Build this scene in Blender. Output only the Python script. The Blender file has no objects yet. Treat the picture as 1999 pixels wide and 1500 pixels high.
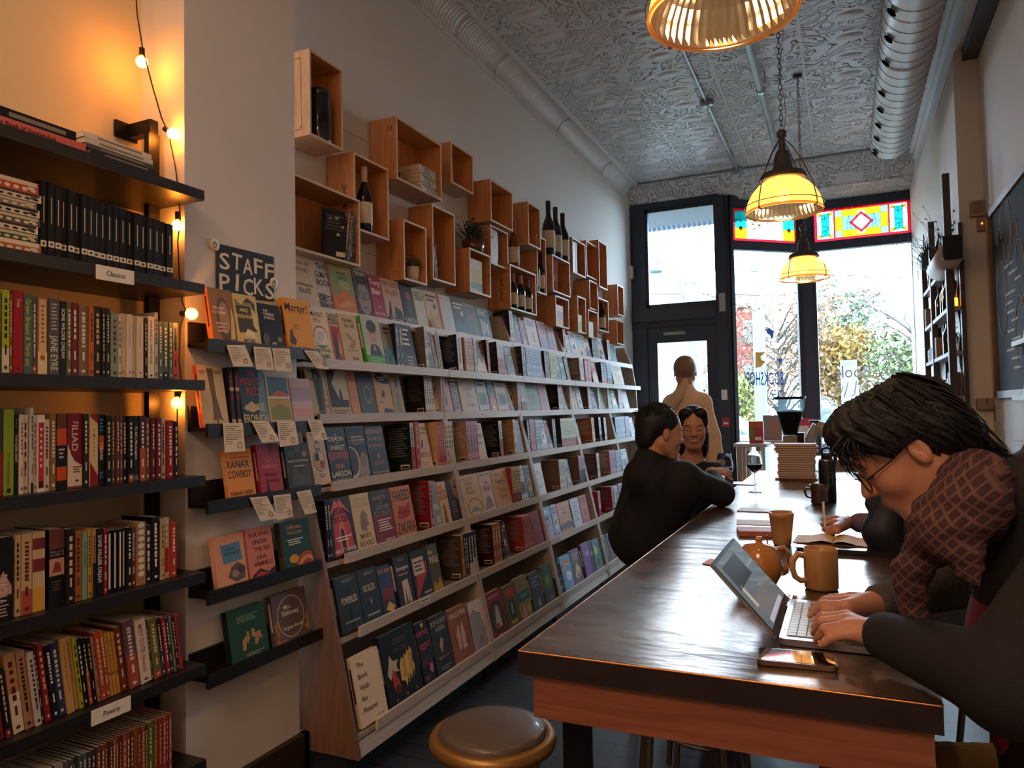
import bpy, math, random
import numpy as np
from mathutils import Vector, Matrix, Euler
D = bpy.data
SC = bpy.context.scene
COL = SC.collection
PI = math.pi

# ------------------------------------------------------------------ camera
F_PX, CX, CY = 1420.0, 999.5, 750.0
CAM = np.array([0.0, 0.0, 1.38])
_vp = np.array([1650 - CX, 790 - CY, F_PX]); _vp /= np.linalg.norm(_vp)
_up = np.array([-0.036, -1.0, 0.0]); _up -= _up.dot(_vp) * _vp; _up /= np.linalg.norm(_up)
_xx = np.cross(_vp, _up)
if _xx[0] < 0: _xx = -_xx
ROT = np.array([_xx, _vp, _up])
cd = D.cameras.new('camera'); cam = D.objects.new('camera', cd); COL.objects.link(cam)
cd.sensor_width = 36.0; cd.lens = F_PX / 1999.0 * 36.0; cd.clip_start = 0.05; cd.clip_end = 400
_r, _d, _f = ROT[:, 0], ROT[:, 1], ROT[:, 2]
cam.matrix_world = Matrix(((_r[0], -_d[0], -_f[0], 0), (_r[1], -_d[1], -_f[1], 0), (_r[2], -_d[2], -_f[2], 1.38), (0, 0, 0, 1)))
SC.camera = cam

def proj(p):
 q = ROT.T @ (np.array(p, float) - CAM)
 return CX + F_PX * q[0] / q[2], CY + F_PX * q[1] / q[2]
def on(px, py, ax, v):
 """the point of the plane (axis ax = v) seen at a position of the photograph"""
 d = ROT @ np.array([(px - CX) / F_PX, (py - CY) / F_PX, 1.0]); t = (v - CAM[ax]) / d[ax]
 return CAM + t * d
def y_at(px, x, z):
 a, b = 0.4, 40.0
 for _ in range(40):
  m = (a + b) / 2
  if (proj((x, m, z))[0] < px) == (x < 0): a = m
  else: b = m
 return (a + b) / 2

# ------------------------------------------------------------------ sky, lights, exposure
SC.view_settings.view_transform = 'Standard'; SC.view_settings.look = 'None'
SC.view_settings.gamma = 1.0; SC.view_settings.exposure = 0.6; SC.view_settings.use_curve_mapping = False
SC.cycles.max_bounces = 8; SC.cycles.diffuse_bounces = 5; SC.cycles.glossy_bounces = 4
SC.cycles.transmission_bounces = 8; SC.cycles.transparent_max_bounces = 16
SC.cycles.sample_clamp_indirect = 4.0; SC.cycles.use_denoising = True
SC.cycles.caustics_reflective = False; SC.cycles.caustics_refractive = False
w = D.worlds.new('overcast sky'); SC.world = w; w.use_nodes = True
nt = w.node_tree; nt.nodes.clear()
wo = nt.nodes.new('ShaderNodeOutputWorld'); bg = nt.nodes.new('ShaderNodeBackground')
tc = nt.nodes.new('ShaderNodeTexCoord'); nz = nt.nodes.new('ShaderNodeTexNoise'); rp = nt.nodes.new('ShaderNodeValToRGB')
nz.inputs['Scale'].default_value = 2.0; nz.inputs['Detail'].default_value = 4
rp.color_ramp.elements[0].color = (0.60, 0.80, 1.0, 1); rp.color_ramp.elements[1].color = (0.82, 0.92, 1.0, 1)
rp.color_ramp.elements[0].position = .35; rp.color_ramp.elements[1].position = .65
nt.links.new(tc.outputs['Generated'], nz.inputs['Vector']); nt.links.new(nz.outputs['Fac'], rp.inputs['Fac'])
nt.links.new(rp.outputs['Color'], bg.inputs['Color']); nt.links.new(bg.outputs['Background'], wo.inputs['Surface'])
bg.inputs['Strength'].default_value = 16.0
def lamp(name, kind, loc, energy, color, **k):
 l = D.lights.new(name, kind); l.energy = energy; l.color = color
 rot = k.pop('rot', (0, 0, 0)); par = k.pop('parent', None)
 for a, b in k.items(): setattr(l, a, b)
 o = D.objects.new(name, l); COL.objects.link(o); o.location = loc; o.rotation_euler = rot
 if par: o.parent = par
 return o
WARM = (1.0, 0.36, 0.07)
# ceiling lamps of the cafe room behind the camera
lamp('back_room_lamp', 'AREA', (-0.4, -1.6, 3.6), 44, (1.0, 0.62, 0.40), size=1.2)
lamp('back_room_lamp', 'AREA', (-1.4, 0.3, 3.6), 10, (1.0, 0.66, 0.42), size=0.8)
# daylight of the two street windows
for nm, loc, sx, sy in (('portal_window', (0.25, 8.86, 2.0), 1.1, 2.7), ('portal_door', (-1.65, 8.3, 1.9), 0.9, 3.4)):
 l = lamp(nm, 'AREA', loc, 1, (1, 1, 1), shape='RECTANGLE', size=sx, size_y=sy, rot=(-PI / 2, 0, 0)); l.data.cycles.is_portal = True

# ------------------------------------------------------------------ materials
def lin(c):
 if isinstance(c, str):
  c = c.lstrip('#'); c = tuple(int(c[i:i + 2], 16) / 255 for i in (0, 2, 4))
 return tuple(x / 12.92 if x <= .04045 else ((x + .055) / 1.055) ** 2.4 for x in c[:3])
_mats = {}
def mat(name, col, rough=.6, metal=0., var=.06, scale=30., bump=0., bscale=60., trans=0., ior=1.45, emit=0., ecol=None, coat=0., stretch=None, alpha=1.):
 if name in _mats: return _mats[name]
 m = D.materials.new(name); m.use_nodes = True; n = m.node_tree; b = n.nodes['Principled BSDF']
 c = lin(col)
 b.inputs['Roughness'].default_value = rough; b.inputs['Metallic'].default_value = metal
 b.inputs['Transmission Weight'].default_value = trans; b.inputs['IOR'].default_value = ior
 b.inputs['Coat Weight'].default_value = coat; b.inputs['Alpha'].default_value = alpha
 tcn = n.nodes.new('ShaderNodeTexCoord'); mp = n.nodes.new('ShaderNodeMapping'); ns = n.nodes.new('ShaderNodeTexNoise')
 n.links.new(tcn.outputs['Object'], mp.inputs['Vector']); n.links.new(mp.outputs['Vector'], ns.inputs['Vector'])
 if stretch: mp.inputs['Scale'].default_value = stretch
 ns.inputs['Scale'].default_value = scale; ns.inputs['Detail'].default_value = 5
 mx = n.nodes.new('ShaderNodeMix'); mx.data_type = 'RGBA'
 mx.inputs[6].default_value = tuple(max(0, x * (1 - var * 2)) for x in c) + (1,)
 mx.inputs[7].default_value = tuple(min(1, x * (1 + var * 2)) for x in c) + (1,)
 n.links.new(ns.outputs['Fac'], mx.inputs[0]); n.links.new(mx.outputs[2], b.inputs['Base Color'])
 if bump:
  bp = n.nodes.new('ShaderNodeBump'); n2 = n.nodes.new('ShaderNodeTexNoise'); n2.inputs['Scale'].default_value = bscale
  n.links.new(mp.outputs['Vector'], n2.inputs['Vector']); n.links.new(n2.outputs['Fac'], bp.inputs['Height'])
  bp.inputs['Strength'].default_value = bump; bp.inputs['Distance'].default_value = .005
  n.links.new(bp.outputs['Normal'], b.inputs['Normal'])
 if emit:
  b.inputs['Emission Color'].default_value = lin(ecol or col) + (1,); b.inputs['Emission Strength'].default_value = emit
 _mats[name] = m; return m
def wood(name, c1, c2, rough=.55, axis=1, scale=6., knots=True):
 if name in _mats: return _mats[name]
 m = D.materials.new(name); m.use_nodes = True; n = m.node_tree; b = n.nodes['Principled BSDF']; b.inputs['Roughness'].default_value = rough
 tcn = n.nodes.new('ShaderNodeTexCoord'); mp = n.nodes.new('ShaderNodeMapping')
 s = [14, 14, 14]; s[axis] = 1.0; mp.inputs['Scale'].default_value = s
 ns = n.nodes.new('ShaderNodeTexNoise'); ns.inputs['Scale'].default_value = scale; ns.inputs['Detail'].default_value = 6; ns.inputs['Distortion'].default_value = 1.2
 rp = n.nodes.new('ShaderNodeValToRGB'); rp.color_ramp.elements[0].position = .3; rp.color_ramp.elements[1].position = .7
 rp.color_ramp.elements[0].color = lin(c1) + (1,); rp.color_ramp.elements[1].color = lin(c2) + (1,)
 n.links.new(tcn.outputs['Object'], mp.inputs['Vector']); n.links.new(mp.outputs['Vector'], ns.inputs['Vector'])
 n.links.new(ns.outputs['Fac'], rp.inputs['Fac']); n.links.new(rp.outputs['Color'], b.inputs['Base Color'])
 bp = n.nodes.new('ShaderNodeBump'); bp.inputs['Strength'].default_value = .15; bp.inputs['Distance'].default_value = .002
 n.links.new(ns.outputs['Fac'], bp.inputs['Height']); n.links.new(bp.outputs['Normal'], b.inputs['Normal'])
 _mats[name] = m; return m

# ------------------------------------------------------------------ mesh builder
class MB:
 def __init__(s): s.v = []; s.f = []; s.mi = []; s.sm = []; s.mats = []; s.T = None
 def slot(s, m):
  if m not in s.mats: s.mats.append(m)
  return s.mats.index(m)
 def add(s, vs, fs, m, smooth=False):
  o = len(s.v); k = s.slot(m)
  if s.T is not None: vs = [s.T @ Vector(v) for v in vs]
  s.v.extend([tuple(v) for v in vs])
  for f in fs: s.f.append(tuple(i + o for i in f)); s.mi.append(k); s.sm.append(smooth)
 def box(s, a, b, m):
  x0, y0, z0 = [min(p, q) for p, q in zip(a, b)]; x1, y1, z1 = [max(p, q) for p, q in zip(a, b)]
  vs = [(x0, y0, z0), (x1, y0, z0), (x1, y1, z0), (x0, y1, z0), (x0, y0, z1), (x1, y0, z1), (x1, y1, z1), (x0, y1, z1)]
  s.add(vs, [(0, 3, 2, 1), (4, 5, 6, 7), (0, 1, 5, 4), (1, 2, 6, 5), (2, 3, 7, 6), (3, 0, 4, 7)], m)
 def rbox(s, a, b, r, m, ax=2, n=4):
  """box with its edges along axis ax rounded"""
  lo = [min(p, q) for p, q in zip(a, b)]; hi = [max(p, q) for p, q in zip(a, b)]
  i, j = [k for k in range(3) if k != ax]; pts = []
  for cx, cy, a0 in ((hi[i] - r, hi[j] - r, 0), (lo[i] + r, hi[j] - r, 1), (lo[i] + r, lo[j] + r, 2), (hi[i] - r, lo[j] + r, 3)):
   for k in range(n + 1):
    t = (a0 + k / n) * PI / 2; pts.append((cx + r * math.cos(t), cy + r * math.sin(t)))
  s.prism(pts, lo[ax], hi[ax], m, ax)
 def prism(s, pts, z0, z1, m, ax=2, smooth=False):
  i, j = [k for k in range(3) if k != ax]; n = len(pts); vs = []
  for z in (z0, z1):
   for p in pts:
    v = [0, 0, 0]; v[i] = p[0]; v[j] = p[1]; v[ax] = z; vs.append(v)
  s.add(vs, [tuple(range(n))[::-1], tuple(range(n, 2 * n))], m)
  s.add(vs, [(k, (k + 1) % n, n + (k + 1) % n, n + k) for k in range(n)], m, smooth)
 def poly(s, pts, m): s.add(pts, [tuple(range(len(pts)))], m)
 def lathe(s, prof, m, c=(0, 0, 0), n=32, ax=2, smooth=True, a0=0, a1=2 * PI):
  full = abs(a1 - a0 - 2 * PI) < 1e-6; N = n if full else n + 1; vs = []; P = len(prof)
  i, j = ((0, 1), (0, 2), (1, 2))[2 - ax] if ax != 1 else (0, 2)
  for k in range(N):
   t = a0 + (a1 - a0) * k / n
   for r, z in prof:
    v = [0, 0, 0]; v[i] = r * math.cos(t); v[j] = r * math.sin(t); v[ax] = z
    vs.append((v[0] + c[0], v[1] + c[1], v[2] + c[2]))
  fs = []
  for k in range(n):
   k2 = (k + 1) % N
   for q in range(P - 1): fs.append((k * P + q, k2 * P + q, k2 * P + q + 1, k * P + q + 1))
  s.add(vs, fs, m, smooth)
 def tube(s, pts, r, m, n=8, cap=True, smooth=True):
  pts = [Vector(p) for p in pts]; N = len(pts)
  rs = r if isinstance(r, (list, tuple)) else [r] * N
  vs = []; up = Vector((0.123, 0.211, 0.97)).normalized()
  for k in range(N):
   t = (pts[min(k + 1, N - 1)] - pts[max(k - 1, 0)]).normalized()
   if abs(t.dot(up)) > .98: up = Vector((1, 0.1, 0)).normalized()
   a = t.cross(up).normalized(); b = t.cross(a).normalized(); up = -b if False else up
   for q in range(n):
    an = 2 * PI * q / n; vs.append(pts[k] + a * (rs[k] * math.cos(an)) + b * (rs[k] * math.sin(an)))
  fs = [(k * n + q, k * n + (q + 1) % n, (k + 1) * n + (q + 1) % n, (k + 1) * n + q) for k in range(N - 1) for q in range(n)]
  s.add(vs, fs, m, smooth)
  if cap: s.add(vs[:n], [tuple(range(n))[::-1]], m); s.add(vs[-n:], [tuple(range(n))], m)
 def ball(s, c, r, m, n=12):
  r = (r, r, r) if not isinstance(r, (tuple, list)) else r
  vs = []; fs = []
  for i in range(n + 1):
   for j in range(2 * n):
    t = PI * i / n; p = PI * j / n
    vs.append((c[0] + r[0] * math.sin(t) * math.cos(p), c[1] + r[1] * math.sin(t) * math.sin(p), c[2] + r[2] * math.cos(t)))
  for i in range(n):
   for j in range(2 * n):
    j2 = (j + 1) % (2 * n); fs.append((i * 2 * n + j, (i + 1) * 2 * n + j, (i + 1) * 2 * n + j2, i * 2 * n + j2))
  s.add(vs, fs, m, True)
 def text(s, txt, org, u, v, h, m, align='L', wmax=None, stretch=1.0):
  """flat lettering: org = base point, u = reading direction, v = up direction, h = capital height"""
  vs, fs, wd = glyphs(txt)
  if not vs: return
  k = h; ku = k * stretch
  if wmax and wd * ku > wmax: ku = wmax / wd
  off = {'L': 0, 'C': -wd * ku / 2, 'R': -wd * ku}[align]
  u = Vector(u).normalized(); v = Vector(v).normalized(); o = Vector(org)
  s.add([o + u * (off + a * ku) + v * (b * k) for a, b in vs], fs, m)
 def build(s, name, parent=None, loc=None, **tags):
  me = D.meshes.new(name); me.from_pydata(s.v, [], s.f)
  for m in s.mats: me.materials.append(m)
  me.polygons.foreach_set('material_index', s.mi); me.polygons.foreach_set('use_smooth', s.sm); me.update()
  o = D.objects.new(name, me); COL.objects.link(o)
  if parent: o.parent = parent
  if loc is not None: o.location = loc
  for k, x in tags.items(): o[k] = x
  return o
_gl = {}
def glyphs(txt):
 if txt in _gl: return _gl[txt]
 c = D.curves.new('lettering', 'FONT'); c.body = txt; c.size = 1.0; c.resolution_u = 2; c.offset = 0.012
 o = D.objects.new('lettering', c); me = D.meshes.new_from_object(o)
 vs = [(v.co.x / .7, v.co.y / .7) for v in me.vertices]; fs = [tuple(p.vertices) for p in me.polygons]
 x0 = min([a for a, b in vs] or [0]); vs = [(a - x0, b) for a, b in vs]; wd = max([a for a, b in vs] or [0])
 D.objects.remove(o); D.curves.remove(c); D.meshes.remove(me)
 _gl[txt] = (vs, fs, wd); return _gl[txt]
def empty(name, loc=(0, 0, 0), rz=0, **tags):
 o = D.objects.new(name, None); COL.objects.link(o); o.location = loc; o.rotation_euler = (0, 0, rz); o.empty_display_size = .05
 for k, x in tags.items(): o[k] = x
 return o
def tag(o, label=None, category=None, group=None, kind=None):
 for k, x in (('label', label), ('category', category), ('group', group), ('kind', kind)):
  if x: o[k] = x
 return o
def struct(b, name): return b.build(name, kind='structure')
rnd = random.Random(7)
# ------------------------------------------------------------------ room shell
XW, XR, YF, YF2, ZC = -2.2, .70, 8.2, 8.8, 3.90
wall_m = mat('wall paint', '#ddd8d2', .75, var=.02, scale=3, bump=.05, bscale=90)
wall_w = mat('alcove paint', '#dccca8', .7, var=.03, scale=3, bump=.05, bscale=90)
tin = mat('pressed tin', '#d6d3d0', .35, metal=.15, var=.05, scale=8)
dark = mat('dark blue-grey frame paint', '#2c3441', .42, var=.08, scale=10, bump=.05)
black_w = wood('black stained wood', '#120f0e', '#241f1c', .42, 1)
floor_m = D.materials.new('dark slate floor'); floor_m.use_nodes = True
def _floor():
 n = floor_m.node_tree; b = n.nodes['Principled BSDF']; t = n.nodes.new('ShaderNodeTexCoord'); br = n.nodes.new('ShaderNodeTexBrick'); mp = n.nodes.new('ShaderNodeMapping')
 mp.inputs['Rotation'].default_value = (0, 0, 0); n.links.new(t.outputs['Object'], mp.inputs[0]); n.links.new(mp.outputs[0], br.inputs['Vector'])
 br.inputs['Scale'].default_value = 1; br.inputs['Brick Width'].default_value = .9; br.inputs['Row Height'].default_value = .105; br.inputs['Mortar Size'].default_value = .004
 br.inputs['Color1'].default_value = lin('#2d3036') + (1,); br.inputs['Color2'].default_value = lin('#393c42') + (1,); br.inputs['Mortar'].default_value = lin('#121316') + (1,)
 ns = n.nodes.new('ShaderNodeTexNoise'); ns.inputs['Scale'].default_value = 9; ns.inputs['Detail'].default_value = 8; n.links.new(t.outputs['Object'], ns.inputs['Vector'])
 mx = n.nodes.new('ShaderNodeMix'); mx.data_type = 'RGBA'; mx.blend_type = 'MULTIPLY'; mx.inputs[0].default_value = .7
 n.links.new(br.outputs['Color'], mx.inputs[6]); n.links.new(ns.outputs['Color'], mx.inputs[7]); n.links.new(mx.outputs[2], b.inputs['Base Color'])
 bp = n.nodes.new('ShaderNodeBump'); bp.inputs['Distance'].default_value = .004; bp.inputs['Strength'].default_value = .5
 n.links.new(br.outputs['Fac'], bp.inputs['Height']); bp.invert = True; n.links.new(bp.outputs[0], b.inputs['Normal']); b.inputs['Roughness'].default_value = .38
_floor()
b = MB(); b.box((-3.2, -3.4, -.12), (2.0, 9.2, 0), floor_m); struct(b, 'floor')
# pressed-tin ceiling: embossed panels as bump
def _tin():
 m = D.materials.new('pressed tin ceiling'); m.use_nodes = True; n = m.node_tree; b = n.nodes['Principled BSDF']
 b.inputs['Base Color'].default_value = lin('#d4d2d0') + (1,); b.inputs['Roughness'].default_value = .38
 t = n.nodes.new('ShaderNodeTexCoord'); mp = n.nodes.new('ShaderNodeMapping'); n.links.new(t.outputs['Object'], mp.inputs[0])
 def node(k, **kw):
  o = n.nodes.new('ShaderNode' + k)
  for a, v in kw.items(): setattr(o, a, v)
  return o
 def mth(op, a, b_=None, c=None):
  o = node('Math', operation=op)
  for i, x in enumerate((a, b_, c)):
   if x is None: continue
   if isinstance(x, (int, float)): o.inputs[i].default_value = x
   else: n.links.new(x, o.inputs[i])
  return o.outputs[0]
 sx = node('SeparateXYZ'); n.links.new(mp.outputs[0], sx.inputs[0]); X, Y = sx.outputs[0], sx.outputs[1]
 TX, TY = .62, .31
 fx = mth('ABSOLUTE', mth('SUBTRACT', mth('FRACT', mth('DIVIDE', mth('ADD', X, 2.06), TX)), .5))
 fy = mth('ABSOLUTE', mth('SUBTRACT', mth('FRACT', mth('DIVIDE', Y, TY)), .5))
 rx = mth('GREATER_THAN', fx, .488); ry = mth('GREATER_THAN', fy, .484)
 ribs = mth('MAXIMUM', mth('MULTIPLY', rx, 1.6), mth('MULTIPLY', ry, .8))
 # oval medallion rings in every panel
 gx = mth('MULTIPLY', mth('SUBTRACT', mth('FRACT', mth('DIVIDE', mth('ADD', X, 2.06), TX)), .5), 1.7)
 gy = mth('MULTIPLY', mth('SUBTRACT', mth('FRACT', mth('DIVIDE', Y, TY)), .5), 1.5)
 rr = mth('SQRT', mth('ADD', mth('MULTIPLY', gx, gx), mth('MULTIPLY', gy, gy)))
 ring = mth('LESS_THAN', mth('ABSOLUTE', mth('SUBTRACT', rr, .33)), .03)
 dome = mth('MULTIPLY', mth('MAXIMUM', mth('SUBTRACT', .24, rr), 0), 3.0)
 # scrollwork: swirled contour lines of a warped noise
 ns = node('TexNoise'); ns.inputs['Scale'].default_value = 5.5; ns.inputs['Detail'].default_value = 0; ns.inputs['Distortion'].default_value = 1.6
 n.links.new(mp.outputs[0], ns.inputs['Vector'])
 sc = mth('ABSOLUTE', mth('SUBTRACT', mth('FRACT', mth('MULTIPLY', ns.outputs['Fac'], 6.0)), .5))
 scr = mth('MULTIPLY', mth('SMOOTH_MIN', mth('MULTIPLY', mth('SUBTRACT', .22, sc), 6.0), 1.0, .3), mth('GREATER_THAN', rr, .37))
 scr = mth('MAXIMUM', scr, 0)
 h = mth('MAXIMUM', mth('MAXIMUM', ribs, scr), mth('MAXIMUM', ring, dome))
 bp = node('Bump'); bp.inputs['Distance'].default_value = .03; bp.inputs['Strength'].default_value = 1.0
 n.links.new(h, bp.inputs['Height']); n.links.new(bp.outputs[0], b.inputs['Normal'])
 return m
tinc = _tin()
b = MB(); b.box((-3.2, -3.4, ZC), (2.0, 7.95, ZC + .1), tinc)
# sloped end strip down to the shopfront head
b.add([(-3.2, 7.95, ZC), (2, 7.95, ZC), (2, 8.25, 3.68), (-3.2, 8.25, 3.68)], [(0, 1, 2, 3)], tinc)
b.box((-1.2, 8.25, 3.66), (2, 9.1, 3.7), tinc)
struct(b, 'ceiling')
# ribbed cove along the left wall
b = MB(); cr = .14
for k in range(260):
 y0 = -1.0 + k * .0347; seg = 1 if (k % 36) else 0
 rr = cr; pts = []
 for q in range(9):
  t = q / 8 * PI / 2; pts.append((XW + rr - (rr) * math.sin(t) * 1.0, ZC - rr + rr * math.cos(t) * 1.0))
 ins = .006 if seg else -.006
 for (ya, yb, d0, d1) in ((y0, y0 + .017, 0, ins), (y0 + .017, y0 + .0347, ins, 0)):
  vs = []
  for (yy, dd) in ((ya, d0), (yb, d1)):
   for q in range(9):
    t = q / 8 * PI / 2; r2 = rr * 1.0 - dd
    # concave quarter round: centre out in the room
    vs.append((XW + rr - r2 * math.sin(t) * 1.0, yy, ZC - rr + r2 * math.cos(t)))
  b.add(vs, [(q, q + 1, 9 + q + 1, 9 + q) for q in range(8)], tin, True)
b.box((XW, -1, ZC - cr - .02), (XW + .016, 7.95, ZC - cr + .004), tin); b.box((XW + cr - .004, -1, ZC - .016), (XW + cr + .03, 7.95, ZC), tin)
for k in range(8): b.tube([(XW + cr - (cr - .012) * math.sin(q / 8 * PI / 2), -1 + .0347 * 36 * k + .6, ZC - cr + (cr - .012) * math.cos(q / 8 * PI / 2)) for q in range(9)], .005, tin, 6)
struct(b, 'trim_cove')
# walls
b = MB(); b.box((XW - .15, 2.3, 0), (XW, YF + .1, ZC), wall_m); struct(b, 'wall_left')
b = MB(); b.box((-2.13 - .2, -1.2, 0), (-2.13, 1.69, ZC), wall_w); struct(b, 'wall_alcove')
b = MB(); b.box((-2.35, 1.69, 0), (-1.93, 2.215, ZC), wall_m); struct(b, 'wall_pillar')
b = MB(); b.box((-2.6, -3.4, 0), (-2.2, -1.2, ZC), wall_m); struct(b, 'wall_left_rear')
b = MB(); b.box((-2.6, -3.5, 0), (2, -3.4, ZC), wall_m); struct(b, 'wall_back')
b = MB(); b.box((XR, 5.3, 0), (XR + .4, 9.2, ZC), wall_m); b.box((.69, 5.3, 0), (XR, 5.62, 3.56), wall_m); struct(b, 'wall_right')
b = MB(); b.box((.825, -3.4, 0), (1.1, 5.3, ZC), wall_m); struct(b, 'wall_right_near')
b = MB(); b.box((.74, -1, 3.53), (.825, 5.32, 3.72), mat('dark steel beam', '#3d3a3a', .6)); struct(b, 'trim_beam')
b = MB()
for dx, z0, z1 in ((.10, 3.86, 3.9), (.075, 3.80, 3.86), (.05, 3.74, 3.80), (.025, 3.6, 3.74)): b.box((XR - dx + .02, -1, z0), (XR + .13, 7.95, z1), tin)
struct(b, 'trim_crown_right')
# pillar base board
b = MB(); b.box((-1.93, 1.69, 0), (-1.905, 2.24, .17), mat('dark baseboard', '#33251a', .5)); b.box((-2.2, 2.215, 0), (-1.905, 2.24, .17), mat('dark baseboard', '#33251a', .5)); struct(b, 'baseboard_pillar')

# ------------------------------------------------------------------ shop front
glass = mat('clear glass', '#f4fbff', .0, var=0, trans=1.0, ior=1.0, alpha=.06)
def thin_glass():
 m = D.materials.new('window glass'); m.use_nodes = True; n = m.node_tree; n.nodes.clear()
 o = n.nodes.new('ShaderNodeOutputMaterial'); tr = n.nodes.new('ShaderNodeBsdfTransparent'); gl = n.nodes.new('ShaderNodeBsdfGlossy'); mx = n.nodes.new('ShaderNodeMixShader')
 fr = n.nodes.new('ShaderNodeFresnel'); fr.inputs['IOR'].default_value = 1.35; gl.inputs['Roughness'].default_value = .02; tr.inputs['Color'].default_value = (.93, .97, 1, 1)
 n.links.new(fr.outputs[0], mx.inputs[0]); n.links.new(tr.outputs[0], mx.inputs[1]); n.links.new(gl.outputs[0], mx.inputs[2]); n.links.new(mx.outputs[0], o.inputs[0]); return m
pane = thin_glass()
DX0, DX1 = -2.03, -1.25
b = MB()
b.box((XW, YF - .02, 3.66), (-1.2, YF + .1, ZC), dark)       # head
b.box((XW, YF - .03, 0), (DX0, YF + .1, 3.7), dark)
b.box((-1.25, YF - .06, 0), (-1.14, YF + .12, 3.7), dark); b.box((-1.14, YF - .02, 0), (-1.10, YF + .1, 3.7), dark)
b.box((XW + .01, YF - .04, 2.30), (-1.20, YF + .1, 2.52), dark); b.box((XW + .03, YF - .11, 2.36), (-1.25, YF - .04, 2.47), dark)
b.box((DX0, YF, 2.52), (DX0 + .03, YF + .06, 3.68), dark); b.box((DX0, YF, 3.62), (DX1, YF + .06, 3.68), dark); b.box((DX0, YF, 2.52), (DX1, YF + .06, 2.56), dark)
struct(b, 'trim_door_frame')
b = MB(); b.box((DX0 + .03, YF + .02, 2.56), (DX1, YF + .026, 3.62), pane); struct(b, 'window_1')
dr = empty('door_1', kind='structure')
b = MB()
b.box((-2.03, YF, .005), (-1.92, YF + .05, 2.30), dark); b.box((-1.37, YF, .005), (-1.25, YF + .05, 2.30), dark)
b.box((-1.92, YF, 2.12), (-1.37, YF + .05, 2.30), dark); b.box((-1.92, YF, .005), (-1.37, YF + .05, .3), dark); b.build('door_leaf', dr)
b = MB(); b.box((-1.92, YF + .02, .3), (-1.37, YF + .026, 2.12), pane); b.build('pane', dr)
b = MB(); b.box((-1.84, YF - .03, 2.2), (-1.6, YF, 2.235), mat('door closer grey', '#8d9298', .4, .6)); b.build('door_closer', dr)
b = MB(); b.box((-1.34, YF - .035, .95), (-1.29, YF, 1.05), mat('brass lock', '#8a7440', .4, .7)); b.build('lock', dr)
# bay: angled left light, straight right light
A = Vector((-1.10, YF, 0)); Bp = Vector((-.42, YF2 - .02, 0)); dv = (Bp - A).normalized(); nv = Vector((dv.y, -dv.x, 0))
def bay(b_, s0, s1, z0, z1, t0, t1, m):
 """box along the angled light: s along it, t depth (towards the room)"""
 vs = []
 for z in (z0, z1):
  for s_, t_ in ((s0, t0), (s1, t0), (s1, t1), (s0, t1)):
   p = A + dv * s_ + nv * t_; vs.append((p.x, p.y, z))
 b_.add(vs, [(0, 3, 2, 1), (4, 5, 6, 7), (0, 1, 5, 4), (1, 2, 6, 5), (2, 3, 7, 6), (3, 0, 4, 7)], m)
LA = (Bp - A).length
b = MB()
bay(b, 0, .04, .5, 3.7, -.03, .03, dark); bay(b, LA - .03, LA + .02, .5, 3.7, -.03, .03, dark)
bay(b, 0, LA, 3.56, 3.7, -.03, .03, dark); bay(b, 0, LA, 3.10, 3.20, -.035, .035, dark); bay(b, 0, LA, 0, .62, -.05, .05, dark)
b.box((-.44, YF2 - .06, 0), (-.25, YF2 + .06, 3.7), dark); b.box((-.40, YF2 - .09, 0), (-.29, YF2 - .06, 3.6), dark)
b.box((-.25, YF2 - .03, 3.56), (.74, YF2 + .05, 3.7), dark); b.box((-.25, YF2 - .035, 3.10), (.74, YF2 + .05, 3.20), dark)
b.box((-.25, YF2 - .03, 0), (.74, YF2 + .05, .62), dark); b.box((.70, YF2 - .03, .5), (.76, YF2 + .05, 3.7), dark)
struct(b, 'trim_window_frame')
b = MB(); bay(b, .04, LA - .03, .62, 3.10, -.004, .002, pane); struct(b, 'window_2')
b = MB(); b.box((-.25, YF2, .62), (.70, YF2 + .006, 3.10), pane); struct(b, 'window_3')
b = MB(); b.box((XW - .3, YF + .1, 3.7), (1.3, YF2 + .4, 4.3), dark); b.box((.76, YF2, 0), (1.4, YF2 + .1, 3.7), dark); b.box((XW - .6, YF, 0), (XW, YF + .1, 4.3), dark); struct(b, 'wall_front')
# stained glass
def sg(name, c):
 m = D.materials.new(name); m.use_nodes = True; n = m.node_tree; n.nodes.clear()
 o = n.nodes.new('ShaderNodeOutputMaterial'); tr = n.nodes.new('ShaderNodeBsdfTransparent'); tl = n.nodes.new('ShaderNodeBsdfTranslucent'); mx = n.nodes.new('ShaderNodeMixShader')
 tr.inputs['Color'].default_value = lin(c) + (1,); tl.inputs['Color'].default_value = lin(c) + (1,); mx.inputs[0].default_value = .45
 n.links.new(tr.outputs[0], mx.inputs[1]); n.links.new(tl.outputs[0], mx.inputs[2]); n.links.new(mx.outputs[0], o.inputs[0]); return m
SG = {k: sg('stained glass ' + k, c) for k, c in dict(red='#a80c18', teal='#0c7a78', yellow='#b87c08', green='#46684a', blue='#3c688c', white='#c8c4bc', gold='#8c7008', violet='#58305c').items()}
lead = mat('lead came', '#15171a', .6)
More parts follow.
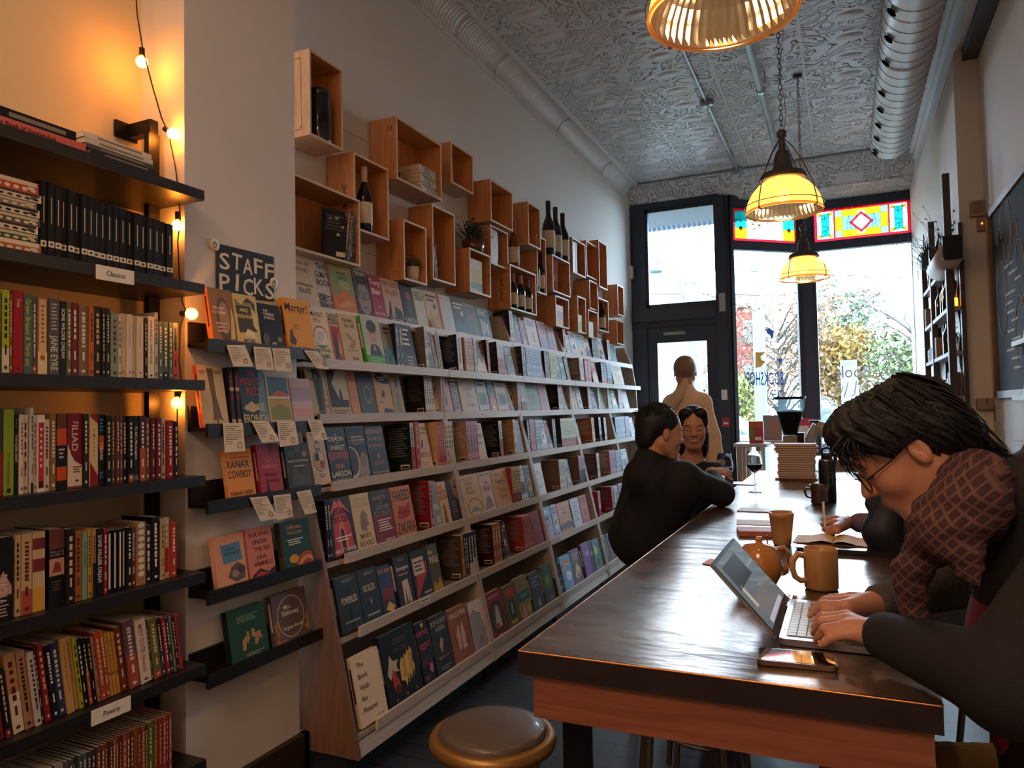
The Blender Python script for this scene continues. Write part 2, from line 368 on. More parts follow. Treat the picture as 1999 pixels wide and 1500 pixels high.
def stained(map3, W, H, wide, nm, par_label):
 """map3(u,v,t) -> point ; panel of W x H"""
 g = empty(nm, map3(0, 0, 0), category='stained glass panel', label=par_label, group='stained glass transoms')
 g.location = (0, 0, 0)
 b = MB(); L = MB()
 def q(u0, v0, u1, v1, c):
  b.add([map3(u0, v0, 0), map3(u1, v0, 0), map3(u1, v1, 0), map3(u0, v1, 0)], [(0, 1, 2, 3)], SG[c]); ln(u0, v0, u1, v0); ln(u1, v0, u1, v1); ln(u1, v1, u0, v1); ln(u0, v1, u0, v0)
 def tri(pts, c):
  b.add([map3(u, v, .002) for u, v in pts], [tuple(range(len(pts)))], SG[c])
  for i in range(len(pts)): ln(*pts[i], *pts[(i + 1) % len(pts)])
 def ln(u0, v0, u1, v1, r=.0022): L.tube([map3(u0, v0, .003), map3(u1, v1, .003)], r, lead, 5)
 e = .028
 n = int(W / .12)
 for k in range(n): q(W * k / n, 0, W * (k + 1) / n, e, 'red'); q(W * k / n, H - e, W * (k + 1) / n, H, 'red')
 for k in range(2): q(0, e + (H - 2 * e) * k / 2, e, e + (H - 2 * e) * (k + 1) / 2, 'red'); q(W - e, e + (H - 2 * e) * k / 2, W, e + (H - 2 * e) * (k + 1) / 2, 'red')
 i0, i1, h0, h1 = e, W - e, e, H - e
 if wide:
  sw = .17
  for s0 in (i0, i1 - sw):
   q(s0, h0, s0 + sw, h1, 'white'); m0, m1 = s0 + .045, s0 + sw - .045
   pts = [(m0, h0 + .02), (m1, h0 + .03), (m1, h1 - .02), (m0, h1 - .03)]
   tri(pts, 'teal')
   for a_, c_ in ((.25, .35), (.5, .4), (.72, .8)): ln(m0, h0 + (h1 - h0) * a_, m1, h0 + (h1 - h0) * c_)
   ln((m0 + m1) / 2, h0 + .03, (m0 + m1) / 2 + .01, h0 + .1); ln((m0 + m1) / 2, h1 - .1, (m0 + m1) / 2 - .01, h1 - .03)
   for cu, cv in ((s0 + .03, h0 + .03), (s0 + sw - .03, h0 + .03), (s0 + .03, h1 - .03), (s0 + sw - .03, h1 - .03)):
    tri([(cu + .02 * math.cos(t * PI / 5), cv + .02 * math.sin(t * PI / 5)) for t in range(10)], 'gold')
  for s0 in (i0 + sw, i1 - sw - .014): q(s0, h0, s0 + .014, h1, 'red')
  a0, a1 = i0 + sw + .014, i1 - sw - .014; nn = 7; cw = (a1 - a0) / nn; rh = (h1 - h0) / 4
  for k in range(nn):
   q(a0 + cw * k, h0, a0 + cw * (k + 1), h0 + (rh if k != 3 else rh * .35), 'green' if k in (0, 6) else 'yellow'); q(a0 + cw * k, h1 - (rh if k != 3 else rh * .35), a0 + cw * (k + 1), h1, 'green' if k in (0, 6) else 'yellow')
  for k in (0, nn - 1): q(a0 + cw * k, h0 + rh, a0 + cw * (k + 1), h1 - rh, 'yellow')
  mc, mv = (a0 + a1) / 2, (h0 + h1) / 2; b0, b1, v0_, v1_ = a0 + cw, a1 - cw, h0 + rh, h1 - rh; e_ = .118 - (v1_ - v0_) / 2
  tri([(b0, v0_), (mc - e_, v0_), (mc - .118, mv), (mc - e_, v1_), (b0, v1_)], 'blue'); tri([(b1, v1_), (mc + e_, v1_), (mc + .118, mv), (mc + e_, v0_), (b1, v0_)], 'blue')
  for k in range(1, 9):
   u = a0 + cw + k * (a1 - a0 - 2 * cw) / 9; ln(u, h0 + rh, u + (.02 if k % 2 else -.02), h1 - rh); ln(u, mv, u + .05, mv + (.02 if k % 2 else -.02))
  R1, R2 = .118, .088
  cs_ = ((-1, 0), (0, -1), (1, 0), (0, 1))
  for k in range(4):
   (a_, c_), (d_, f_) = cs_[k], cs_[(k + 1) % 4]; tri([(mc + R1 * a_, mv + R1 * c_), (mc + R1 * d_, mv + R1 * f_), (mc + R2 * d_, mv + R2 * f_), (mc + R2 * a_, mv + R2 * c_)], 'red')
   tri([(mc, mv), (mc + R2 * a_, mv + R2 * c_), (mc + R2 * d_, mv + R2 * f_)], 'white')
 else:
  sw = .15; q(i0 + sw, h0 + .05, i1 - sw, h1, 'white')
  nn = 5
  for k in range(nn): q(i0 + sw + (i1 - i0 - 2 * sw) * k / nn, h0, i0 + sw + (i1 - i0 - 2 * sw) * (k + 1) / nn, h0 + .05, 'white')
  for s0, sg_ in ((i0, 1), (i1 - sw, -1)):
   q(s0, h0 + .12, s0 + sw, h1, 'teal'); q(s0, h0, s0 + sw, h0 + .12, 'yellow')
   tri([(s0 + sw / 2 + .022 * math.cos(t * PI / 5), h0 + .115 + .022 * math.sin(t * PI / 5)) for t in range(10)], 'violet')
   ln(s0, h0 + .15, s0 + sw, h0 + .2); ln(s0 + sw * .4, h0 + .15, s0 + sw * .5, h1); ln(s0, h0 + .22, s0 + sw, h0 + .17)
  for k in range(26):
   u = i0 + sw + .06 + rnd.random() * (.17 if k < 20 else .35); v_ = h0 + .09 + rnd.random() * .14; a_ = rnd.random() * PI; r_ = .014
   tri([(u, v_), (u + r_ * math.cos(a_) - r_ * .4 * math.sin(a_), v_ + r_ * math.sin(a_) + r_ * .4 * math.cos(a_)), (u + 2 * r_ * math.cos(a_), v_ + 2 * r_ * math.sin(a_)), (u + r_ * math.cos(a_) + r_ * .4 * math.sin(a_), v_ + r_ * math.sin(a_) - r_ * .4 * math.cos(a_))], 'gold' if k % 3 else 'green')
 b.build('coloured_glass', g); L.build('lead_lines', g)
stained(lambda u, v, t: tuple(A + dv * (.04 + u) + nv * (.012 + t) + Vector((0, 0, 3.20 + v))), LA - .07, .36, False, 'stained_glass_panel', 'narrow stained glass transom with leaf spray above the angled window')
stained(lambda u, v, t: (-.25 + u, YF2 - .012 - t, 3.20 + v), .95, .36, True, 'stained_glass_panel', 'wide stained glass transom with red diamond above the right shop window')
# ------------------------------------------------------------------ slanted display bookcases
LIPS = dict(A=(-2.018, 1.83), B=(-1.938, 1.60), C=(-1.972, 1.372), D=(-1.910, 1.095), E=(-1.845, .807), F=(-1.781, .522), G=(-1.703, .172))
birch = wood('pale grey birch ply', '#a3968c', '#bcb0a6', .55, 1, 5)
birch_d = wood('brown ply end panel', '#6b4a34', '#86603f', .55, 2, 5)
edge_w = wood('pale shelf edging', '#c3b3a4', '#d8cabb', .5, 1, 5)
def bx(z):   # face line of the leaning back panel
 return -2.192 + (2.02 - z) * .105
units = [2.40, 3.43, 4.44, 5.45, 6.46, 7.47]
unames = ['nearest slanted display bookcase, beside the staff picks pillar', 'second slanted display bookcase counted from the staff picks pillar', 'third slanted display bookcase counted from the staff picks pillar',
          'fourth slanted display bookcase, partly behind the seated man', 'last slanted display bookcase, nearest the street door']
for k in range(5):
 y0, y1 = units[k] + .003, units[k + 1] - .003; yl = y0
 if k == 0: y0 = 2.258
 root = empty('display_bookcase', (-1.95, (y0 + y1) / 2, 0), category='bookcase', label=unames[k], group='slanted display bookcases'); inv = Vector((1.95, -(y0 + y1) / 2, 0))
 def B2():
  m = MB(); m.T = Matrix.Translation(inv); return m
 for ys in (y0, y1 - .018):
  b = B2(); fr = [(-2.19, .088), (-1.690, .088), (-1.705, .172), (-1.783, .522), (-1.847, .807), (-1.912, 1.095), (-1.975, 1.372), (-1.985, 1.60), (-2.02, 1.83), (-2.10, 2.02), (-2.19, 2.02)]
  b.prism(fr, ys, ys + .018, birch_d if (k == 0 and ys == y0) else birch, ax=1); b.build('side_panel', root)
 b = B2(); b.add([(bx(2.02) - .005, y0 + .018, 2.02), (bx(2.02) - .005, y1 - .018, 2.02), (bx(.05), y1 - .018, .05), (bx(.05), y0 + .018, .05)], [(0, 3, 2, 1)], birch)
 b.build('back_panel', root)
 for kk, (lx, lz) in LIPS.items():
  b = B2(); b.box((bx(lz) - .0, y0 + .018, lz - .028), (lx - .012, y1 - .018, lz - .010), birch)
  b.box((lx - .012, yl, lz - .030), (lx, y1, lz + .010), edge_w); b.build('shelf', root)
 b = B2(); b.add([(-1.712, y0 + .018, .142), (-1.712, y1 - .018, .142), (-1.692, y1 - .018, .09), (-1.692, y0 + .018, .09)], [(0, 3, 2, 1)], birch); b.build('toe_panel', root); b = B2(); b.box((-2.17, y0 + .02, 0), (-1.76, y1 - .02, .088), mat('black plinth', '#141312', .7)); b.build('plinth', root)
# price card on the sixth shelf
b = MB(); yc = y_at(826, -1.781, .52); b.box((-1.779, yc - .03, .51), (-1.7785, yc + .06, .535), mat('white card', '#eee6da', .6)); b.box((-1.7784, yc - .02, .52), (-1.7782, yc + .045, .524), mat('ink', '#222222'))
tag(b.build('shelf_card'), 'white card on the lip of the second lowest display shelf', 'card')

# ------------------------------------------------------------------ black wall shelves in the alcove
LX = -1.835
LZ = [2.10, 1.80, 1.495, 1.195, .895, .61, .32]
names7 = ['top black shelf, above the row of black classics', 'black shelf holding the black classics and the Classics tag', 'third black shelf from the top, under the Classics tag', 'fourth black shelf from the top, level with the second staff picks ledge',
          'fifth black shelf from the top', 'black shelf carrying the Poetry tag', 'lowest black shelf, below the Poetry tag']
for k, z in enumerate(LZ):
 b = MB(); b.box((-2.125, -.9, z - .032), (LX, 1.684, z), black_w)
 tag(b.build('wall_shelf'), names7[k], 'shelf', 'black shelves of the alcove')
b = MB(); b.box((-2.125, 1.50, .05), (-2.10, 1.56, 2.36), black_w); b.build('x')
D.objects.remove(D.objects['x'])
st = empty('shelf_standard', (-2.0, 1.6, 0), category='shelf bracket', label='black steel upright with arm at the top, beside the corner of the alcove')
blk = mat('black steel', '#17171a', .4, .5)
b = MB(); b.T = Matrix.Translation((2.0, -1.6, 0))
for k in range(7):
 z1 = 2.30 if k == 0 else LZ[k - 1] - .033; z0 = LZ[k] + .001
 b.box((-2.03, 1.62, z0), (-2.008, 1.66, z1), blk)
b.build('upright', st)
b = MB(); b.T = Matrix.Translation((2.0, -1.6, 0)); b.box((-2.118, 1.625, 2.30), (-2.008, 1.655, 2.345), blk); b.box((-2.127, 1.585, 2.295), (-2.118, 1.665, 2.35), blk); b.build('arm', st)
def card(txt, px, z, w_, lab):
 y = y_at(px, LX, z); b = MB(); b.box((LX, y, z - .036), (LX + .003, y + w_, z + .004), mat('white card', '#eee6da', .6))
 b.text(txt, (LX + .0034, y + w_ / 2, z - .022), (0, 1, 0), (0, 0, 1), .013, mat('ink', '#222222'), 'C'); tag(b.build('shelf_tag'), lab, 'shelf tag')
card('Classics', 187, 1.795, .115, 'white tag reading Classics on the second black shelf')
card('Poetry', 178, .605, .115, 'white tag reading Poetry on the sixth black shelf')

# ------------------------------------------------------------------ staff picks ledges
SX = -1.852
SZ = [1.618, 1.345, 1.10, .815, .555]
SY1 = [2.245] * 5
sn = ['top black staff picks ledge, under the painted sign', 'second staff picks ledge from the top', 'middle staff picks ledge on the pillar', 'fourth staff picks ledge from the top', 'lowest staff picks ledge on the pillar']
for k, z in enumerate(SZ):
 b = MB(); y0 = 1.70; y1 = SY1[k]
 b.box((-1.929, y0, z - .012), (SX, y1, z), black_w); b.box((SX, y0, z - .03), (SX + .012, y1, z + .012), black_w); b.box((-1.929, y0, z - .012), (-1.917, y1, z + .07), black_w)
 tag(b.build('picture_ledge'), sn[k], 'ledge', 'staff picks ledges')
# painted sign
sign = empty('painted_sign', (-1.929, 1.97, 1.88), category='sign', label='dark painted sign reading STAFF PICKS on the pillar')
sb = mat('chalk black paint', '#262e33', .7); sc_ = mat('chalk white', '#e6dccb', .7)
ya, yb = y_at(421, -1.928, 1.9), y_at(534, -1.928, 1.85)
b = MB(); b.T = Matrix.Translation((1.929, -1.97, -1.88))
pts = [(ya, 1.768), (yb, 1.765), (yb + .003, 2.0), (ya + .003, 2.03)]
zt = [on(421, 577, 0, -1.928)[2], on(531, 588, 0, -1.928)[2], on(534, 502, 0, -1.928)[2], on(422, 475, 0, -1.928)[2]]
b.add([(-1.929, ya, zt[0]), (-1.929, yb, zt[1]), (-1.929, yb, zt[2]), (-1.929, ya, zt[3]), (-1.926, ya, zt[0]), (-1.926, yb, zt[1]), (-1.926, yb, zt[2]), (-1.926, ya, zt[3])], [(4, 5, 6, 7), (0, 1, 5, 4), (1, 2, 6, 5), (2, 3, 7, 6), (3, 0, 4, 7)], sb)
b.build('board', sign)
b = MB(); b.T = Matrix.Translation((1.929, -1.97, -1.88)); W_ = yb - ya
def hand(b, s, y, z, h, wd):
 for i, ch in enumerate(s): b.text(ch, (-1.9255, y + wd * (i + .5) / len(s), z + (.004 if i % 2 else -.004)), (0, 1, (.05, -.06, .02, -.03, .05)[i % 5]), (0, (-.05, .06, 0, -.04, .03)[i % 5], 1), h, sc_, 'C', wd / len(s) * .9, 1.4)
H_ = zt[3] - zt[0]
hand(b, 'STAFF', ya + .012, zt[0] + H_ * .56, H_ * .31, W_ * .96); hand(b, 'PICKS', ya + .012, zt[0] + H_ * .14, H_ * .33, W_ * .97)
b.build('lettering', sign)
for (px, py) in ((419, 478), (535, 553)):
 p = on(px, py, 0, -1.925); b = MB(); b.lathe([(.001, .002), (.021, .002), (.021, 0)], mat('sticker', '#e8dcc8', .6), (0, 0, 0), 24)
 b.T = None; o = b; vs = [(-1.9275 + v[2] + .001, p[1] + v[0], p[2] + v[1]) for v in b.v]; b.v = vs
 ink = mat('ink', '#222222')
 for a_, c_ in ((0, .009),): b.tube([(-1.9242, p[1] + .008 * math.cos(t * PI / 8), p[2] + .011 * math.sin(t * PI / 8)) for t in range(17)], .0009, ink, 4)
 b.tube([(-1.9242, p[1] - .006, p[2] + .004), (-1.9242, p[1] + .002, p[2] + .006), (-1.9242, p[1] + .006, p[2])], .0009, ink, 4)
 tag(b.build('round_sticker'), 'round cream face sticker at the %s corner of the staff picks sign' % ('upper left' if px < 500 else 'lower right'), 'sticker')
# handwritten notes hanging from the ledges
note_m = mat('note paper', '#ead9c0', .7); scrib = mat('pencil grey', '#8c7f74', .7)
notes = [(0, (442, 674), (478, 674), (492, 716), (453, 716)), (0, (495, 677), (529, 679), (533, 723), (498, 722)), (0, (532, 680), (566, 681), (568, 726), (536, 725)), (0, (594, 684), (622, 686), (641, 722), (617, 719)),
         (1, (435, 826), (474, 826), (476, 881), (436, 884)), (1, (491, 822), (524, 823), (545, 862), (509, 865)), (1, (541, 822), (576, 822), (582, 868), (545, 873)), (1, (601, 820), (628, 820), (639, 858), (613, 861)),
         (2, (487, 972), (521, 969), (540, 1012), (506, 1018)), (2, (533, 968), (567, 964), (570, 1009), (539, 1016)), (2, (579, 961), (607, 956), (617, 1000), (594, 1005))]
nw = ['first', 'second', 'third', 'fourth']; cnt = [0, 0, 0]
for lv, *q in notes:
 P = [on(x, y, 0, SX + .0135 + .001 * cnt[lv] % 2) for x, y in q]
 P = [Vector((SX + .0135 + (.006 if i > 1 else 0), p[1], p[2])) for i, p in enumerate(P)]
 b = MB(); th = Vector((.0006, 0, 0)); b.add(P + [p + th for p in P], [(0, 1, 2, 3), (7, 6, 5, 4), (0, 4, 5, 1), (1, 5, 6, 2), (2, 6, 7, 3), (3, 7, 4, 0)], note_m)
 u = P[1] - P[0]; v = P[3] - P[0]; o = P[0] + Vector((.0012, 0, 0))
 for k in range(9):
  L0 = .08; L1 = .55 + .38 * rnd.random(); t = .1 + k * .075
  if k > 6: L1 = .4
  a_ = o + u * L0 + v * t; c_ = o + u * L1 + v * t; d_ = v * .018; b.add([a_, c_, c_ + d_, a_ + d_], [(0, 3, 2, 1), (0, 1, 2, 3)], scrib)
 cc = o + u * .76 + v * .76
 b.tube([cc + u * .1 * math.cos(t * PI / 6) + v * .11 * math.sin(t * PI / 6) for t in range(13)], .0009, mat('ink', '#222222'), 4)
 tag(b.build('handwritten_note'), '%s handwritten note from the left on the %s staff picks ledge' % (nw[cnt[lv]], ('top', 'second', 'middle')[lv]), 'note', 'staff picks notes'); cnt[lv] += 1

# ------------------------------------------------------------------ wine crates on the wall
pine = wood('orange pine crate', '#b4703c', '#cf9058', .55, 2, 5); pine_e = wood('pale crate edge', '#d3ad84', '#e2c19a', .5, 1, 5); pine_b = wood('crate bottom board', '#b3937a', '#c9ab90', .6, 1, 5)
brand = mat('burnt brand ink', '#5d3a22', .7)
CR = {}
def crate(key, xl, yt, xr, yb, xf, label, yleft=None, mark=None, deep=XW + .008, wide=None):
 """outer front: left px, top py and bottom py at the left edge, right px"""
 pt = on(xl, yt, 0, xf); zt = pt[2]; y0 = pt[1] if yleft is None else yleft
 zb = on(xl, yb, 0, xf)[2]; y1 = y_at(xr, xf, zt)
 if wide: y1 = y0 + wide
 c = empty('wine_crate', (xf, (y0 + y1) / 2, zb), category='wine crate', label=label, group='wine crates on the wall'); T = Matrix.Translation((-xf, -(y0 + y1) / 2, -zb)); t = .011
 for nm, a_, c_, m_ in (('side_board', (deep, y0, zb), (xf - .001, y0 + t, zt), pine), ('side_board', (deep, y1 - t, zb), (xf - .001, y1, zt), pine),
                       ('top_board', (deep, y0 + t, zt - t), (xf - .001, y1 - t, zt), pine), ('bottom_board', (deep, y0 + t, zb), (xf - .001, y1 - t, zb + t), pine_b), ('back_board', (deep, y0 + t, zb + t), (deep + .006, y1 - t, zt - t), pine)):
  b = MB(); b.T = T; b.box(a_, c_, m_)
  e = .0012
  if nm == 'side_board': b.box((xf - .001, a_[1], zb), (xf + e, c_[1], zt), pine_e)
  if nm in ('top_board', 'bottom_board'): b.box((xf - .001, a_[1], a_[2]), (xf + e, c_[1], c_[2]), pine_e)
  if nm == 'side_board' and a_[1] == y0:
   if mark == 'frame':
    for p_, q_ in (((deep + .03, zb + .03), (deep + .032, zt - .03)), ((xf - .045, zb + .03), (xf - .043, zt - .03)), ((deep + .03, zb + .03), (xf - .043, zb + .033)), ((deep + .03, zt - .033), (xf - .043, zt - .03))):
     b.box((p_[0], y0 - .0006, p_[1]), (q_[0], y0, q_[1]), brand)
   elif mark: b.text(mark, (deep + .11, y0 - .0008, zb + .05 if len(mark) > 4 else zt - .07), (0, 0, 1) if len(mark) > 4 else (1, 0, 0), (-1, 0, 0) if len(mark) > 4 else (0, 0, 1), .026, brand, 'L', (zt - zb) * .7)
   for kx in range(2): b.box((deep + .04 + .07 * kx, y0 - .0006, zb + .03 + .01 * kx), (deep + .046 + .07 * kx, y0, zb + .036 + .01 * kx), brand)
  b.build(nm, c)
 CR[key] = (y0, y1, zb + t, zt - t, xf); return c
X0 = -2.03
crate(1, 603, 94, 668, 262, X0, 'topmost narrow crate holding a black cylinder, next to the pillar', mark='frame')
crate(3, 580, 340, 702, 487, X0 + .012, 'wide low crate with cookbooks leaning inside, beside the pillar', yleft=2.232)
crate(2, 690, 296, 758, 446, X0 - .01, 'crate holding a tall white-labelled wine bottle', mark='DOMAINE')
crate(4, 773, 226, 861, 348, X0, 'large high crate with a lying stack of white books', mark='12')
crate(5, 880, 276, 923, 356, X0 - .03, 'empty small crate right of the crate with the lying white books')
crate(6, 787, 427, 832, 545, X0, 'crate holding a bushy plant in a white pot')
crate(7, 843, 398, 887, 545, X0 - .012, 'narrow crate with a leaning red and black book')
crate(8, 957, 349, 1000, 430, X0, 'empty upright crate above the carved board crate')
crate(9, 1030, 393, 1054, 476, X0, 'empty narrow crate left of the three big bottles')
crate(11, 916, 483, 957, 569, X0, 'crate with yellow striped books, under the broad brown plant pot')
crate(12, 957, 438, 991, 514, X0 - .02, 'crate with a marbled wooden board standing in it')
crate(13, 995, 515, 1046, 602, X0, 'crate with three pale-labelled wine bottles, beside the pink book crate', mark='CHATEAU')
crate(14, 1047, 458, 1065, 570, X0 - .02, 'slim crate with two dark bottles')
crate(16, 1078, 496, 1112, 568, X0, 'crate carrying the three big bottles and holding a pink book')
crate(17, 1117, 463, 1142, 531, X0, 'crate holding a black box with a wine glass picture')
crate(19, 1144, 469, 1166, 538, X0 - .02, 'empty crate just right of the wine glass picture box')
crate(18, 1168, 468, 1184, 559, X0, 'tall empty crate at the upper far end')
crate(20, 1084, 576, 1110, 636, X0, 'crate with pink and yellow books, low on the wall')
crate(21, 1127, 577, 1143, 648, X0, 'crate with a cream and green booklet')
crate(22, 1150, 546, 1166, 602, X0 - .015, 'narrow empty crate above the small crate of white papers')
crate(24, 1148, 604, 1166, 658, X0, 'small crate with a white paper stack')
crate(23, 1167, 580, 1187, 644, X0, 'crate with a single dark bottle near the far end')
crate(25, 1205, 555, 1217, 614, X0 - .02, 'farthest crate with a leaning white booklet')
crate(26, 1204, 624, 1217, 671, X0 - .02, 'farthest low empty crate')
# wall battens
b = MB()
for z in (2.62, 2.42, 2.2, 2.78): b.box((XW, 2.3, z), (XW + .007, 6.6 - (z - 2.2) * 3, z + .012), wall_m)
struct(b, 'trim_battens')

# ------------------------------------------------------------------ long table
T = .93
cop = D.materials.new('burnished copper top'); cop.use_nodes = True
def _cop():
 n = cop.node_tree; b = n.nodes['Principled BSDF']; b.inputs['Metallic'].default_value = .75
 t = n.nodes.new('ShaderNodeTexCoord'); ns = n.nodes.new('ShaderNodeTexNoise'); ns.inputs['Scale'].default_value = 3.5; ns.inputs['Detail'].default_value = 9
 n.links.new(t.outputs['Object'], ns.inputs['Vector']); r = n.nodes.new('ShaderNodeValToRGB')
 r.color_ramp.elements[0].color = lin('#5c4638') + (1,); r.color_ramp.elements[1].color = lin('#8f7a6c') + (1,); r.color_ramp.elements[0].position = .35; r.color_ramp.elements[1].position = .7
 n.links.new(ns.outputs['Fac'], r.inputs['Fac']); n.links.new(r.outputs[0], b.inputs['Base Color'])
 r2 = n.nodes.new('ShaderNodeMapRange'); r2.inputs[3].default_value = .16; r2.inputs[4].default_value = .34; n.links.new(ns.outputs['Fac'], r2.inputs[0]); n.links.new(r2.outputs[0], b.inputs['Roughness'])
 mp = n.nodes.new('ShaderNodeMapping'); mp.inputs['Scale'].default_value = (3.0, 9.0, 1); n.links.new(t.outputs['Object'], mp.inputs[0])
 n2 = n.nodes.new('ShaderNodeTexNoise'); n2.inputs['Scale'].default_value = 1.6; n2.inputs['Detail'].default_value = 3; n.links.new(mp.outputs[0], n2.inputs['Vector'])
 bp = n.nodes.new('ShaderNodeBump'); bp.inputs['Strength'].default_value = .55; bp.inputs['Distance'].default_value = .006; n.links.new(n2.outputs['Fac'], bp.inputs['Height']); n.links.new(bp.outputs[0], b.inputs['Normal'])
_cop()
copedge = mat('bright copper edge', '#c98a50', .25, .9, .1); copside = mat('dark tarnished copper side', '#3a3033', .45, .6, .15, 12)
tb = empty('long_table', (-.22, 3.2, 0), category='table', label='long wooden table with a burnished copper top'); Tm = Matrix.Translation((.22, -3.2, 0))
TLx, TRx, TY0, TY1 = -.575, .118, 1.262, 5.35
b = MB(); b.T = Tm; b.box((TLx, TY0, T - .045), (TRx, TY1, T - .0015), copside)
b.add([(TLx + .003, TY0 + .003, T), (TRx - .003, TY0 + .003, T), (TRx - .003, TY1, T), (TLx + .003, TY1, T)], [(0, 1, 2, 3)], cop)
for p_, q_ in (((TLx, TY0 + .001, T - .0022), (TRx, TY0 + .001, T - .0022)), ((TLx + .001, TY0, T - .0022), (TLx + .001, TY1, T - .0022)), ((TRx - .001, TY0, T - .0022), (TRx - .001, TY1, T - .0022))): b.tube([p_, q_], .0022, copedge, 8)
b.build('tabletop', tb)
apr = wood('reddish table apron', '#7a4632', '#935a42', .45, 0, 4)
b = MB(); b.T = Tm; b.box((TLx + .025, TY0 + .012, T - .125), (TRx - .012, TY0 + .035, T - .045), apr); b.build('front_apron', tb)
aprs = wood('reddish table side apron', '#7a4632', '#935a42', .45, 1, 4)
for x in (TLx + .025, TRx - .035): b = MB(); b.T = Tm; b.box((x, TY0 + .035, T - .125), (x + .022, TY1, T - .045), aprs); b.build('side_apron', tb)
for x in (TLx + .06, TRx - .10):
 for y in (1.33, 3.3, 5.2): b = MB(); b.T = Tm; b.box((x, y, 0), (x + .045, y + .045, T - .045), blk); b.build('leg', tb)

# ------------------------------------------------------------------ stools
brass = mat('aged brass paint', '#a07a45', .38, .6, .08); vinyl = mat('taupe vinyl seat', '#5c5048', .4, 0, .04, 20, coat=.2)
gun = mat('gunmetal stool tube', '#6f6860', .35, .7)
def stool(x, y, label, fm, seat_m=vinyl, h=.60, R=.155, rot=.3):
 s = empty('round_stool', (x, y, 0), rot, category='stool', label=label, group='stools along the table')
 b = MB(); b.lathe([(0.001, h - .03), (R - .02, h - .03), (R - .004, h - .022), (R, h - .008), (R - .006, h + .004), (R - .022, h + .008), (R - .03, h + .002), (.001, h)], fm, n=40); b.build('seat_rim', s)
 b = MB(); b.lathe([(R - .026, h + .002), (R - .024, h + .012), (R - .034, h + .02), (R * .6, h + .027), (.001, h + .03)], seat_m, n=40); b.build('cushion', s)
 for k in range(4):
  a = PI / 4 + k * PI / 2; b = MB(); b.tube([(math.cos(a) * (R - .035), math.sin(a) * (R - .035), h - .028), (math.cos(a) * (R + .03), math.sin(a) * (R + .03), .006)], .0105, fm, 10); b.build('leg', s)
 for z in (.20,):
  rr = R - .035 + .065 * (h - .028 - z) / (h - .034); b = MB(); b.tube([(rr * math.cos(t * PI / 20), rr * math.sin(t * PI / 20), z) for t in range(41)], .007, fm, 8, cap=False); b.build('foot_ring', s)
 return s
stool(-.80, 1.60, 'round stool with taupe cushion and brass rim, before the table corner', brass)
stool(-.42, 1.95, 'grey tube stool pushed under the table behind the front leg', gun)
stool(-.50, 2.75, 'dark tube stool under the middle of the table', gun)
stool(-.78, 3.32, 'stool under the seated man in the black jacket', gun)
stool(-.80, 4.15, 'stool under the smiling woman', gun)
# ------------------------------------------------------------------ books
paper = mat('book pages', '#d9cdb8', .8, var=.05, scale=200, stretch=(1, 1, 1))
def cm(h):
 m = mat('cover ' + h, h, .5, var=.03, scale=12); m.node_tree.nodes['Principled BSDF'].inputs['Specular IOR Level'].default_value = .28; return m
def cname(h):
 r, g, b_ = [int(h.lstrip('#')[i:i + 2], 16) / 255 for i in (0, 2, 4)]
 mx, mn = max(r, g, b_), min(r, g, b_); v = mx; s = 0 if mx == 0 else (mx - mn) / mx
 if v < .2: return 'black'
 if s < .14: return 'charcoal' if v < .36 else 'grey' if v < .6 else 'light grey' if v < .8 else 'white'
 hu = (60 * (((g - b_) / (mx - mn)) % 6) if mx == r else 60 * ((b_ - r) / (mx - mn) + 2) if mx == g else 60 * ((r - g) / (mx - mn) + 4))
 if s < .3 and 15 < hu < 70: return 'dark taupe' if v < .4 else 'taupe' if v < .72 else 'cream'
 k = 'red' if hu < 12 or hu >= 345 else 'orange' if hu < 38 else 'yellow' if hu < 62 else 'green' if hu < 165 else 'teal' if hu < 195 else 'blue' if hu < 255 else 'purple' if hu < 300 else 'pink'
 if k == 'orange' and v < .75: return 'brown' if v > .4 else 'dark brown'
 if k == 'orange' and s < .5: return 'tan'
 if k == 'red' and s < .5 and v > .6: return 'pink'
 if k == 'red' and v < .5: return 'maroon'
 if k == 'yellow' and v < .55: return 'olive'
 return ('dark ' if v < .42 else 'pale ' if s < .35 and v > .65 else '') + k
def ordinal(n):
 base = ['', 'first', 'second', 'third', 'fourth', 'fifth', 'sixth', 'seventh', 'eighth', 'ninth', 'tenth', 'eleventh', 'twelfth', 'thirteenth', 'fourteenth', 'fifteenth', 'sixteenth', 'seventeenth', 'eighteenth', 'nineteenth', 'twentieth']
 tens = {2: 'twenty', 3: 'thirty', 4: 'forty', 5: 'fifty', 6: 'sixty'}
 if n <= 20: return base[n]
 if n % 10 == 0: return {30: 'thirtieth', 40: 'fortieth', 50: 'fiftieth', 60: 'sixtieth'}[n]
 return tens[n // 10] + '-' + base[n % 10]
NUMW = ['', 'one', 'two', 'three', 'four', 'five', 'six', 'seven', 'eight', 'nine', 'ten']
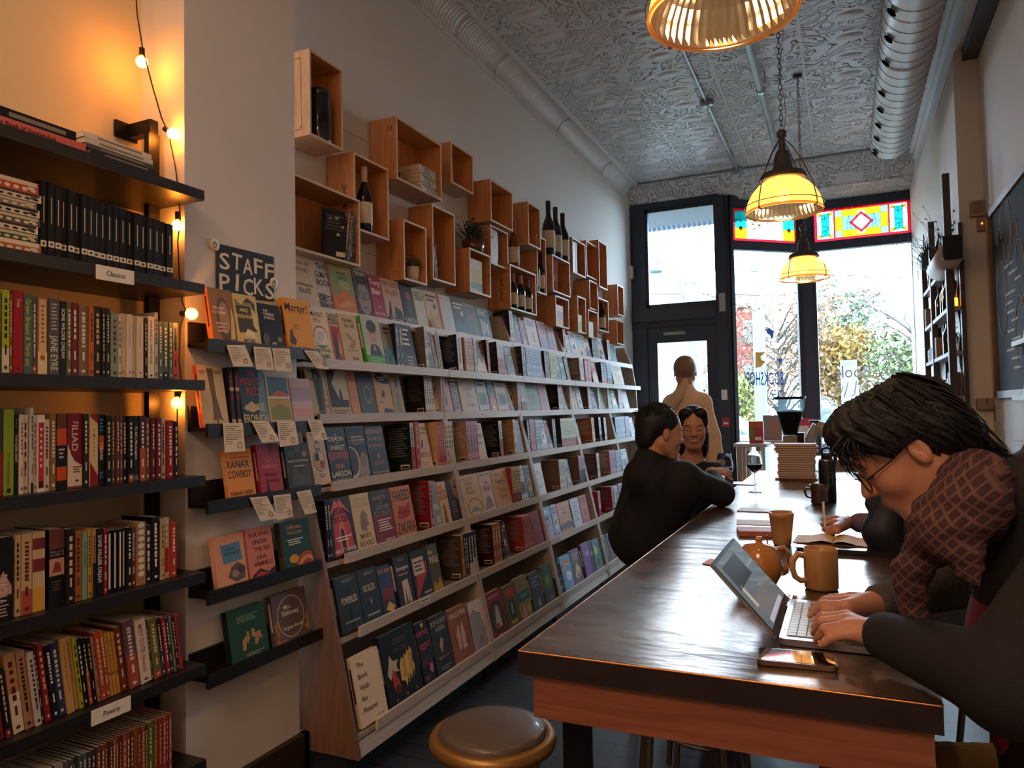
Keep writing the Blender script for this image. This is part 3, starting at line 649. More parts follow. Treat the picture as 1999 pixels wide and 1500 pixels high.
def draw(b, art, P, w_, h_, U, V, N):
 """print on a face: P(fx, fy, d) gives the point at fractions of the face, d = distance off it"""
 d = .00025; P0 = P; P = lambda x, y, d_: P0(min(1, max(0, x)), min(1, max(0, y)), d_)
 for a in art:
  k = a[0]; d += .00008
  if k == 'r': b.add([P(a[1], a[2], d), P(a[3], a[2], d), P(a[3], a[4], d), P(a[1], a[4], d)], [(0, 1, 2, 3)], cm(a[5]))
  elif k == 'e':
   n = 20; b.add([P(a[1] + a[3] * math.cos(2 * PI * t / n), a[2] + a[4] * math.sin(2 * PI * t / n), d) for t in range(n)], [tuple(range(n))], cm(a[5]))
  elif k == 'o':
   n = 24; vs = []
   for t in range(n):
    for s_ in (1, a[6] if len(a) > 6 else .88): vs.append(P(a[1] + s_ * a[3] * math.cos(2 * PI * t / n), a[2] + s_ * a[4] * math.sin(2 * PI * t / n), d))
   b.add(vs, [(2 * t, 2 * ((t + 1) % n), 2 * ((t + 1) % n) + 1, 2 * t + 1) for t in range(n)], cm(a[5]))
  elif k == 'g': b.add([P(x, y, d) for x, y in a[1]], [tuple(range(len(a[1])))], cm(a[2]))
  elif k == 'l':  # block of text-like lines: x0,y0,x1,y1,n,col
   for t in range(a[5]):
    y = a[4] - (t + .5) * (a[4] - a[2]) / a[5]; hh = (a[4] - a[2]) / a[5] * .22; e_ = (a[3] - a[1]) * (.08 * ((t * 7) % 4))
    b.add([P(a[1] + e_ * .3, y - hh, d), P(a[3] - e_, y - hh, d), P(a[3] - e_, y + hh, d), P(a[1] + e_ * .3, y + hh, d)], [(0, 1, 2, 3)], cm(a[6]))
  elif k == 't':  # text, x, y, cap height fraction, colour, align, max width, stretch
   b.text(a[1], P(a[2], a[3], d), U, V, a[4] * h_, cm(a[5]), a[6] if len(a) > 6 else 'C', (a[7] if len(a) > 7 else .92) * w_, a[8] if len(a) > 8 else 1.0)
  elif k == 'v':  # vertical lettering on a spine: text, y start (from top), size as fraction of width, colour, max length
   b.text(a[1], P(.5 - a[3] * .5, a[2], d), -V, U, a[3] * w_, cm(a[4]), 'L', (a[5] if len(a) > 5 else .8) * h_, a[6] if len(a) > 6 else 1.0)
def book(O, U, V, N, w_, h_, t_, col, face, art=(), side_art=(), spine=None, simple=False, hard=True, name='book', spine_art=()):
 """face 'F': front cover (w x h) looks along N, t deep.  face 'S': spine (w x h) looks along N, t deep"""
 U, V, N = Vector(U).normalized(), Vector(V).normalized(), Vector(N).normalized(); O = Vector(O)
 tb_ = .0022 if hard else .0009; ins = .003 if hard else .0006
 def pt(a, c, d): return U * a + V * c + N * d
 def bxx(b, a0, c0, d0, a1, c1, d1, m):
  vs = [pt(a, c, d) for d in (d0, d1) for a, c in ((a0, c0), (a1, c0), (a1, c1), (a0, c1))]
  b.add(vs, [(0, 3, 2, 1), (4, 5, 6, 7), (0, 1, 5, 4), (1, 2, 6, 5), (2, 3, 7, 6), (3, 0, 4, 7)], m)
 c_ = cm(col); sp = cm(spine or col)
 b = MB(); pg = b if simple else MB()
 if face == 'F':
  bxx(b, 0, 0, -tb_, w_, h_, 0, c_); bxx(b, 0, 0, -t_, w_, h_, -t_ + tb_, c_); bxx(b, 0, 0, -t_ + tb_, tb_, h_, -tb_, sp)
  bxx(pg, tb_, ins, -t_ + tb_, w_ - ins, h_ - ins, -tb_, paper)
  draw(b, art, lambda x, y, d: pt(x * w_, y * h_, d), w_, h_, U, V, N)
  draw(b, spine_art, lambda x, y, d: pt(-d, y * h_, -t_ + x * t_), t_, h_, N, V, -U)
 else:
  bxx(b, 0, 0, -t_, tb_, h_, 0, c_ if spine is None else cm(spine)); bxx(b, w_ - tb_, 0, -t_, w_, h_, 0, c_); bxx(b, tb_, 0, -tb_, w_ - tb_, h_, 0, c_)
  bxx(pg, tb_, ins, -t_ + ins, w_ - tb_, h_ - ins, -tb_, paper)
  draw(b, art, lambda x, y, d: pt(x * w_, y * h_, d), w_, h_, U, V, N)
  draw(b, side_art, lambda x, y, d: pt(-d, y * h_, -t_ + x * t_), t_, h_, N, V, -U)
 if simple: return b.build(name, loc=O)
 r = empty(name, O); b.build('cover', r); pg.build('page_block', r); return r
class Row:
 def __init__(s, phrase, group): s.phrase = phrase; s.group = group; s.items = []
 def add(s, o, desc, key=None): s.items.append((o, desc, key))
_used = set()
def label_rows(rows):
 def short(d): return d.split(' book')[0].split(' with')[0].split(' spine')[0]
 allit = []
 for r in rows:
  n = len(r.items)
  for i, (o, desc, key) in enumerate(r.items):
   o['category'] = 'book'; o['group'] = r.group
   if key is not None:
    first = next(j for j in range(n) if r.items[j][2] == key)
    lab = f"one of the alike {short(desc)} books, {ordinal(first + 1)} onward from left, {r.phrase}"
    o['label'] = lab; o['group'] = r.group + ', alike set from the ' + ordinal(first + 1)
   else:
    cands = []
    if sum(1 for q in r.items if q[1] == desc) == 1: cands.append(f"{desc} {r.phrase}" if r.phrase.startswith('on') else f"{desc}, {r.phrase}")
    if i and short(r.items[i - 1][1]) not in ('white', 'black'): cands.append(f"{desc} right of a {short(r.items[i - 1][1])} one, {r.phrase}")
    cands += [f"{desc}, {ordinal(i + 1)} from the left, {r.phrase}", f"{short(desc)} book, {ordinal(i + 1)} from the left, {r.phrase}"]
    for c_ in cands:
     if c_ not in _used and len(c_.split()) <= 16: break
    o['label'] = c_; _used.add(c_)
   # size in the photograph
   w0 = np.array(o.location); d_ = ROT.T @ (w0 - CAM)
   ms = [o] if o.type == 'MESH' else [c for c in o.children if c.type == 'MESH']
   pts = [w0 + np.array(v) for m_ in ms for v in m_.bound_box]; pr_ = [proj(q) for q in pts]
   xs_ = [max(0, min(1999, q[0])) for q in pr_]; ys_ = [max(0, min(1500, q[1])) for q in pr_]
   area = (max(xs_) - min(xs_)) * (max(ys_) - min(ys_))
   if key is not None and i and r.items[i - 1][2] == key: area *= .25
   allit.append((area, o))
 allit.sort(key=lambda q: -q[0]); rest = [o for a_, o in allit[MAX_BOOKS:]]
 # beyond three hundred: the smallest ones become one mass
 b = MB()
 for o in rest:
  ms = [o] if o.type == 'MESH' else [c for c in o.children]
  for m_ in ms:
   base = len(b.v); me = m_.data; L0 = Vector(o.location)
   b.v.extend([tuple(v.co + L0) for v in me.vertices]); sl_ = [b.slot(x) for x in me.materials]
   for p_ in me.polygons: b.f.append(tuple(base + q for q in p_.vertices)); b.mi.append(sl_[p_.material_index]); b.sm.append(False)
  for m_ in list(o.children): D.objects.remove(m_)
  D.objects.remove(o)
 if rest: tag(b.build('small_books'), 'the many slimmer and farther books filling the shelves between the larger ones', 'books', kind='stuff')
MAX_BOOKS = 300
rg = random.Random(3)
def gen_art(col, seed, accent=None):
 r = random.Random(seed); R, G, B_ = [int(col.lstrip('#')[i:i + 2], 16) for i in (0, 2, 4)]; darkc = (R + G + B_) < 300
 ink = '#e8ddd0' if darkc else r.choice(['#2a2628', '#3a2b28', '#22303a', '#6a2020'])
 ac = accent or r.choice(['#c0563a', '#d8c8a0', '#4a7a84', '#8a3a4a', '#caa050', '#5f6f52', '#e8ddd0', '#6b5a7a'])
 s = r.randrange(6); a = []
 if s == 0: a += [('r', .12, .2, .88, .55, ac), ('e', .5, .36, .2, .12, ink)]
 if s == 1: a += [('e', .5, .42, .3, .2, ac), ('e', .45, .45, .14, .1, ink)]
 if s == 2: a += [('r', 0, 0, 1, .38, ac), ('g', [(.2, .38), (.5, .6), (.8, .38)], ac), ('g', [(.3, .1), (.45, .3), (.7, .12)], ink)]
 if s == 3: a += [('g', [(0, .15), (.35, .5), (.6, .3), (1, .6), (1, 0), (0, 0)], ac), ('e', .7, .62, .1, .07, ink)]
 if s == 4: a += [('r', .3, .14, .42, .6, ac), ('r', .5, .2, .6, .55, ink), ('r', .68, .14, .78, .5, ac)]
 if s == 5: a += [('o', .5, .4, .3, .2, ac), ('l', .3, .3, .7, .5, 4, ink)]
 a += [('l', .12, .72, .9, .93, 2 + r.randrange(2), ink), ('l', .2, .04, .8, .1, 1, ink)]
 return a
def spine_gen(col, seed):
 r = random.Random(seed); R, G, B_ = [int(col.lstrip('#')[i:i + 2], 16) for i in (0, 2, 4)]; darkc = (R + G + B_) < 330
 ink = r.choice(['#e8ddd0', '#d8c090', '#f0e8e0']) if darkc else r.choice(['#2a2628', '#5a2420', '#22303a'])
 a = []; y = .9
 if r.random() < .35: a.append(('r', 0, .0, 1, r.choice([.12, .3, .5]), r.choice(['#b0503a', '#d8cbb0', '#3a4a55', '#20201f', '#8a2a2a'])))
 n = r.randrange(5, 11); L = r.uniform(.4, .62)
 for k in range(n):
  l = L / n * r.uniform(.5, .85); a.append(('r', .32, y - l, .68, y, ink)); y -= L / n
 a.append(('r', .38, .22, .62, .34, ink)); a.append(('e', .5, .07, .22, .022, ink)); return a
back_art = [('l', .12, .35, .88, .9, 9, '#b8a89a'), ('r', .55, .05, .9, .14, '#e8dcc8'), ('r', .58, .06, .87, .115, '#3a3432')]
back_art_d = [('l', .12, .3, .88, .92, 12, '#6f6a66'), ('r', .55, .05, .9, .14, '#e8dcc8'), ('r', .58, .06, .87, .115, '#3a3432')]
W, K, C_, O_ = '#f0e6d8', '#1b191b', '#e2cfae', '#e08a30'
ART = {
 'rilke': ('with spaced serif capitals', [('t', 'BOOK OF', .5, .80, .075, '#6a5a4c'), ('t', 'HOURS', .5, .67, .075, '#6a5a4c'), ('t', 'RAINER MARIA', .5, .40, .05, '#6a5a4c'), ('t', 'RILKE', .5, .27, .09, '#5a4a3c')]),
 'climate': ('with stacked bold capitals and red edge', [('r', .86, 0, 1, 1, '#b83a34'), ('r', 0, .0, .5, .33, '#8f8a88'), ('t', 'THE', .5, .80, .12, K), ('t', 'CLIMATE', .48, .64, .12, K), ('t', 'BOOK', .5, .48, .12, K), ('t', 'GRETA', .5, .18, .12, K), ('t', 'THUNBERG', .48, .03, .12, K)]),
 'rides': ('with a green and orange painted landscape', [('g', [(0, 0), (1, 0), (1, .35), (.5, .5), (0, .3)], '#cf7a3c'), ('g', [(0, .3), (.5, .5), (1, .4), (1, .8), (0, .9)], '#8a9a60'), ('g', [(.1, .1), (.9, .2), (.6, .3)], '#d8a050'), ('e', .6, .6, .25, .1, '#a9a86a'), ('t', 'RIDES', .55, .70, .07, '#3a4030'), ('l', .3, .8, .7, .86, 1, '#3a4030')]),
 'face': ('with a bespectacled face', [('r', 0, 0, 1, .8, '#4a4440'), ('e', .55, .4, .4, .34, '#9a8a80'), ('o', .38, .47, .16, .08, '#1c1a1a', .8), ('o', .75, .47, .16, .08, '#1c1a1a', .8), ('g', [(.52, .45), (.6, .32), (.46, .32)], '#7a6c64'), ('r', .38, .2, .72, .23, '#5a4a48'), ('e', .55, .8, .44, .1, '#39322f'), ('l', .15, .88, .9, .97, 2, '#d8ccc0')]),
 'blair': ('with big white serif name', [('t', 'Tony', .5, .78, .13, W, 'C', .9), ('t', 'Blair', .5, .58, .13, W, 'C', .9), ('t', 'On', .6, .28, .06, W), ('t', 'Leadership', .5, .13, .06, W)]),
 'allies': ('with red capitals over harbour cranes', [('t', 'THE GOOD', .5, .83, .12, '#8a3426', 'C', .94), ('t', 'ALLIES', .5, .65, .12, '#8a3426', 'C', .9), ('r', 0, 0, 1, .12, '#2a2220'), ('g', [(.1, .1), (.3, .5), (.36, .5), (.3, .1)], '#2f2724'), ('g', [(.5, .1), (.55, .4), (.9, .3), (.95, .1)], '#3a302c'), ('t', 'TIM COOK', .55, .03, .07, W)]),
 'union': ('with bold white word at the foot', [('e', .6, .75, .22, .1, '#a05a54'), ('g', [(.3, .3), (.8, .3), (.7, .65), (.45, .65)], '#5a5654'), ('t', 'UNION', .5, .08, .12, W, 'C', .9)]),
 'who': ('with heavy black title at the top', [('t', "WHO'S", .4, .87, .06, K), ('t', 'AFRAID OF', .5, .79, .06, K), ('t', 'GENDER?', .5, .71, .06, K)]),
 'magic': ('with a big round disc and pink and green title', [('t', 'MAGIC', .45, .86, .085, K), ('t', 'PILL', .45, .75, .085, '#c0406a'), ('e', .5, .5, .36, .18, '#b8345c'), ('e', .5, .48, .34, .17, W), ('l', .28, .38, .72, .58, 6, '#b8a0a0'), ('g', [(.15, .3), (.85, .3), (.5, .24)], '#4a8a50'), ('t', 'JOHANN', .5, .17, .075, '#6a7a2a'), ('t', 'HARI', .55, .05, .085, K)]),
 'magical': ('with a red and blue woodcut figure', [('t', 'THE AGE OF', .55, .92, .05, K), ('t', 'MAGICAL', .5, .84, .07, K), ('t', 'OVERTHINKING', .5, .77, .05, K), ('r', .08, .02, .95, .73, '#b02c30'), ('g', [(.15, .05), (.4, .7), (.6, .4), (.55, .05)], '#31405a'), ('g', [(.55, .1), (.8, .6), (.9, .2)], '#d0a060'), ('g', [(.3, .2), (.5, .35), (.7, .1)], '#3a2a3a')]),
 'health': ('with drawn reaching hands', [('t', 'Health', .5, .84, .085, '#4a4a30'), ('t', 'for All', .55, .73, .085, '#4a4a30'), ('g', [(.25, .62), (.45, .6), (.75, .42), (.7, .38), (.35, .52)], '#a08a60'), ('g', [(.3, .32), (.7, .5), (.76, .46), (.6, .3)], '#a08a60'), ('r', .2, .26, .8, .275, '#5a4a30'), ('t', 'Jane', .6, .08, .08, '#4a4a30')]),
 'portrait': ('with a young portrait and green spine', [('r', 0, 0, 1, .2, '#55a838'), ('r', 0, .2, 1, 1, '#bfc0ae'), ('g', [(.2, .2), (.3, .4), (.5, .46), (.72, .4), (.9, .2)], '#30343a'), ('e', .5, .63, .23, .2, '#caa48e'), ('e', .5, .8, .27, .13, '#4a3428'), ('g', [(.4, .3), (.5, .45), (.6, .3)], '#a88a78'), ('e', .42, .66, .035, .014, '#2a2220'), ('e', .6, .66, .035, .014, '#2a2220'), ('r', .44, .52, .57, .535, '#9a5a50'), ('l', .1, .03, .9, .16, 3, '#8fce70')]),
 'leftlines': ('with four left-set white words', [('l', .1, .5, .8, .94, 4, W), ('l', .3, .06, .8, .3, 3, '#b8a89c')]),
 'pillar': ('with a dark drawn tower strip', [('g', [(.4, 0), (.3, 1), (.62, 1), (.85, .65), (.75, 0)], '#5e5a50'), ('g', [(.45, .1), (.4, .9), (.55, .9), (.68, .6), (.6, .1)], '#3f3c38'), ('e', .5, .72, .07, .06, '#8a8474'), ('t', 'All', .2, .8, .06, '#5a4a38'), ('t', 'Things', .18, .66, .05, '#5a4a38'), ('t', 'Are', .8, .42, .05, '#5a4a38'), ('t', 'Too', .82, .28, .05, '#5a4a38'), ('t', 'Small', .82, .16, .05, '#5a4a38')]),
 'cone': ('with two figures in a light cone', [('r', .06, .16, .94, .9, '#30262a'), ('g', [(.25, .62), (.55, .9), (.94, .88), (.94, .3), (.5, .3)], '#c8bca4'), ('r', .06, .16, .94, .3, '#3c3230'), ('g', [(.52, .2), (.56, .5), (.64, .5), (.68, .2)], '#2b2224'), ('l', .1, .03, .9, .12, 2, '#7a6a50')]),
 'sweet': ('with faint letters', [('t', 'SWEET', .55, .8, .06, '#a06848'), ('t', 'HEAT ID', .5, .7, .06, '#a06848'), ('l', .1, .3, .9, .4, 1, '#c08a60')]),
 'ring': ('with a thin white ring', [('o', .55, .42, .22, .17, '#d8d0c4', .9)]),
 'feet': ('with black footprints', [('g', [(.1, .82), (.3, .95), (.6, .88), (.95, .78), (.95, .68), (.55, .68), (.2, .72)], K), ('l', .25, .74, .85, .84, 2, C_), ('g', [(.35, .42), (.5, .55), (.58, .5), (.5, .36)], K), ('g', [(.3, .04), (.4, .14), (.9, .12), (.95, .03)], K), ('l', .1, .25, .4, .3, 1, '#7a6a50')]),
 'man': ('with a seated man in sepia', [('g', [(.2, 0), (.35, .5), (.6, .6), (.75, .3), (.8, 0)], '#8a7650'), ('e', .55, .78, .14, .12, '#4a3a2c'), ('l', .1, .88, .9, .96, 1, '#5a4a38')]),
 'wheel': ('with a four-colour medicine wheel', [('t', 'THE WORLD', .45, .93, .04, '#7a6a5c'), ('t', 'TE PLANET?', .5, .86, .04, '#7a6a5c'), ('g', [(.35, .62), (.4, .76), (.5, .8), (.6, .74), (.66, .62)], '#5a4a42'), ('g', [(.4, .64), (.43, .73), (.56, .73), (.62, .64)], C_), ('e', .5, .42, .36, .19, '#3a3230'), ('e', .5, .42, .33, .175, C_), ('g', [(.5, .42), (.5, .58), (.28, .54), (.22, .42)], '#2a2a30'), ('g', [(.5, .42), (.22, .42), (.28, .3), (.5, .26)], '#d8a84a'), ('g', [(.5, .42), (.5, .26), (.72, .3), (.78, .42)], '#a83430'), ('l', .35, .12, .75, .2, 2, '#6a5a50')]),
 'demon': ('with fort silhouette on red sky', [('r', 0, .3, 1, .55, '#8a3a30'), ('r', 0, .28, 1, .4, '#3a2c30'), ('r', .3, .36, .75, .42, '#1c181c'), ('t', 'THE', .5, .84, .03, W), ('t', 'DEMON', .5, .74, .085, W, 'C', .8), ('t', 'OF', .5, .69, .03, W), ('t', 'UNREST', .5, .58, .085, W, 'C', .82), ('t', 'ERIK', .5, .24, .085, '#e08a6a', 'C', .6), ('t', 'LARSON', .5, .10, .10, W, 'C', .92), ('r', .1, .05, .9, .055, W)]),
 'daydream': ('with an astronaut helmet', [('t', 'Daydreaming', .55, .78, .045, W), ('t', 'in the Solar System', .55, .72, .04, W), ('l', .25, .64, .9, .7, 2, '#a09890'), ('e', .1, .32, .42, .3, '#b8aaa0'), ('e', .06, .34, .36, .26, '#2a262a'), ('g', [(.35, 0), (.5, .35), (.75, .52), (.95, .4), (.9, .1), (.8, 0)], '#9a8478'), ('e', .7, .36, .18, .13, '#857064')]),
 'alex': ('with ornate gold capitals', [('t', 'ALEXANDER', .5, .86, .08, '#c0a080'), ('t', 'AT THE END', .5, .72, .06, '#c0a080'), ('t', 'OF THE WORLD', .5, .58, .06, '#c0a080'), ('g', [(.45, .42), (.6, .55), (.52, .46), (.62, .4), (.48, .34)], '#b06a50'), ('l', .2, .22, .8, .3, 2, '#c06a50'), ('t', 'RACHEL KOUSSER', .5, .06, .045, '#c0a080')]),
 'nexus': ('with a small black pigeon', [('t', 'Yuval Noah', .5, .86, .065, '#4a3a2c'), ('t', 'Harari', .55, .76, .065, '#4a3a2c'), ('g', [(.25, .46), (.3, .54), (.42, .64), (.5, .62), (.48, .52), (.38, .44)], '#33302e'), ('t', 'NEXUS', .5, .26, .10, '#8a3a26', 'C', .85), ('l', .1, .06, .7, .16, 2, '#8a7a60')]),
 'cosmo': ('with thin black title letters', [('t', 'COSMO', .4, .6, .12, '#3a3028'), ('t', 'ech', .4, .42, .10, '#3a3028'), ('l', .1, .8, .9, .95, 3, '#7a6a54')]),
 'eden': ('with a dark figure under red palms', [('g', [(.1, 0), (.2, .6), (.5, .95), (.85, .6), (.9, .1)], '#c2403c'), ('g', [(.3, .1), (.4, .5), (.5, .7), (.62, .5), (.7, .1)], '#e0705a'), ('g', [(.4, .98), (.5, .85), (.1, .7)], '#e06a50'), ('g', [(.55, .98), (.5, .85), (.95, .7)], '#e06a50'), ('g', [(.44, .02), (.42, .3), (.45, .42), (.5, .48), (.56, .42), (.58, .3), (.56, .02)], '#241820'), ('t', 'EDEN', .55, .72, .10, '#2a1420', 'C', .6), ('t', 'UNDONE', .55, .57, .10, '#2a1420', 'C', .8), ('l', .2, .24, .85, .34, 2, W), ('t', 'ABBOTT KAHLER', .52, .06, .06, W, 'C', .88)]),
 'beard': ('with an engraved emperor', [('t', 'EMPEROR', .5, .86, .07, '#b8a888'), ('t', 'OF ROME', .5, .76, .08, '#b8a888'), ('g', [(.3, .35), (.35, .6), (.55, .7), (.75, .6), (.7, .5), (.78, .42), (.6, .38), (.62, .3)], '#8a7660'), ('t', 'MARY', .5, .19, .09, '#6a5a46', 'C', .6), ('t', 'BEARD', .5, .05, .10, '#6a5a46', 'C', .85)]),
 'ghosts': ('with tall grey ghostly capitals above maroon', [('r', 0, 0, 1, .52, '#7a1c22'), ('t', 'GHOSTS', .45, .82, .075, '#a09890'), ('t', 'OF', .5, .74, .05, '#a09890'), ('t', 'CROOK', .55, .63, .085, '#a09890'), ('t', 'COUNTY', .5, .52, .09, '#a09890', 'C', .86), ('l', .2, .22, .85, .46, 5, W), ('l', .4, .04, .9, .08, 1, W)]),
 'fareed': ('with drippy black capitals and red back', [('t', 'FAREED', .5, .72, .2, K, 'C', .9), ('g', [(.15, .38), (.3, .62), (.6, .58), (.85, .66), (.8, .4), (.4, .34)], '#b02c20'), ('t', 'Revolutions', .5, .46, .06, K), ('t', 'ZAKARIA', .5, .08, .22, K, 'C', .95)]),
 'ber': ('with pale grey-blue sky', [('t', 'BER', .5, .38, .12, W), ('l', .3, .1, .9, .24, 3, W)]),
 'tiber': ('with red condensed capitals over a statue', [('t', 'THE', .25, .82, .09, '#b02a24'), ('t', 'NEVER', .5, .70, .1, '#b02a24'), ('t', 'ENDER', .5, .58, .1, '#b02a24'), ('g', [(.2, 0), (.3, .4), (.45, .5), (.55, .4), (.6, 0)], '#7a5a30')]),
 'eye': ('with a half-lit face', [('g', [(.4, 1), (1, 1), (1, .45), (.7, .55), (.5, .7)], '#a07a68'), ('e', .75, .82, .12, .03, '#2a1a18'), ('l', .2, .2, .7, .5, 4, '#6a5a64')]),
 'world': ('with blue-grey condensed title and a circle', [('t', 'HOW THE', .45, .86, .07, '#6a7890'), ('t', 'WORLD', .45, .75, .08, '#6a7890'), ('t', 'MADE', .45, .64, .07, '#6a7890'), ('t', 'THE WEST', .5, .53, .07, '#6a7890'), ('o', .6, .2, .36, .22, '#3a3a44', .92), ('g', [(.35, .1), (.5, .24), (.7, .2), (.85, .1)], '#8a90a0')]),
 'siege': ('with red siege title on white', [('t', 'BEN MACINTYRE', .5, .9, .045, '#4a4048'), ('t', 'THE', .5, .68, .09, '#a82430', 'C', .5), ('t', 'SIEGE', .5, .52, .12, '#a82430', 'C', .9), ('g', [(.1, .05), (.3, .35), (.6, .4), (.9, .1)], '#8a8488')]),
 'freedom': ('with serif title in black and red', [('t', 'On', .35, .82, .08, '#3a3a44'), ('t', 'Freedom', .5, .64, .1, '#3a3a44', 'C', .8), ('t', 'Timothy', .55, .42, .1, '#b0443a', 'C', .8), ('t', 'Snyder', .55, .24, .1, '#b0443a', 'C', .7)]),
 'powerless': ('with a figure and pale title', [('l', .3, .88, .85, .94, 2, '#9aa0a0'), ('t', 'POWERLESS', .52, .50, .12, '#e0d8c8', 'C', .88, .5), ('g', [(.45, .04), (.42, .3), (.5, .45), (.58, .3), (.55, .04)], '#14161a'), ('g', [(.46, .62), (.5, .82), (.54, .62)], '#0e0f12'), ('l', .2, .14, .85, .2, 1, '#9aa0a0')]),
 'reckless': ('with pale capitals and a V emblem', [('l', .3, .88, .85, .94, 2, '#9aa0a0'), ('t', 'RECKLESS', .5, .58, .12, '#d8c8a0', 'C', .85, .5), ('g', [(.4, .5), (.5, .3), (.6, .5), (.5, .37)], '#c8b890'), ('l', .2, .1, .85, .18, 1, '#9aa0a0')]),
 'comic': ('with pink comic title and red crowd', [('t', 'DOG MAN', .5, .84, .085, '#e88a70', 'C', .86), ('g', [(0, .6), (.3, .78), (.8, .72), (1, .5), (1, .3), (0, .35)], '#3a4a6a'), ('g', [(.1, .3), (.3, .55), (.6, .5), (.9, .55), (.85, .25)], '#8a2a34'), ('g', [(.2, .1), (.5, .25), (.9, .12), (.7, .02)], '#d8b04a')]),
 'lighthouse': ('with pink ghostly band', [('t', 'MAGO', .5, .9, .05, '#8a8a8a'), ('t', 'Strangers', .5, .72, .08, W, 'C', .8), ('l', .2, .6, .8, .66, 1, '#e08a7a'), ('g', [(.3, .05), (.32, .5), (.7, .52), (.78, .05)], '#e0c0ac'), ('g', [(.4, .05), (.46, .4), (.52, .05)], '#3a2a2a'), ('g', [(.58, .05), (.6, .3), (.66, .05)], '#a04a44')]),
 'redslash': ('with red diagonal and cream panel', [('g', [(.05, 0), (.2, .5), (.9, .75), (.85, .5)], '#b83430'), ('r', .1, .5, .75, .85, '#d8c8b0'), ('l', .15, .55, .7, .8, 3, '#4a4440'), ('r', .5, .08, .95, .12, '#b8a890')]),
 'wild': ('with swirling cream title over leaves', [('t', 'the', .3, .8, .1, '#e0d4b8'), ('t', 'Wild', .5, .6, .16, '#e0d4b8', 'C', .85), ('g', [(0, 0), (.2, .25), (.5, .15), (.8, .3), (1, 0)], '#b08a30')]),
 'nopic': ('with a tall stacked serif title', [('t', 'The', .15, .82, .075, K, 'L', .8), ('t', 'Book', .15, .66, .075, K, 'L'), ('t', 'With', .15, .50, .075, K, 'L'), ('t', 'No', .15, .34, .075, K, 'L'), ('t', 'Pictures', .15, .18, .075, K, 'L', .75), ('t', 'B. J. Novak', .62, .05, .025, K, 'L', .34)]),
 'greek': ('with gold horses and a red chariot', [('t', 'GREEK', .55, .80, .08, '#5a5436', 'C', .6), ('t', 'MYTHS', .55, .68, .08, '#5a5436', 'C', .6), ('e', .25, .52, .12, .09, '#d8b04a'), ('g', [(.08, .45), (.14, .56), (.2, .7), (.28, .58), (.42, .6), (.34, .5), (.42, .42), (.26, .46), (.14, .36)], '#c8bca0'), ('g', [(.18, .4), (.24, .5), (.34, .36), (.4, .2), (.3, .14), (.2, .2)], '#b8402c'), ('e', .3, .2, .09, .06, '#6a2018')] + [('g', [(.42 + .09 * k, .28 + .025 * k), (.44 + .09 * k, .5 + .03 * k), (.52 + .09 * k, .6 + .03 * k), (.58 + .09 * k, .52 + .03 * k), (.54 + .09 * k, .4 + .03 * k), (.62 + .08 * k, .3 + .03 * k), (.56 + .08 * k, .16 + .03 * k), (.52 + .09 * k, .26 + .03 * k)], ('#e0bc60', '#c89c40')[k % 2]) for k in range(4)] + [('r', .2, .04, .24, .08, '#8a8478'), ('r', .5, .05, .54, .1, '#8a8478'), ('r', .8, .06, .83, .1, '#8a8478')]),
 'aerhe': ('with pink blackletter words', [('t', 'aerhe', .45, .78, .11, '#c04a7a', 'C', .85), ('t', 'agger', .5, .58, .11, '#c04a7a', 'C', .9), ('t', 'ald', .35, .3, .11, '#8a3a6a', 'C', .4), ('g', [(.6, .2), (.66, .34), (.75, .28), (.86, .34), (.88, .22), (.8, .14), (.7, .16)], '#d06a90'), ('e', .55, .94, .12, .035, '#d8b86a'), ('l', .1, .06, .5, .14, 2, '#b04a80')]),
 'dog': ('with hand-lettered title over flowers', [('t', 'JOY IS NOT', .5, .84, .075, '#c8c4ac', 'C', .86), ('t', 'A DOG', .55, .72, .08, '#c8c4ac', 'C', .5), ('g', [(.35, .48), (.5, .62), (.6, .55), (.5, .4), (.42, .34)], '#c89a6a')] + [('e', .25 + .1 * (k % 6), .28 + .05 * ((k * 5) % 5), .04, .022, ('#d0b860', '#a84a4a', '#8a8a50', '#7a4a6a')[k % 4]) for k in range(16)] + [('l', .2, .06, .85, .14, 2, '#8a8878')]),
 'frost': ('with pale swirling flames on copper', [('t', 'FROSTFIRE', .5, .82, .09, '#e8d8c8', 'C', .92), ('g', [(.3, .2), (.25, .5), (.4, .7), (.48, .5), (.44, .25)], '#d8a890'), ('g', [(.5, .2), (.52, .6), (.62, .7), (.7, .5), (.66, .3), (.74, .22)], '#e0b8a0'), ('g', [(.2, .3), (.1, .6), (.25, .45)], '#8a4a38'), ('g', [(.75, .3), (.9, .55), (.8, .25)], '#8a3a30')]),
 'drip': ('with a white drip over grey', [('g', [(0, .75), (.25, .85), (.5, .78), (.75, .72), (.82, .45), (.9, .4), (.95, .75), (1, 1), (0, 1)], '#e8e0dc'), ('g', [(.3, .1), (.5, .35), (.7, .15)], '#8f8c94')]),
 'dimsum': ('with a dark oval scene on red', [('e', .55, .42, .36, .36, '#3a2a28'), ('e', .55, .42, .28, .29, '#4a5a50'), ('g', [(.4, .2), (.5, .6), (.58, .72), (.66, .55), (.74, .2)], '#c8b8a0'), ('e', .5, .25, .1, .05, '#b83430'), ('t', 'DIM SUM PALACE', .52, .86, .05, '#e8c8a0', 'C', .86), ('t', 'X. FANG', .5, .03, .035, '#e8c8a0')]),
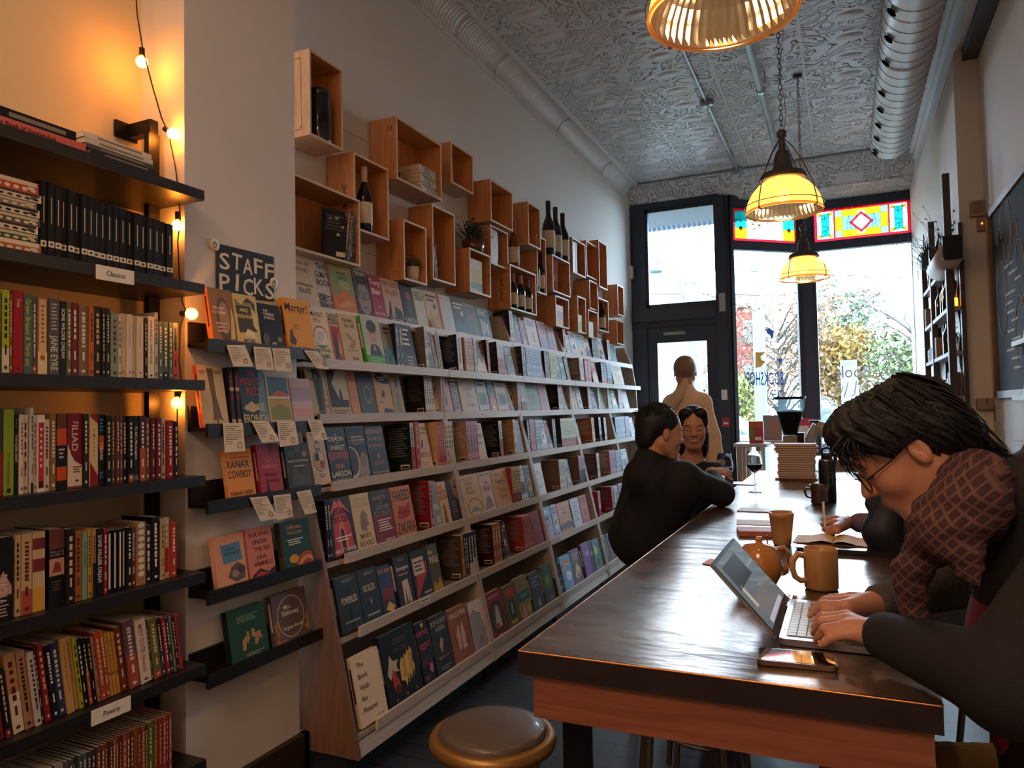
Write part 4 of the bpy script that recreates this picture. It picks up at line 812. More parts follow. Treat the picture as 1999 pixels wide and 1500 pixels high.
 'deco': ('with an ornate green framed bottle', [('g', [(.1, .85), (.5, .97), (.9, .85), (.8, .7), (.2, .7)], '#b0443a'), ('e', .5, .4, .28, .24, '#2f3a30'), ('r', .25, .08, .75, .16, '#b8a04a'), ('g', [(.4, .3), (.45, .6), (.55, .6), (.6, .3)], '#8a9a60')]),
 'city': ('with a teal band and small girl', [('r', 0, .42, 1, .66, '#1f6a64'), ('t', 'City of', .5, .52, .08, '#e0c890'), ('g', [(.2, .04), (.3, .34), (.45, .36), (.5, .05)], '#c88a9a'), ('g', [(.1, .7), (.4, .95), (.8, .75)], '#8a7a40'), ('e', .75, .2, .14, .1, '#c8a850')]),
 'ghostgrey': ('with a tiny white ghost', [('l', .2, .6, .8, .9, 3, '#8a8e94'), ('g', [(.45, .1), (.48, .3), (.56, .34), (.62, .1)], '#c8ccd0')]),
 'leafy': ('with green foliage and pink bloom', [('t', 'PLAY', .5, .86, .06, '#d0d8c0'), ('e', .5, .55, .34, .2, '#5a8a50'), ('e', .4, .62, .2, .12, '#8aa860'), ('g', [(.3, .08), (.5, .2), (.7, .08)], '#c85a7a')]),
 'rainbow': ('with a rainbow and a white bird', [('g', [(.05, .7), (.4, .88), (.8, .78), (.8, .72), (.4, .8), (.05, .62)], '#d86a4a'), ('g', [(.05, .62), (.4, .8), (.8, .72), (.8, .68), (.4, .74), (.05, .56)], '#e8c04a'), ('e', .55, .4, .24, .14, '#e8eef4'), ('g', [(.4, .36), (.5, .5), (.6, .3)], '#b8c8dc')]),
 'purple': ('with a huge purple face and one eye', [('g', [(.1, 1), (.6, 1), (.75, .6), (.6, .45), (.65, .2), (.5, 0), (.1, 0)], '#8a52a8'), ('e', .45, .68, .12, .06, '#e8dce8'), ('e', .45, .68, .05, .035, K), ('e', .85, .6, .08, .08, '#8a8a90')]),
 'arched': ('with a house of folded hands', [('g', [(.2, .25), (.5, .62), (.8, .4), (.7, .2), (.35, .15)], '#e0c8b0'), ('g', [(.35, .2), (.5, .42), (.62, .2)], '#b84a30'), ('l', .2, .7, .85, .9, 3, '#c0b8c8')]),
 'swirl': ('with teal and yellow swirls', [('e', .35, .65, .24, .16, '#c8c870'), ('e', .65, .4, .26, .18, '#4a8a8a'), ('e', .4, .25, .2, .12, '#2a5a5a'), ('e', .7, .78, .15, .1, '#3a7078')]),
 'topeka': ('with stacked white title', [('t', 'THE', .2, .82, .055, W, 'L'), ('t', 'TOPEKA', .2, .74, .06, W, 'L'), ('t', 'SCHOOL', .2, .66, .06, W, 'L'), ('t', 'BEN', .45, .1, .05, W, 'L'), ('t', 'LERNER', .45, .02, .05, W, 'L'), ('e', .8, .22, .1, .065, '#8a7a60'), ('e', .2, .2, .14, .14, '#5a5a58')]),
 'martyr': ('with black serif title', [('t', 'Martyr!', .46, .76, .15, K, 'C', .86), ('r', .12, .735, .8, .74, '#8a5a20'), ('l', .25, .42, .5, .52, 4, '#a86a20'), ('g', [(.05, .15), (.12, .38), (.2, .42), (.22, .3), (.32, .2), (.24, .1)], '#5a4020'), ('t', 'Kaveh Akbar', .48, .02, .085, K, 'C', .9)]),
 'anthology': ('with dense black foliage lettering', [('g', [(.05, .9), (.3, .8), (.6, .95), (.9, .85), (.85, .5), (.9, .3), (.1, .25)], '#4a4432'), ('g', [(.7, .8), (.95, .6), (.9, .3), (.75, .4)], '#e0cf9c'), ('t', 'TECHNOLOGY', .4, .78, .07, '#e8d890', 'C', .75), ('t', 'AND', .4, .66, .07, '#e8d890'), ('t', 'BARBARISM', .42, .54, .07, '#e8d890', 'C', .7), ('g', [(.3, .2), (.45, .34), (.7, .3), (.85, .15)], '#e8dcb0'), ('t', 'MICHEL', .5, .08, .06, K), ('t', 'NIEVA', .5, .01, .05, K)]),
 'mirror': ('with a dim oval portrait', [('e', .55, .45, .3, .4, '#5a4a3e'), ('e', .58, .48, .22, .3, '#a0826a'), ('t', 'WE ARE', .35, .62, .05, W), ('t', 'A STORM', .35, .54, .05, W), ('l', .2, .2, .7, .4, 3, '#c8b090'), ('g', [(.75, .1), (.9, .7), (.98, .5), (.95, .1)], '#d8b878')]),
 'arm': ('with a dark tree-like arm', [('g', [(.35, .95), (.6, .95), (.62, .5), (.75, .15), (.8, .08), (.62, .14), (.6, .02), (.5, .12), (.4, .1), (.45, .4)], '#6a5a46'), ('l', .65, .85, .95, .92, 2, '#6a5a46'), ('l', .05, .85, .3, .92, 2, '#6a5a46')]),
 'mighty': ('with red and yellow capitals on blue', [('g', [(.6, 0), (1, 0), (1, 1), (.8, 1)], '#5f8aa0'), ('t', 'THE', .45, .86, .08, '#b83440'), ('t', 'MIGHTY', .46, .70, .12, '#b83440', 'C', .82), ('t', 'RED', .5, .52, .14, '#b83440', 'C', .5), ('g', [(.05, .3), (.4, .42), (.7, .3), (.4, .22)], '#c8a888'), ('t', 'LOUISE', .52, .26, .12, '#d8c88a', 'C', .7), ('t', 'ERDRICH', .5, .06, .13, '#d8c88a', 'C', .94)]),
 'beach': ('with a curved shore painting', [('r', .06, .55, .95, .95, '#4a7088'), ('g', [(.06, .55), (.5, .7), (.95, .6), (.95, .55)], '#b86a4a'), ('r', .0, .52, 1, .56, '#e8dcc8'), ('r', .06, .1, .95, .52, '#8a8a50'), ('g', [(.06, .3), (.5, .42), (.95, .3), (.95, .5), (.06, .5)], '#b89a5a'), ('l', .1, .01, .9, .08, 1, '#6a5a46')]),
 'pastel': ('with pink and lilac painted sky', [('r', 0, .5, 1, .8, '#a898b0'), ('r', 0, .2, 1, .35, '#d09a90'), ('r', 0, .35, 1, .5, '#c8b0b8'), ('l', .2, .28, .8, .32, 1, '#b88a88')]),
 'xanax': ('with black condensed capitals', [('t', 'XANAX', .46, .62, .15, '#2a1c18', 'C', .84), ('t', 'COWBOY', .5, .42, .15, '#2a1c18', 'C', .84), ('l', .2, .8, .9, .86, 1, '#b05a20'), ('t', 'HANNAH GREEN', .5, .08, .08, '#2a1c18', 'C', .8)]),
 'advers': ('with a dark spire and pink title', [('t', 'The', .4, .64, .06, '#e08a80'), ('t', 'Adversary', .5, .52, .085, '#e08a80', 'C', .7), ('t', 'Michael', .5, .36, .07, '#3a1a20', 'C', .6), ('t', 'Crummey', .55, .24, .07, '#3a1a20', 'C', .6), ('g', [(.2, 0), (.3, .28), (.34, .3), (.4, 0)], '#2a1418'), ('g', [(.55, 1), (.62, .8), (.7, 1)], '#3a1418')]),
 'aged': ('with tiled dark photo and orange dot', [('g', [(.1, .1), (.3, .5), (.6, .3), (.9, .6), (.95, .1)], '#4a443a'), ('e', .8, .76, .1, .07, '#b86a34'), ('r', .1, .7, .35, .85, '#4a4a48'), ('r', .4, .8, .6, .95, '#565450'), ('t', 'THE AGE OF PHOTOGRAPHY', .5, .6, .04, W, 'C', .86), ('l', .3, .48, .75, .54, 1, '#b0a090')]),
 'rocks': ('with blue panel and drawn boulders', [('g', [(.2, .82), (.85, .84), (.88, .48), (.26, .46)], '#5a86a8'), ('t', 'ROCKS', .5, .7, .05, '#33322e'), ('t', "DON'T MOVE", .56, .62, .05, '#33322e', 'C', .5), ('g', [(.35, .2), (.5, .38), (.7, .45), (.95, .34), (.9, .12), (.6, .08)], '#6a5650'), ('e', .6, .24, .12, .07, '#9a8a80'), ('e', .78, .3, .1, .07, '#4a3c3a')]),
 'wives': ('with black brush capitals over red waves', [('t', 'OUR WIVES', .5, .82, .085, '#3a2026', 'C', .82), ('t', 'UNDER', .5, .68, .085, '#3a2026', 'C', .6), ('t', 'THE SEA', .55, .54, .085, '#3a2026', 'C', .66), ('t', 'JULIA', .5, .38, .08, '#3a2026', 'C', .5), ('t', 'ARMFIELD', .55, .25, .085, '#3a2026', 'C', .72), ('g', [(0, 0), (.1, .1), (.4, .2), (.7, .1), (1, .18), (1, 0)], '#3a2026'), ('g', [(.1, .04), (.4, .14), (.8, .06)], '#b83a34')]),
 'diff': ('with yellow title and orange rainbow', [('t', 'Different,', .48, .82, .085, '#d8a84a', 'C', .7), ('t', 'Not Less', .48, .71, .085, '#d8a84a', 'C', .6), ('l', .2, .48, .75, .62, 3, W), ('e', .35, .2, .16, .09, '#d8a030'), ('e', .8, .0, .4, .3, '#b8502a'), ('e', .8, -.0, .3, .22, '#d89a50'), ('e', .8, -.0, .2, .14, '#a8402a'), ('r', .1, -.0, 1, .0, '#2a4a3a')]),
 'tumble': ('with four small acrobats', [('l', .2, .72, .8, .86, 4, '#8a9a80'), ('g', [(.3, .2), (.32, .4), (.42, .46), (.5, .3), (.42, .34), (.38, .2)], '#c09068'), ('g', [(.42, .36), (.44, .54), (.5, .52), (.52, .36)], '#b88a60'), ('g', [(.56, .4), (.58, .58), (.66, .52), (.66, .38)], '#c09068'), ('g', [(.62, .24), (.66, .46), (.8, .48), (.86, .28), (.78, .36), (.7, .24)], '#b88a60'), ('l', .35, .06, .85, .13, 2, '#a8a890')]),
 'dalloway': ('with an orange leafy border', [('g', [(0, .4), (.12, .5), (.06, .3), (.16, .2), (.02, .1), (.0, .0), (.4, 0), (.3, .08), (.1, .08)], '#b87a3a'), ('g', [(1, .5), (.9, .4), (.96, .3), (.86, .2), (1, .1)], '#b87a3a'), ('o', .5, .5, .4, .42, '#b8a8a0', .93), ('t', 'Mrs.', .42, .66, .085, W), ('t', 'Dalloway', .5, .54, .09, W, 'C', .8), ('t', 'Virginia Woolf', .52, .26, .065, W, 'C', .76)]),
 'woman': ('with a dark-haired woman on blue', [('g', [(.3, 0), (.35, .4), (.5, .5), (.65, .3), (.6, 0)], '#e08a9a'), ('e', .5, .56, .2, .16, '#2a2430'), ('e', .5, .52, .1, .1, '#d8b0a0'), ('e', .4, .85, .3, .06, '#dce8f0')]),
 'horiz': ('with a black skyline on ochre', [('g', [(0, .25), (.2, .34), (.4, .28), (.7, .36), (1, .26), (1, .12), (0, .1)], K), ('r', 0, 0, 1, .12, '#b8643a'), ('t', 'WAY', .5, .74, .08, '#4a2c18'), ('t', 'HOME', .5, .6, .08, '#4a2c18')]),
 'lifeform': ('with tall grey capitals', [('t', 'BEING', .5, .8, .11, '#a89a90', 'C', .8), ('t', 'A SLIM', .5, .6, .11, '#8a9098', 'C', .8), ('t', 'LIFE', .5, .4, .12, '#8a9098', 'C', .7), ('t', 'FORM', .5, .15, .12, '#8a9098', 'C', .8)]),
 'redtext': ('with red column of words', [('l', .15, .15, .85, .85, 6, '#8a3038')]),
 'oval': ('with a thin oval on white', [('o', .55, .5, .28, .26, '#5a5a60', .93), ('e', .5, .5, .03, .02, '#5a5a60')]),
 'whitetext': ('with grey running words', [('l', .12, .2, .9, .9, 7, '#8a8c94')]),
 'bite': ('with a thick red spine', [('r', .0, 0, .14, 1, '#b0402c'), ('g', [(.3, .1), (.5, .5), (.9, .7), (.9, .2)], '#c8d4d8')]),
}
def lips_row(key, phrase, data, hd=.235):
 lx, lz = LIPS[key]; R = Row(phrase, 'books on ' + phrase.replace('on the ', 'the ')); xb = lx - .016; an = .21
 seed = ord(key) * 100; gk = 0
 for ent in data.strip().replace('\n', ';').split(';'):
  p = ent.split()
  if not p: continue
  seed += 1
  if p[0] == 'F':
   px0, px1, h, col = float(p[1]), float(p[2]), float(p[3]), '#' + p[4]; art = p[5] if len(p) > 5 else None; t = float(p[6]) if len(p) > 6 else .024
   y0, y1 = y_at(px0, xb, lz), y_at(px1, xb, lz); wd = y1 - y0 - .0015
   d, a = ART[art] if art in ART else ('', gen_art(col, seed))
   o = book((xb, y0, lz + .001), (0, 1, 0), (-math.sin(an), 0, math.cos(an)), (math.cos(an), 0, math.sin(an)), wd, h, t, col, 'F', a, simple=y0 > 4.6, spine_art=[('r', .3, .35, .7, .85, '#e8ddd0' if sum(lin(col)) < .7 else '#3a302c')])
   R.add(o, f"{cname(col)} book {d}".strip() if d else f"{cname(col)} book facing out")
  else:
   px0, px1, n, h, col, cov = float(p[1]), float(p[2]), int(p[3]), float(p[4]), '#' + p[5], '#' + p[6]; dep = min(float(p[7]) if len(p) > 7 else .135, lx - .016 - bx(lz) - .018)
   y0, y1 = y_at(px0, xb, lz), y_at(px1, xb, lz); wd = (y1 - y0) / n; gk += 1; ln = .07
   dark_c = sum(lin(cov)) < .45
   for i in range(n):
    o = book((xb, y0 + i * wd, lz + .001), (0, 1, 0), (-math.sin(ln), 0, math.cos(ln)), (math.cos(ln), 0, math.sin(ln)), wd - .0008, h, dep, cov if i == 0 else col, 'S', [('r', 0, 0, 1, 1, col)] + spine_gen(col, seed * 7) if i == 0 else spine_gen(col, seed * 7), (back_art_d if dark_c else back_art) if i == 0 else (), spine=cov if i == 0 else None, simple=y0 > 4.6 or i > 0, hard=False)
    if i == 0 and cov != col: R.add(o, f"{cname(cov)} book turned back cover to the room")
    else: R.add(o, f"{cname(col)} spines" if n > 1 else f"{cname(col)} spine book", gk if (n - (cov != col)) > 1 else None)
 return R
rows = []
rows.append(lips_row('A', 'on the top display row', '''F 575 627 .235 d9c3a6 rilke;F 627 656 .235 c9c2bc climate;F 656 701 .235 b09a62 rides;F 702 732 .235 5a524c face;F 733 757 .23 a02c48 blair;F 758 793 .23 c4a284 allies
F 794 817 .22 3a3634 union;F 818 839 .22 cfcfb8 who;F 840 865 .225 dcc0a0;F 866 892 .225 dcd8cc bite;F 892 918 .22 55524e;F 918 938 .21 7a746c;F 938 964 .215 2f3c30;S 998 1005 1 .23 d8c8b0 181618;F 1006 1021 .225 4f6468
F 1022 1033 .2 7a3a30;F 1034 1056 .225 cdbdb8;F 1058 1074 .225 b06a68;F 1075 1090 .21 a0504c;S 1102 1107 1 .22 d0a888 7a4a38;F 1109 1117 .17 ddd5cc;F 1118 1131 .21 d4c8cc;F 1131 1145 .205 a8c0c8;F 1145 1156 .2 d8c8b4;S 1158 1170 3 .2 2a2628 2a2628;F 1171 1183 .215 b8c0c8;S 1188 1193 1 .21 d8d0c8 5a4444;F 1195 1206 .19 3a7a80'''))
rows.append(lips_row('B', 'on the second display row', '''F 617 654 .225 e6d2b0 magic;F 655 674 .22 c8b494 magical;F 676 711 .225 cdb083 health;F 720 756 .235 55a838 portrait .03;F 757 775 .215 8a8070;S 776 790 2 .215 221f20 221f20;F 791 817 .225 3c3634 leftlines;S 833 839 3 .225 e0d8cc 6a5c50;F 840 851 .225 b8c0c4;F 852 858 .215 a88a70
S 896 905 1 .215 d8d0c8 22243a;S 911 927 4 .205 c89a70 c89a70;S 928 934 3 .21 e0d4c4 1e1c1e;F 935 953 .215 8a7c78;S 954 959 3 .215 b85a4c 1c1a1a;S 974 987 4 .215 e8e4e0 2a2426;F 988 992 .19 b8a0a0;F 993 1008 .205 4a3c34;S 1022 1029 2 .215 6a5450 242022;S 1030 1060 7 .21 a0b4cc a0b4cc;F 1061 1065 .2 d8b090;S 1066 1075 2 .21 1e1c20 1e1c20;S 1076 1088 4 .205 d0c480 d0c480;F 1089 1098 .2 b8bcb8;F 1099 1107 .2 a8b4b0;F 1109 1116 .19 3a3c40;S 1134 1142 3 .205 e4e0dc 8a6a58;S 1144 1156 2 .205 a83a44 a83a44;F 1160 1170 .2 a83a40;S 1176 1186 2 .2 2a2c44 2a2c44;S 1187 1196 3 .2 90a8d0 90a8d0;F 1200 1220 .2 a89a3c'''))
rows.append(lips_row('C', 'on the third display row', '''F 611 647 .235 cdb890 pillar;F 648 689 .235 cdb48c cone;F 690 707 .225 cf9060 sweet;F 708 739 .23 4a4a48 ring;F 741 772 .225 cba070 feet;F 773 793 .205 a8905e man;S 832 848 4 .235 dcd4cc 2f2620;F 849 861 .225 b0a0b4;F 862 887 .225 d49a80;F 888 903 .22 6a4840;F 905 938 .225 c8ab88 lifeform .03
F 939 959 .225 b0bcc0;F 960 974 .22 2a2a28;F 975 997 .225 d0aa80;F 998 1011 .215 8a8886;S 1019 1029 4 .22 d8c8b0 3a2a28;F 1030 1058 .225 5f7a5c;F 1059 1075 .22 b06868 redtext;S 1092 1101 4 .215 d8c8c8 1c1a1e;F 1103 1118 .215 b8bcc4 whitetext;F 1119 1130 .21 b08a4c;F 1131 1140 .205 b0b4b8;S 1150 1156 3 .21 e0dcd8 7a5444;F 1157 1168 .205 24245a;S 1170 1173 2 .2 dcdcdc dcdcdc;F 1174 1183 .2 7a8a58;S 1184 1187 2 .2 e0dcd8 e0dcd8;F 1188 1197 .2 8a9430;F 1198 1208 .2 4a7a50;S 1209 1217 3 .2 b89ca0 b89ca0;F 1219 1230 .2 7a5058'''))
rows.append(lips_row('D', 'on the fourth display row', '''F 616 648 .235 dcc0a0 wheel .03;F 650 690 .235 23252b demon .03;F 691 727 .235 1d1c20 daydream .03;F 728 763 .23 2a2422 alex .03;S 806 813 1 .235 b8ccc4 14261e .15;S 815 823 1 .24 b02834 b02834;F 824 847 .235 d8b080 nexus;S 857 873 4 .235 b02834 d8a878;S 874 889 3 .235 dcd0b4 dcd0b4;S 915 937 4 .23 c890a8 a8846c;F 938 953 .22 c8a880 cosmo;S 978 984 1 .225 d8d0c4 1c1a18
S 1006 1011 1 .23 d8b890 a8805a;F 1012 1032 .225 6a7a84;S 1033 1037 1 .22 1a181a 1a181a;S 1038 1048 3 .225 c06a74 141214;S 1049 1060 4 .22 a8c0d0 a8c0d0;F 1061 1073 .22 a89ca0;F 1074 1081 .215 b89880;S 1082 1088 2 .22 2a3a4a 2a3a4a;S 1098 1128 8 .22 c8c8a0 34343a;F 1129 1136 .18 5a5458;S 1158 1163 1 .215 d8b890 9a5a2c;S 1172 1176 1 .215 c8ccd0 24263a;S 1182 1186 1 .21 e0dcd8 4a2c28;S 1204 1222 5 .21 98b4c4 6a5c54;S 1223 1231 3 .21 a894b0 a894b0;F 1233 1242 .2 16181c'''))
rows.append(lips_row('E', 'on the fifth display row', '''S 640 651 2 .235 17141a 17141a;F 652 700 .235 2a1c2c eden .034;F 702 737 .235 d8bc94 beard .03;F 738 777 .235 3a2e30 ghosts .03;F 779 816 .235 c87c4c fareed .034;S 843 849 1 .235 c8a0a0 8a1c24 .15;F 850 866 .23 8fa0a8 ber;F 867 884 .22 dcb890 tiber;F 885 905 .22 2e2428 eye;F 909 947 .23 d8b888 world .03;F 948 970 .23 d8c0b4 siege;F 971 1002 .23 c89a6a freedom
S 1003 1020 5 .225 c8b070 a03838;F 1021 1033 .225 c8ccd4;F 1034 1046 .22 6a7470;F 1048 1068 .22 c8ccc4 oval;S 1095 1107 4 .215 d8c0b8 7a5440;F 1108 1119 .21 2c2a2e;S 1133 1145 5 .215 b090a8 7a5444;S 1168 1173 2 .21 d8d4d0 5a3a3c;S 1193 1204 4 .21 c890a8 8a6450;S 1205 1216 4 .2 a0bccc a0bccc;F 1217 1230 .2 a8b8a8'''))
rows.append(lips_row('F', 'on the sixth display row', '''F 670 713 .215 2c3236 powerless .045;F 714 750 .215 2c3236 reckless .03;F 751 777 .205 2e3a54 comic .02;F 784 813 .22 2a2c30 lighthouse .03;F 815 847 .22 202226 redslash;F 848 868 .225 5a4e38 wild;S 905 910 1 .225 c08a50 4a3c2c .14;S 911 918 2 .225 17151a 17151a;S 919 935 3 .225 2a2a2e 2a2a2e
S 966 982 3 .225 a8643a 3a1a1e .14;S 983 987 1 .23 17151a 17151a;F 988 999 .215 4a3428;S 1025 1042 6 .21 c87a70 9a2c28 .13;F 1043 1067 .215 8a2c34 redtext;F 1068 1085 .215 7ab0d0 woman;F 1086 1097 .215 a090b8;F 1098 1121 .21 b8763a horiz;F 1124 1139 .21 c0c4d0 whitetext;F 1140 1154 .21 b0403c;S 1171 1175 1 .205 c8a0a0 9a2434;S 1197 1200 1 .205 c8a0a0 8a2434;S 1201 1206 2 .2 d0d0d4 20222a;F 1207 1215 .2 5a5a60;F 1216 1226 .2 9a90b0'''))
rows.append(lips_row('G', 'on the bottom display row', '''F 708 759 .265 ecd4b4 nopic .022;F 763 828 .29 15161a greek .022;F 831 854 .27 1c1a20 aerhe;F 857 890 .265 2a2e30 dog;F 892 928 .255 9a5f48 frost .03;F 931 956 .24 a8a8b0 drip;F 960 994 .24 8a2428 dimsum .03;F 996 1019 .23 5a5a3c deco;F 1020 1042 .24 8a8450 city;F 1046 1066 .225 4a4e54 ghostgrey .03;F 1069 1088 .23 4a6a58 leafy;F 1106 1124 .225 7aa8d0 rainbow;F 1125 1141 .23 6a6470 arched;F 1146 1166 .235 4a4450 purple
F 1167 1179 .225 6a8c88 swirl;F 1180 1194 .22 5a7058 swirl;F 1195 1207 .21 8a7088;F 1208 1221 .215 c4ccd8 whitetext;F 1222 1235 .21 c89a98'''))
# small dark card set leaning in front, bottom row
lx, lz = LIPS['G']; y0 = y_at(1088, lx - .014, lz)
o = book((lx - .014, y0, lz + .011), (0, 1, 0), (-.2, 0, 1), (1, 0, .2), y_at(1104, lx - .014, lz) - y0, .115, .01, '#1c1a1c', 'F', [('l', .15, .7, .85, .85, 2, '#c8c0b8'), ('g', [(.6, .3), (.7, .4), (.85, .45), (.75, .3)], '#e8e0d8')], simple=True)
rows[-1].add(o, 'black palm-sized book with a white bird')
# ------------------------------------------------------------------ staff picks books
SR = []
for lv, data in enumerate(['F 418 465 .19 8a6a4a mirror .024;F 467 513 .185 d8c080 anthology;F 514 558 .165 1c1e1e topeka;F 566 617 .205 e09a34 martyr .026',
                           'F 399 449 .205 cdb48a arm .02;F 477 528 .205 2c4450 mighty .02;F 530 574 .185 c8bca8 beach;F 576 616 .175 c0a8a8 pastel',
                           'F 447 502 .17 e8923a xanax .014;F 512 556 .18 a82c3c advers .024;F 566 613 .175 332f2c aged .024',
                           'F 427 487 .17 e0a07c rocks .02;F 491 541 .175 d8806c wives .022;F 557 613 .175 24443a diff .024',
                           'F 455 528 .175 28503a tumble .026;F 541 607 .18 6a5a5c dalloway .024']):
 R = Row(['top', 'second', 'middle', 'fourth', 'lowest'][lv] + ' staff picks ledge', 'books on the staff picks ledges'); z = SZ[lv]; xb = SX - .006; an = .17
 for i, ent in enumerate(data.split(';')):
  p = ent.split(); y0, y1 = y_at(float(p[1]), xb, z), y_at(float(p[2]), xb, z); col = '#' + p[4]; d, a = ART[p[5]]; t = float(p[6]) if len(p) > 6 else .02
  V = Vector((-math.sin(an), 0, math.cos(an)))
  sp = {'mirror': '#c8783c', 'arm': '#e0502c', 'martyr': '#d88a2c', 'diff': '#5a4a20', 'tumble': '#12201a'}.get(p[5])
  o = book((xb, y0, z + .001), (0, 1, 0), V, (math.cos(an), 0, math.sin(an)), y1 - y0 - .002, float(p[3]), t, col, 'F', a, spine=sp, spine_art=[('r', .35, .3, .65, .85, '#2a2426' if sp else '#d8c8b0')])
  R.add(o, f"{cname(col)} book {d}")
 if lv == 1:
  for j, pxx in enumerate((456, 467)):
   y0 = y_at(pxx, xb, z); o = book((xb - .004, y0, z + .001), (0, 1, 0), (-.1, 0, 1), (1, 0, .1), .017, .2, .06, '#2a2226', 'S', [('r', 0, .05, 1, .12, '#c8a878'), ('v', 'THE MIGHTY RED', .92, .5, '#b83440', .6), ('r', 0, .6, 1, .66, '#c8a878')], simple=True, hard=False)
   R.add(o, 'dark red-lettered spine books', 77)
 SR.append(R)
rows += SR
# ------------------------------------------------------------------ black shelf rows (spines out)
def spine_row(z, phrase, data, xs=-1.868, dep=.14, lean=0.0, group=None):
 R = Row(phrase, group or 'books on the ' + phrase); seed = int(z * 1000); gk = 1000; last = None
 for ent in data.strip().replace('\n', ';').split(';'):
  p = ent.split(None, 4)
  if not p: continue
  seed += 1; px0, px1, h, col = float(p[0]), float(p[1]), float(p[2]), '#' + p[3]; art = SPN.get(p[4]) if len(p) > 4 else None
  y0, y1 = y_at(px0, xs, z), y_at(px1, xs, z); wd = max(.004, y1 - y0 - .0012)
  V = Vector((0, -math.sin(lean), math.cos(lean))); U = Vector((0, math.cos(lean), math.sin(lean)))
  zz = z + .001 + (0 if lean == 0 else 0)
  o = book((xs - rg.random() * .008, y0, zz), U, V, (1, 0, 0), wd * math.cos(lean), h, dep * rg.uniform(.92, 1.05), col, 'S', art[1] if art else spine_gen(col, seed), hard=False)
  R.add(o, (f"{cname(col)} book {art[0]}" if art else f"{cname(col)} spine"))
 return R
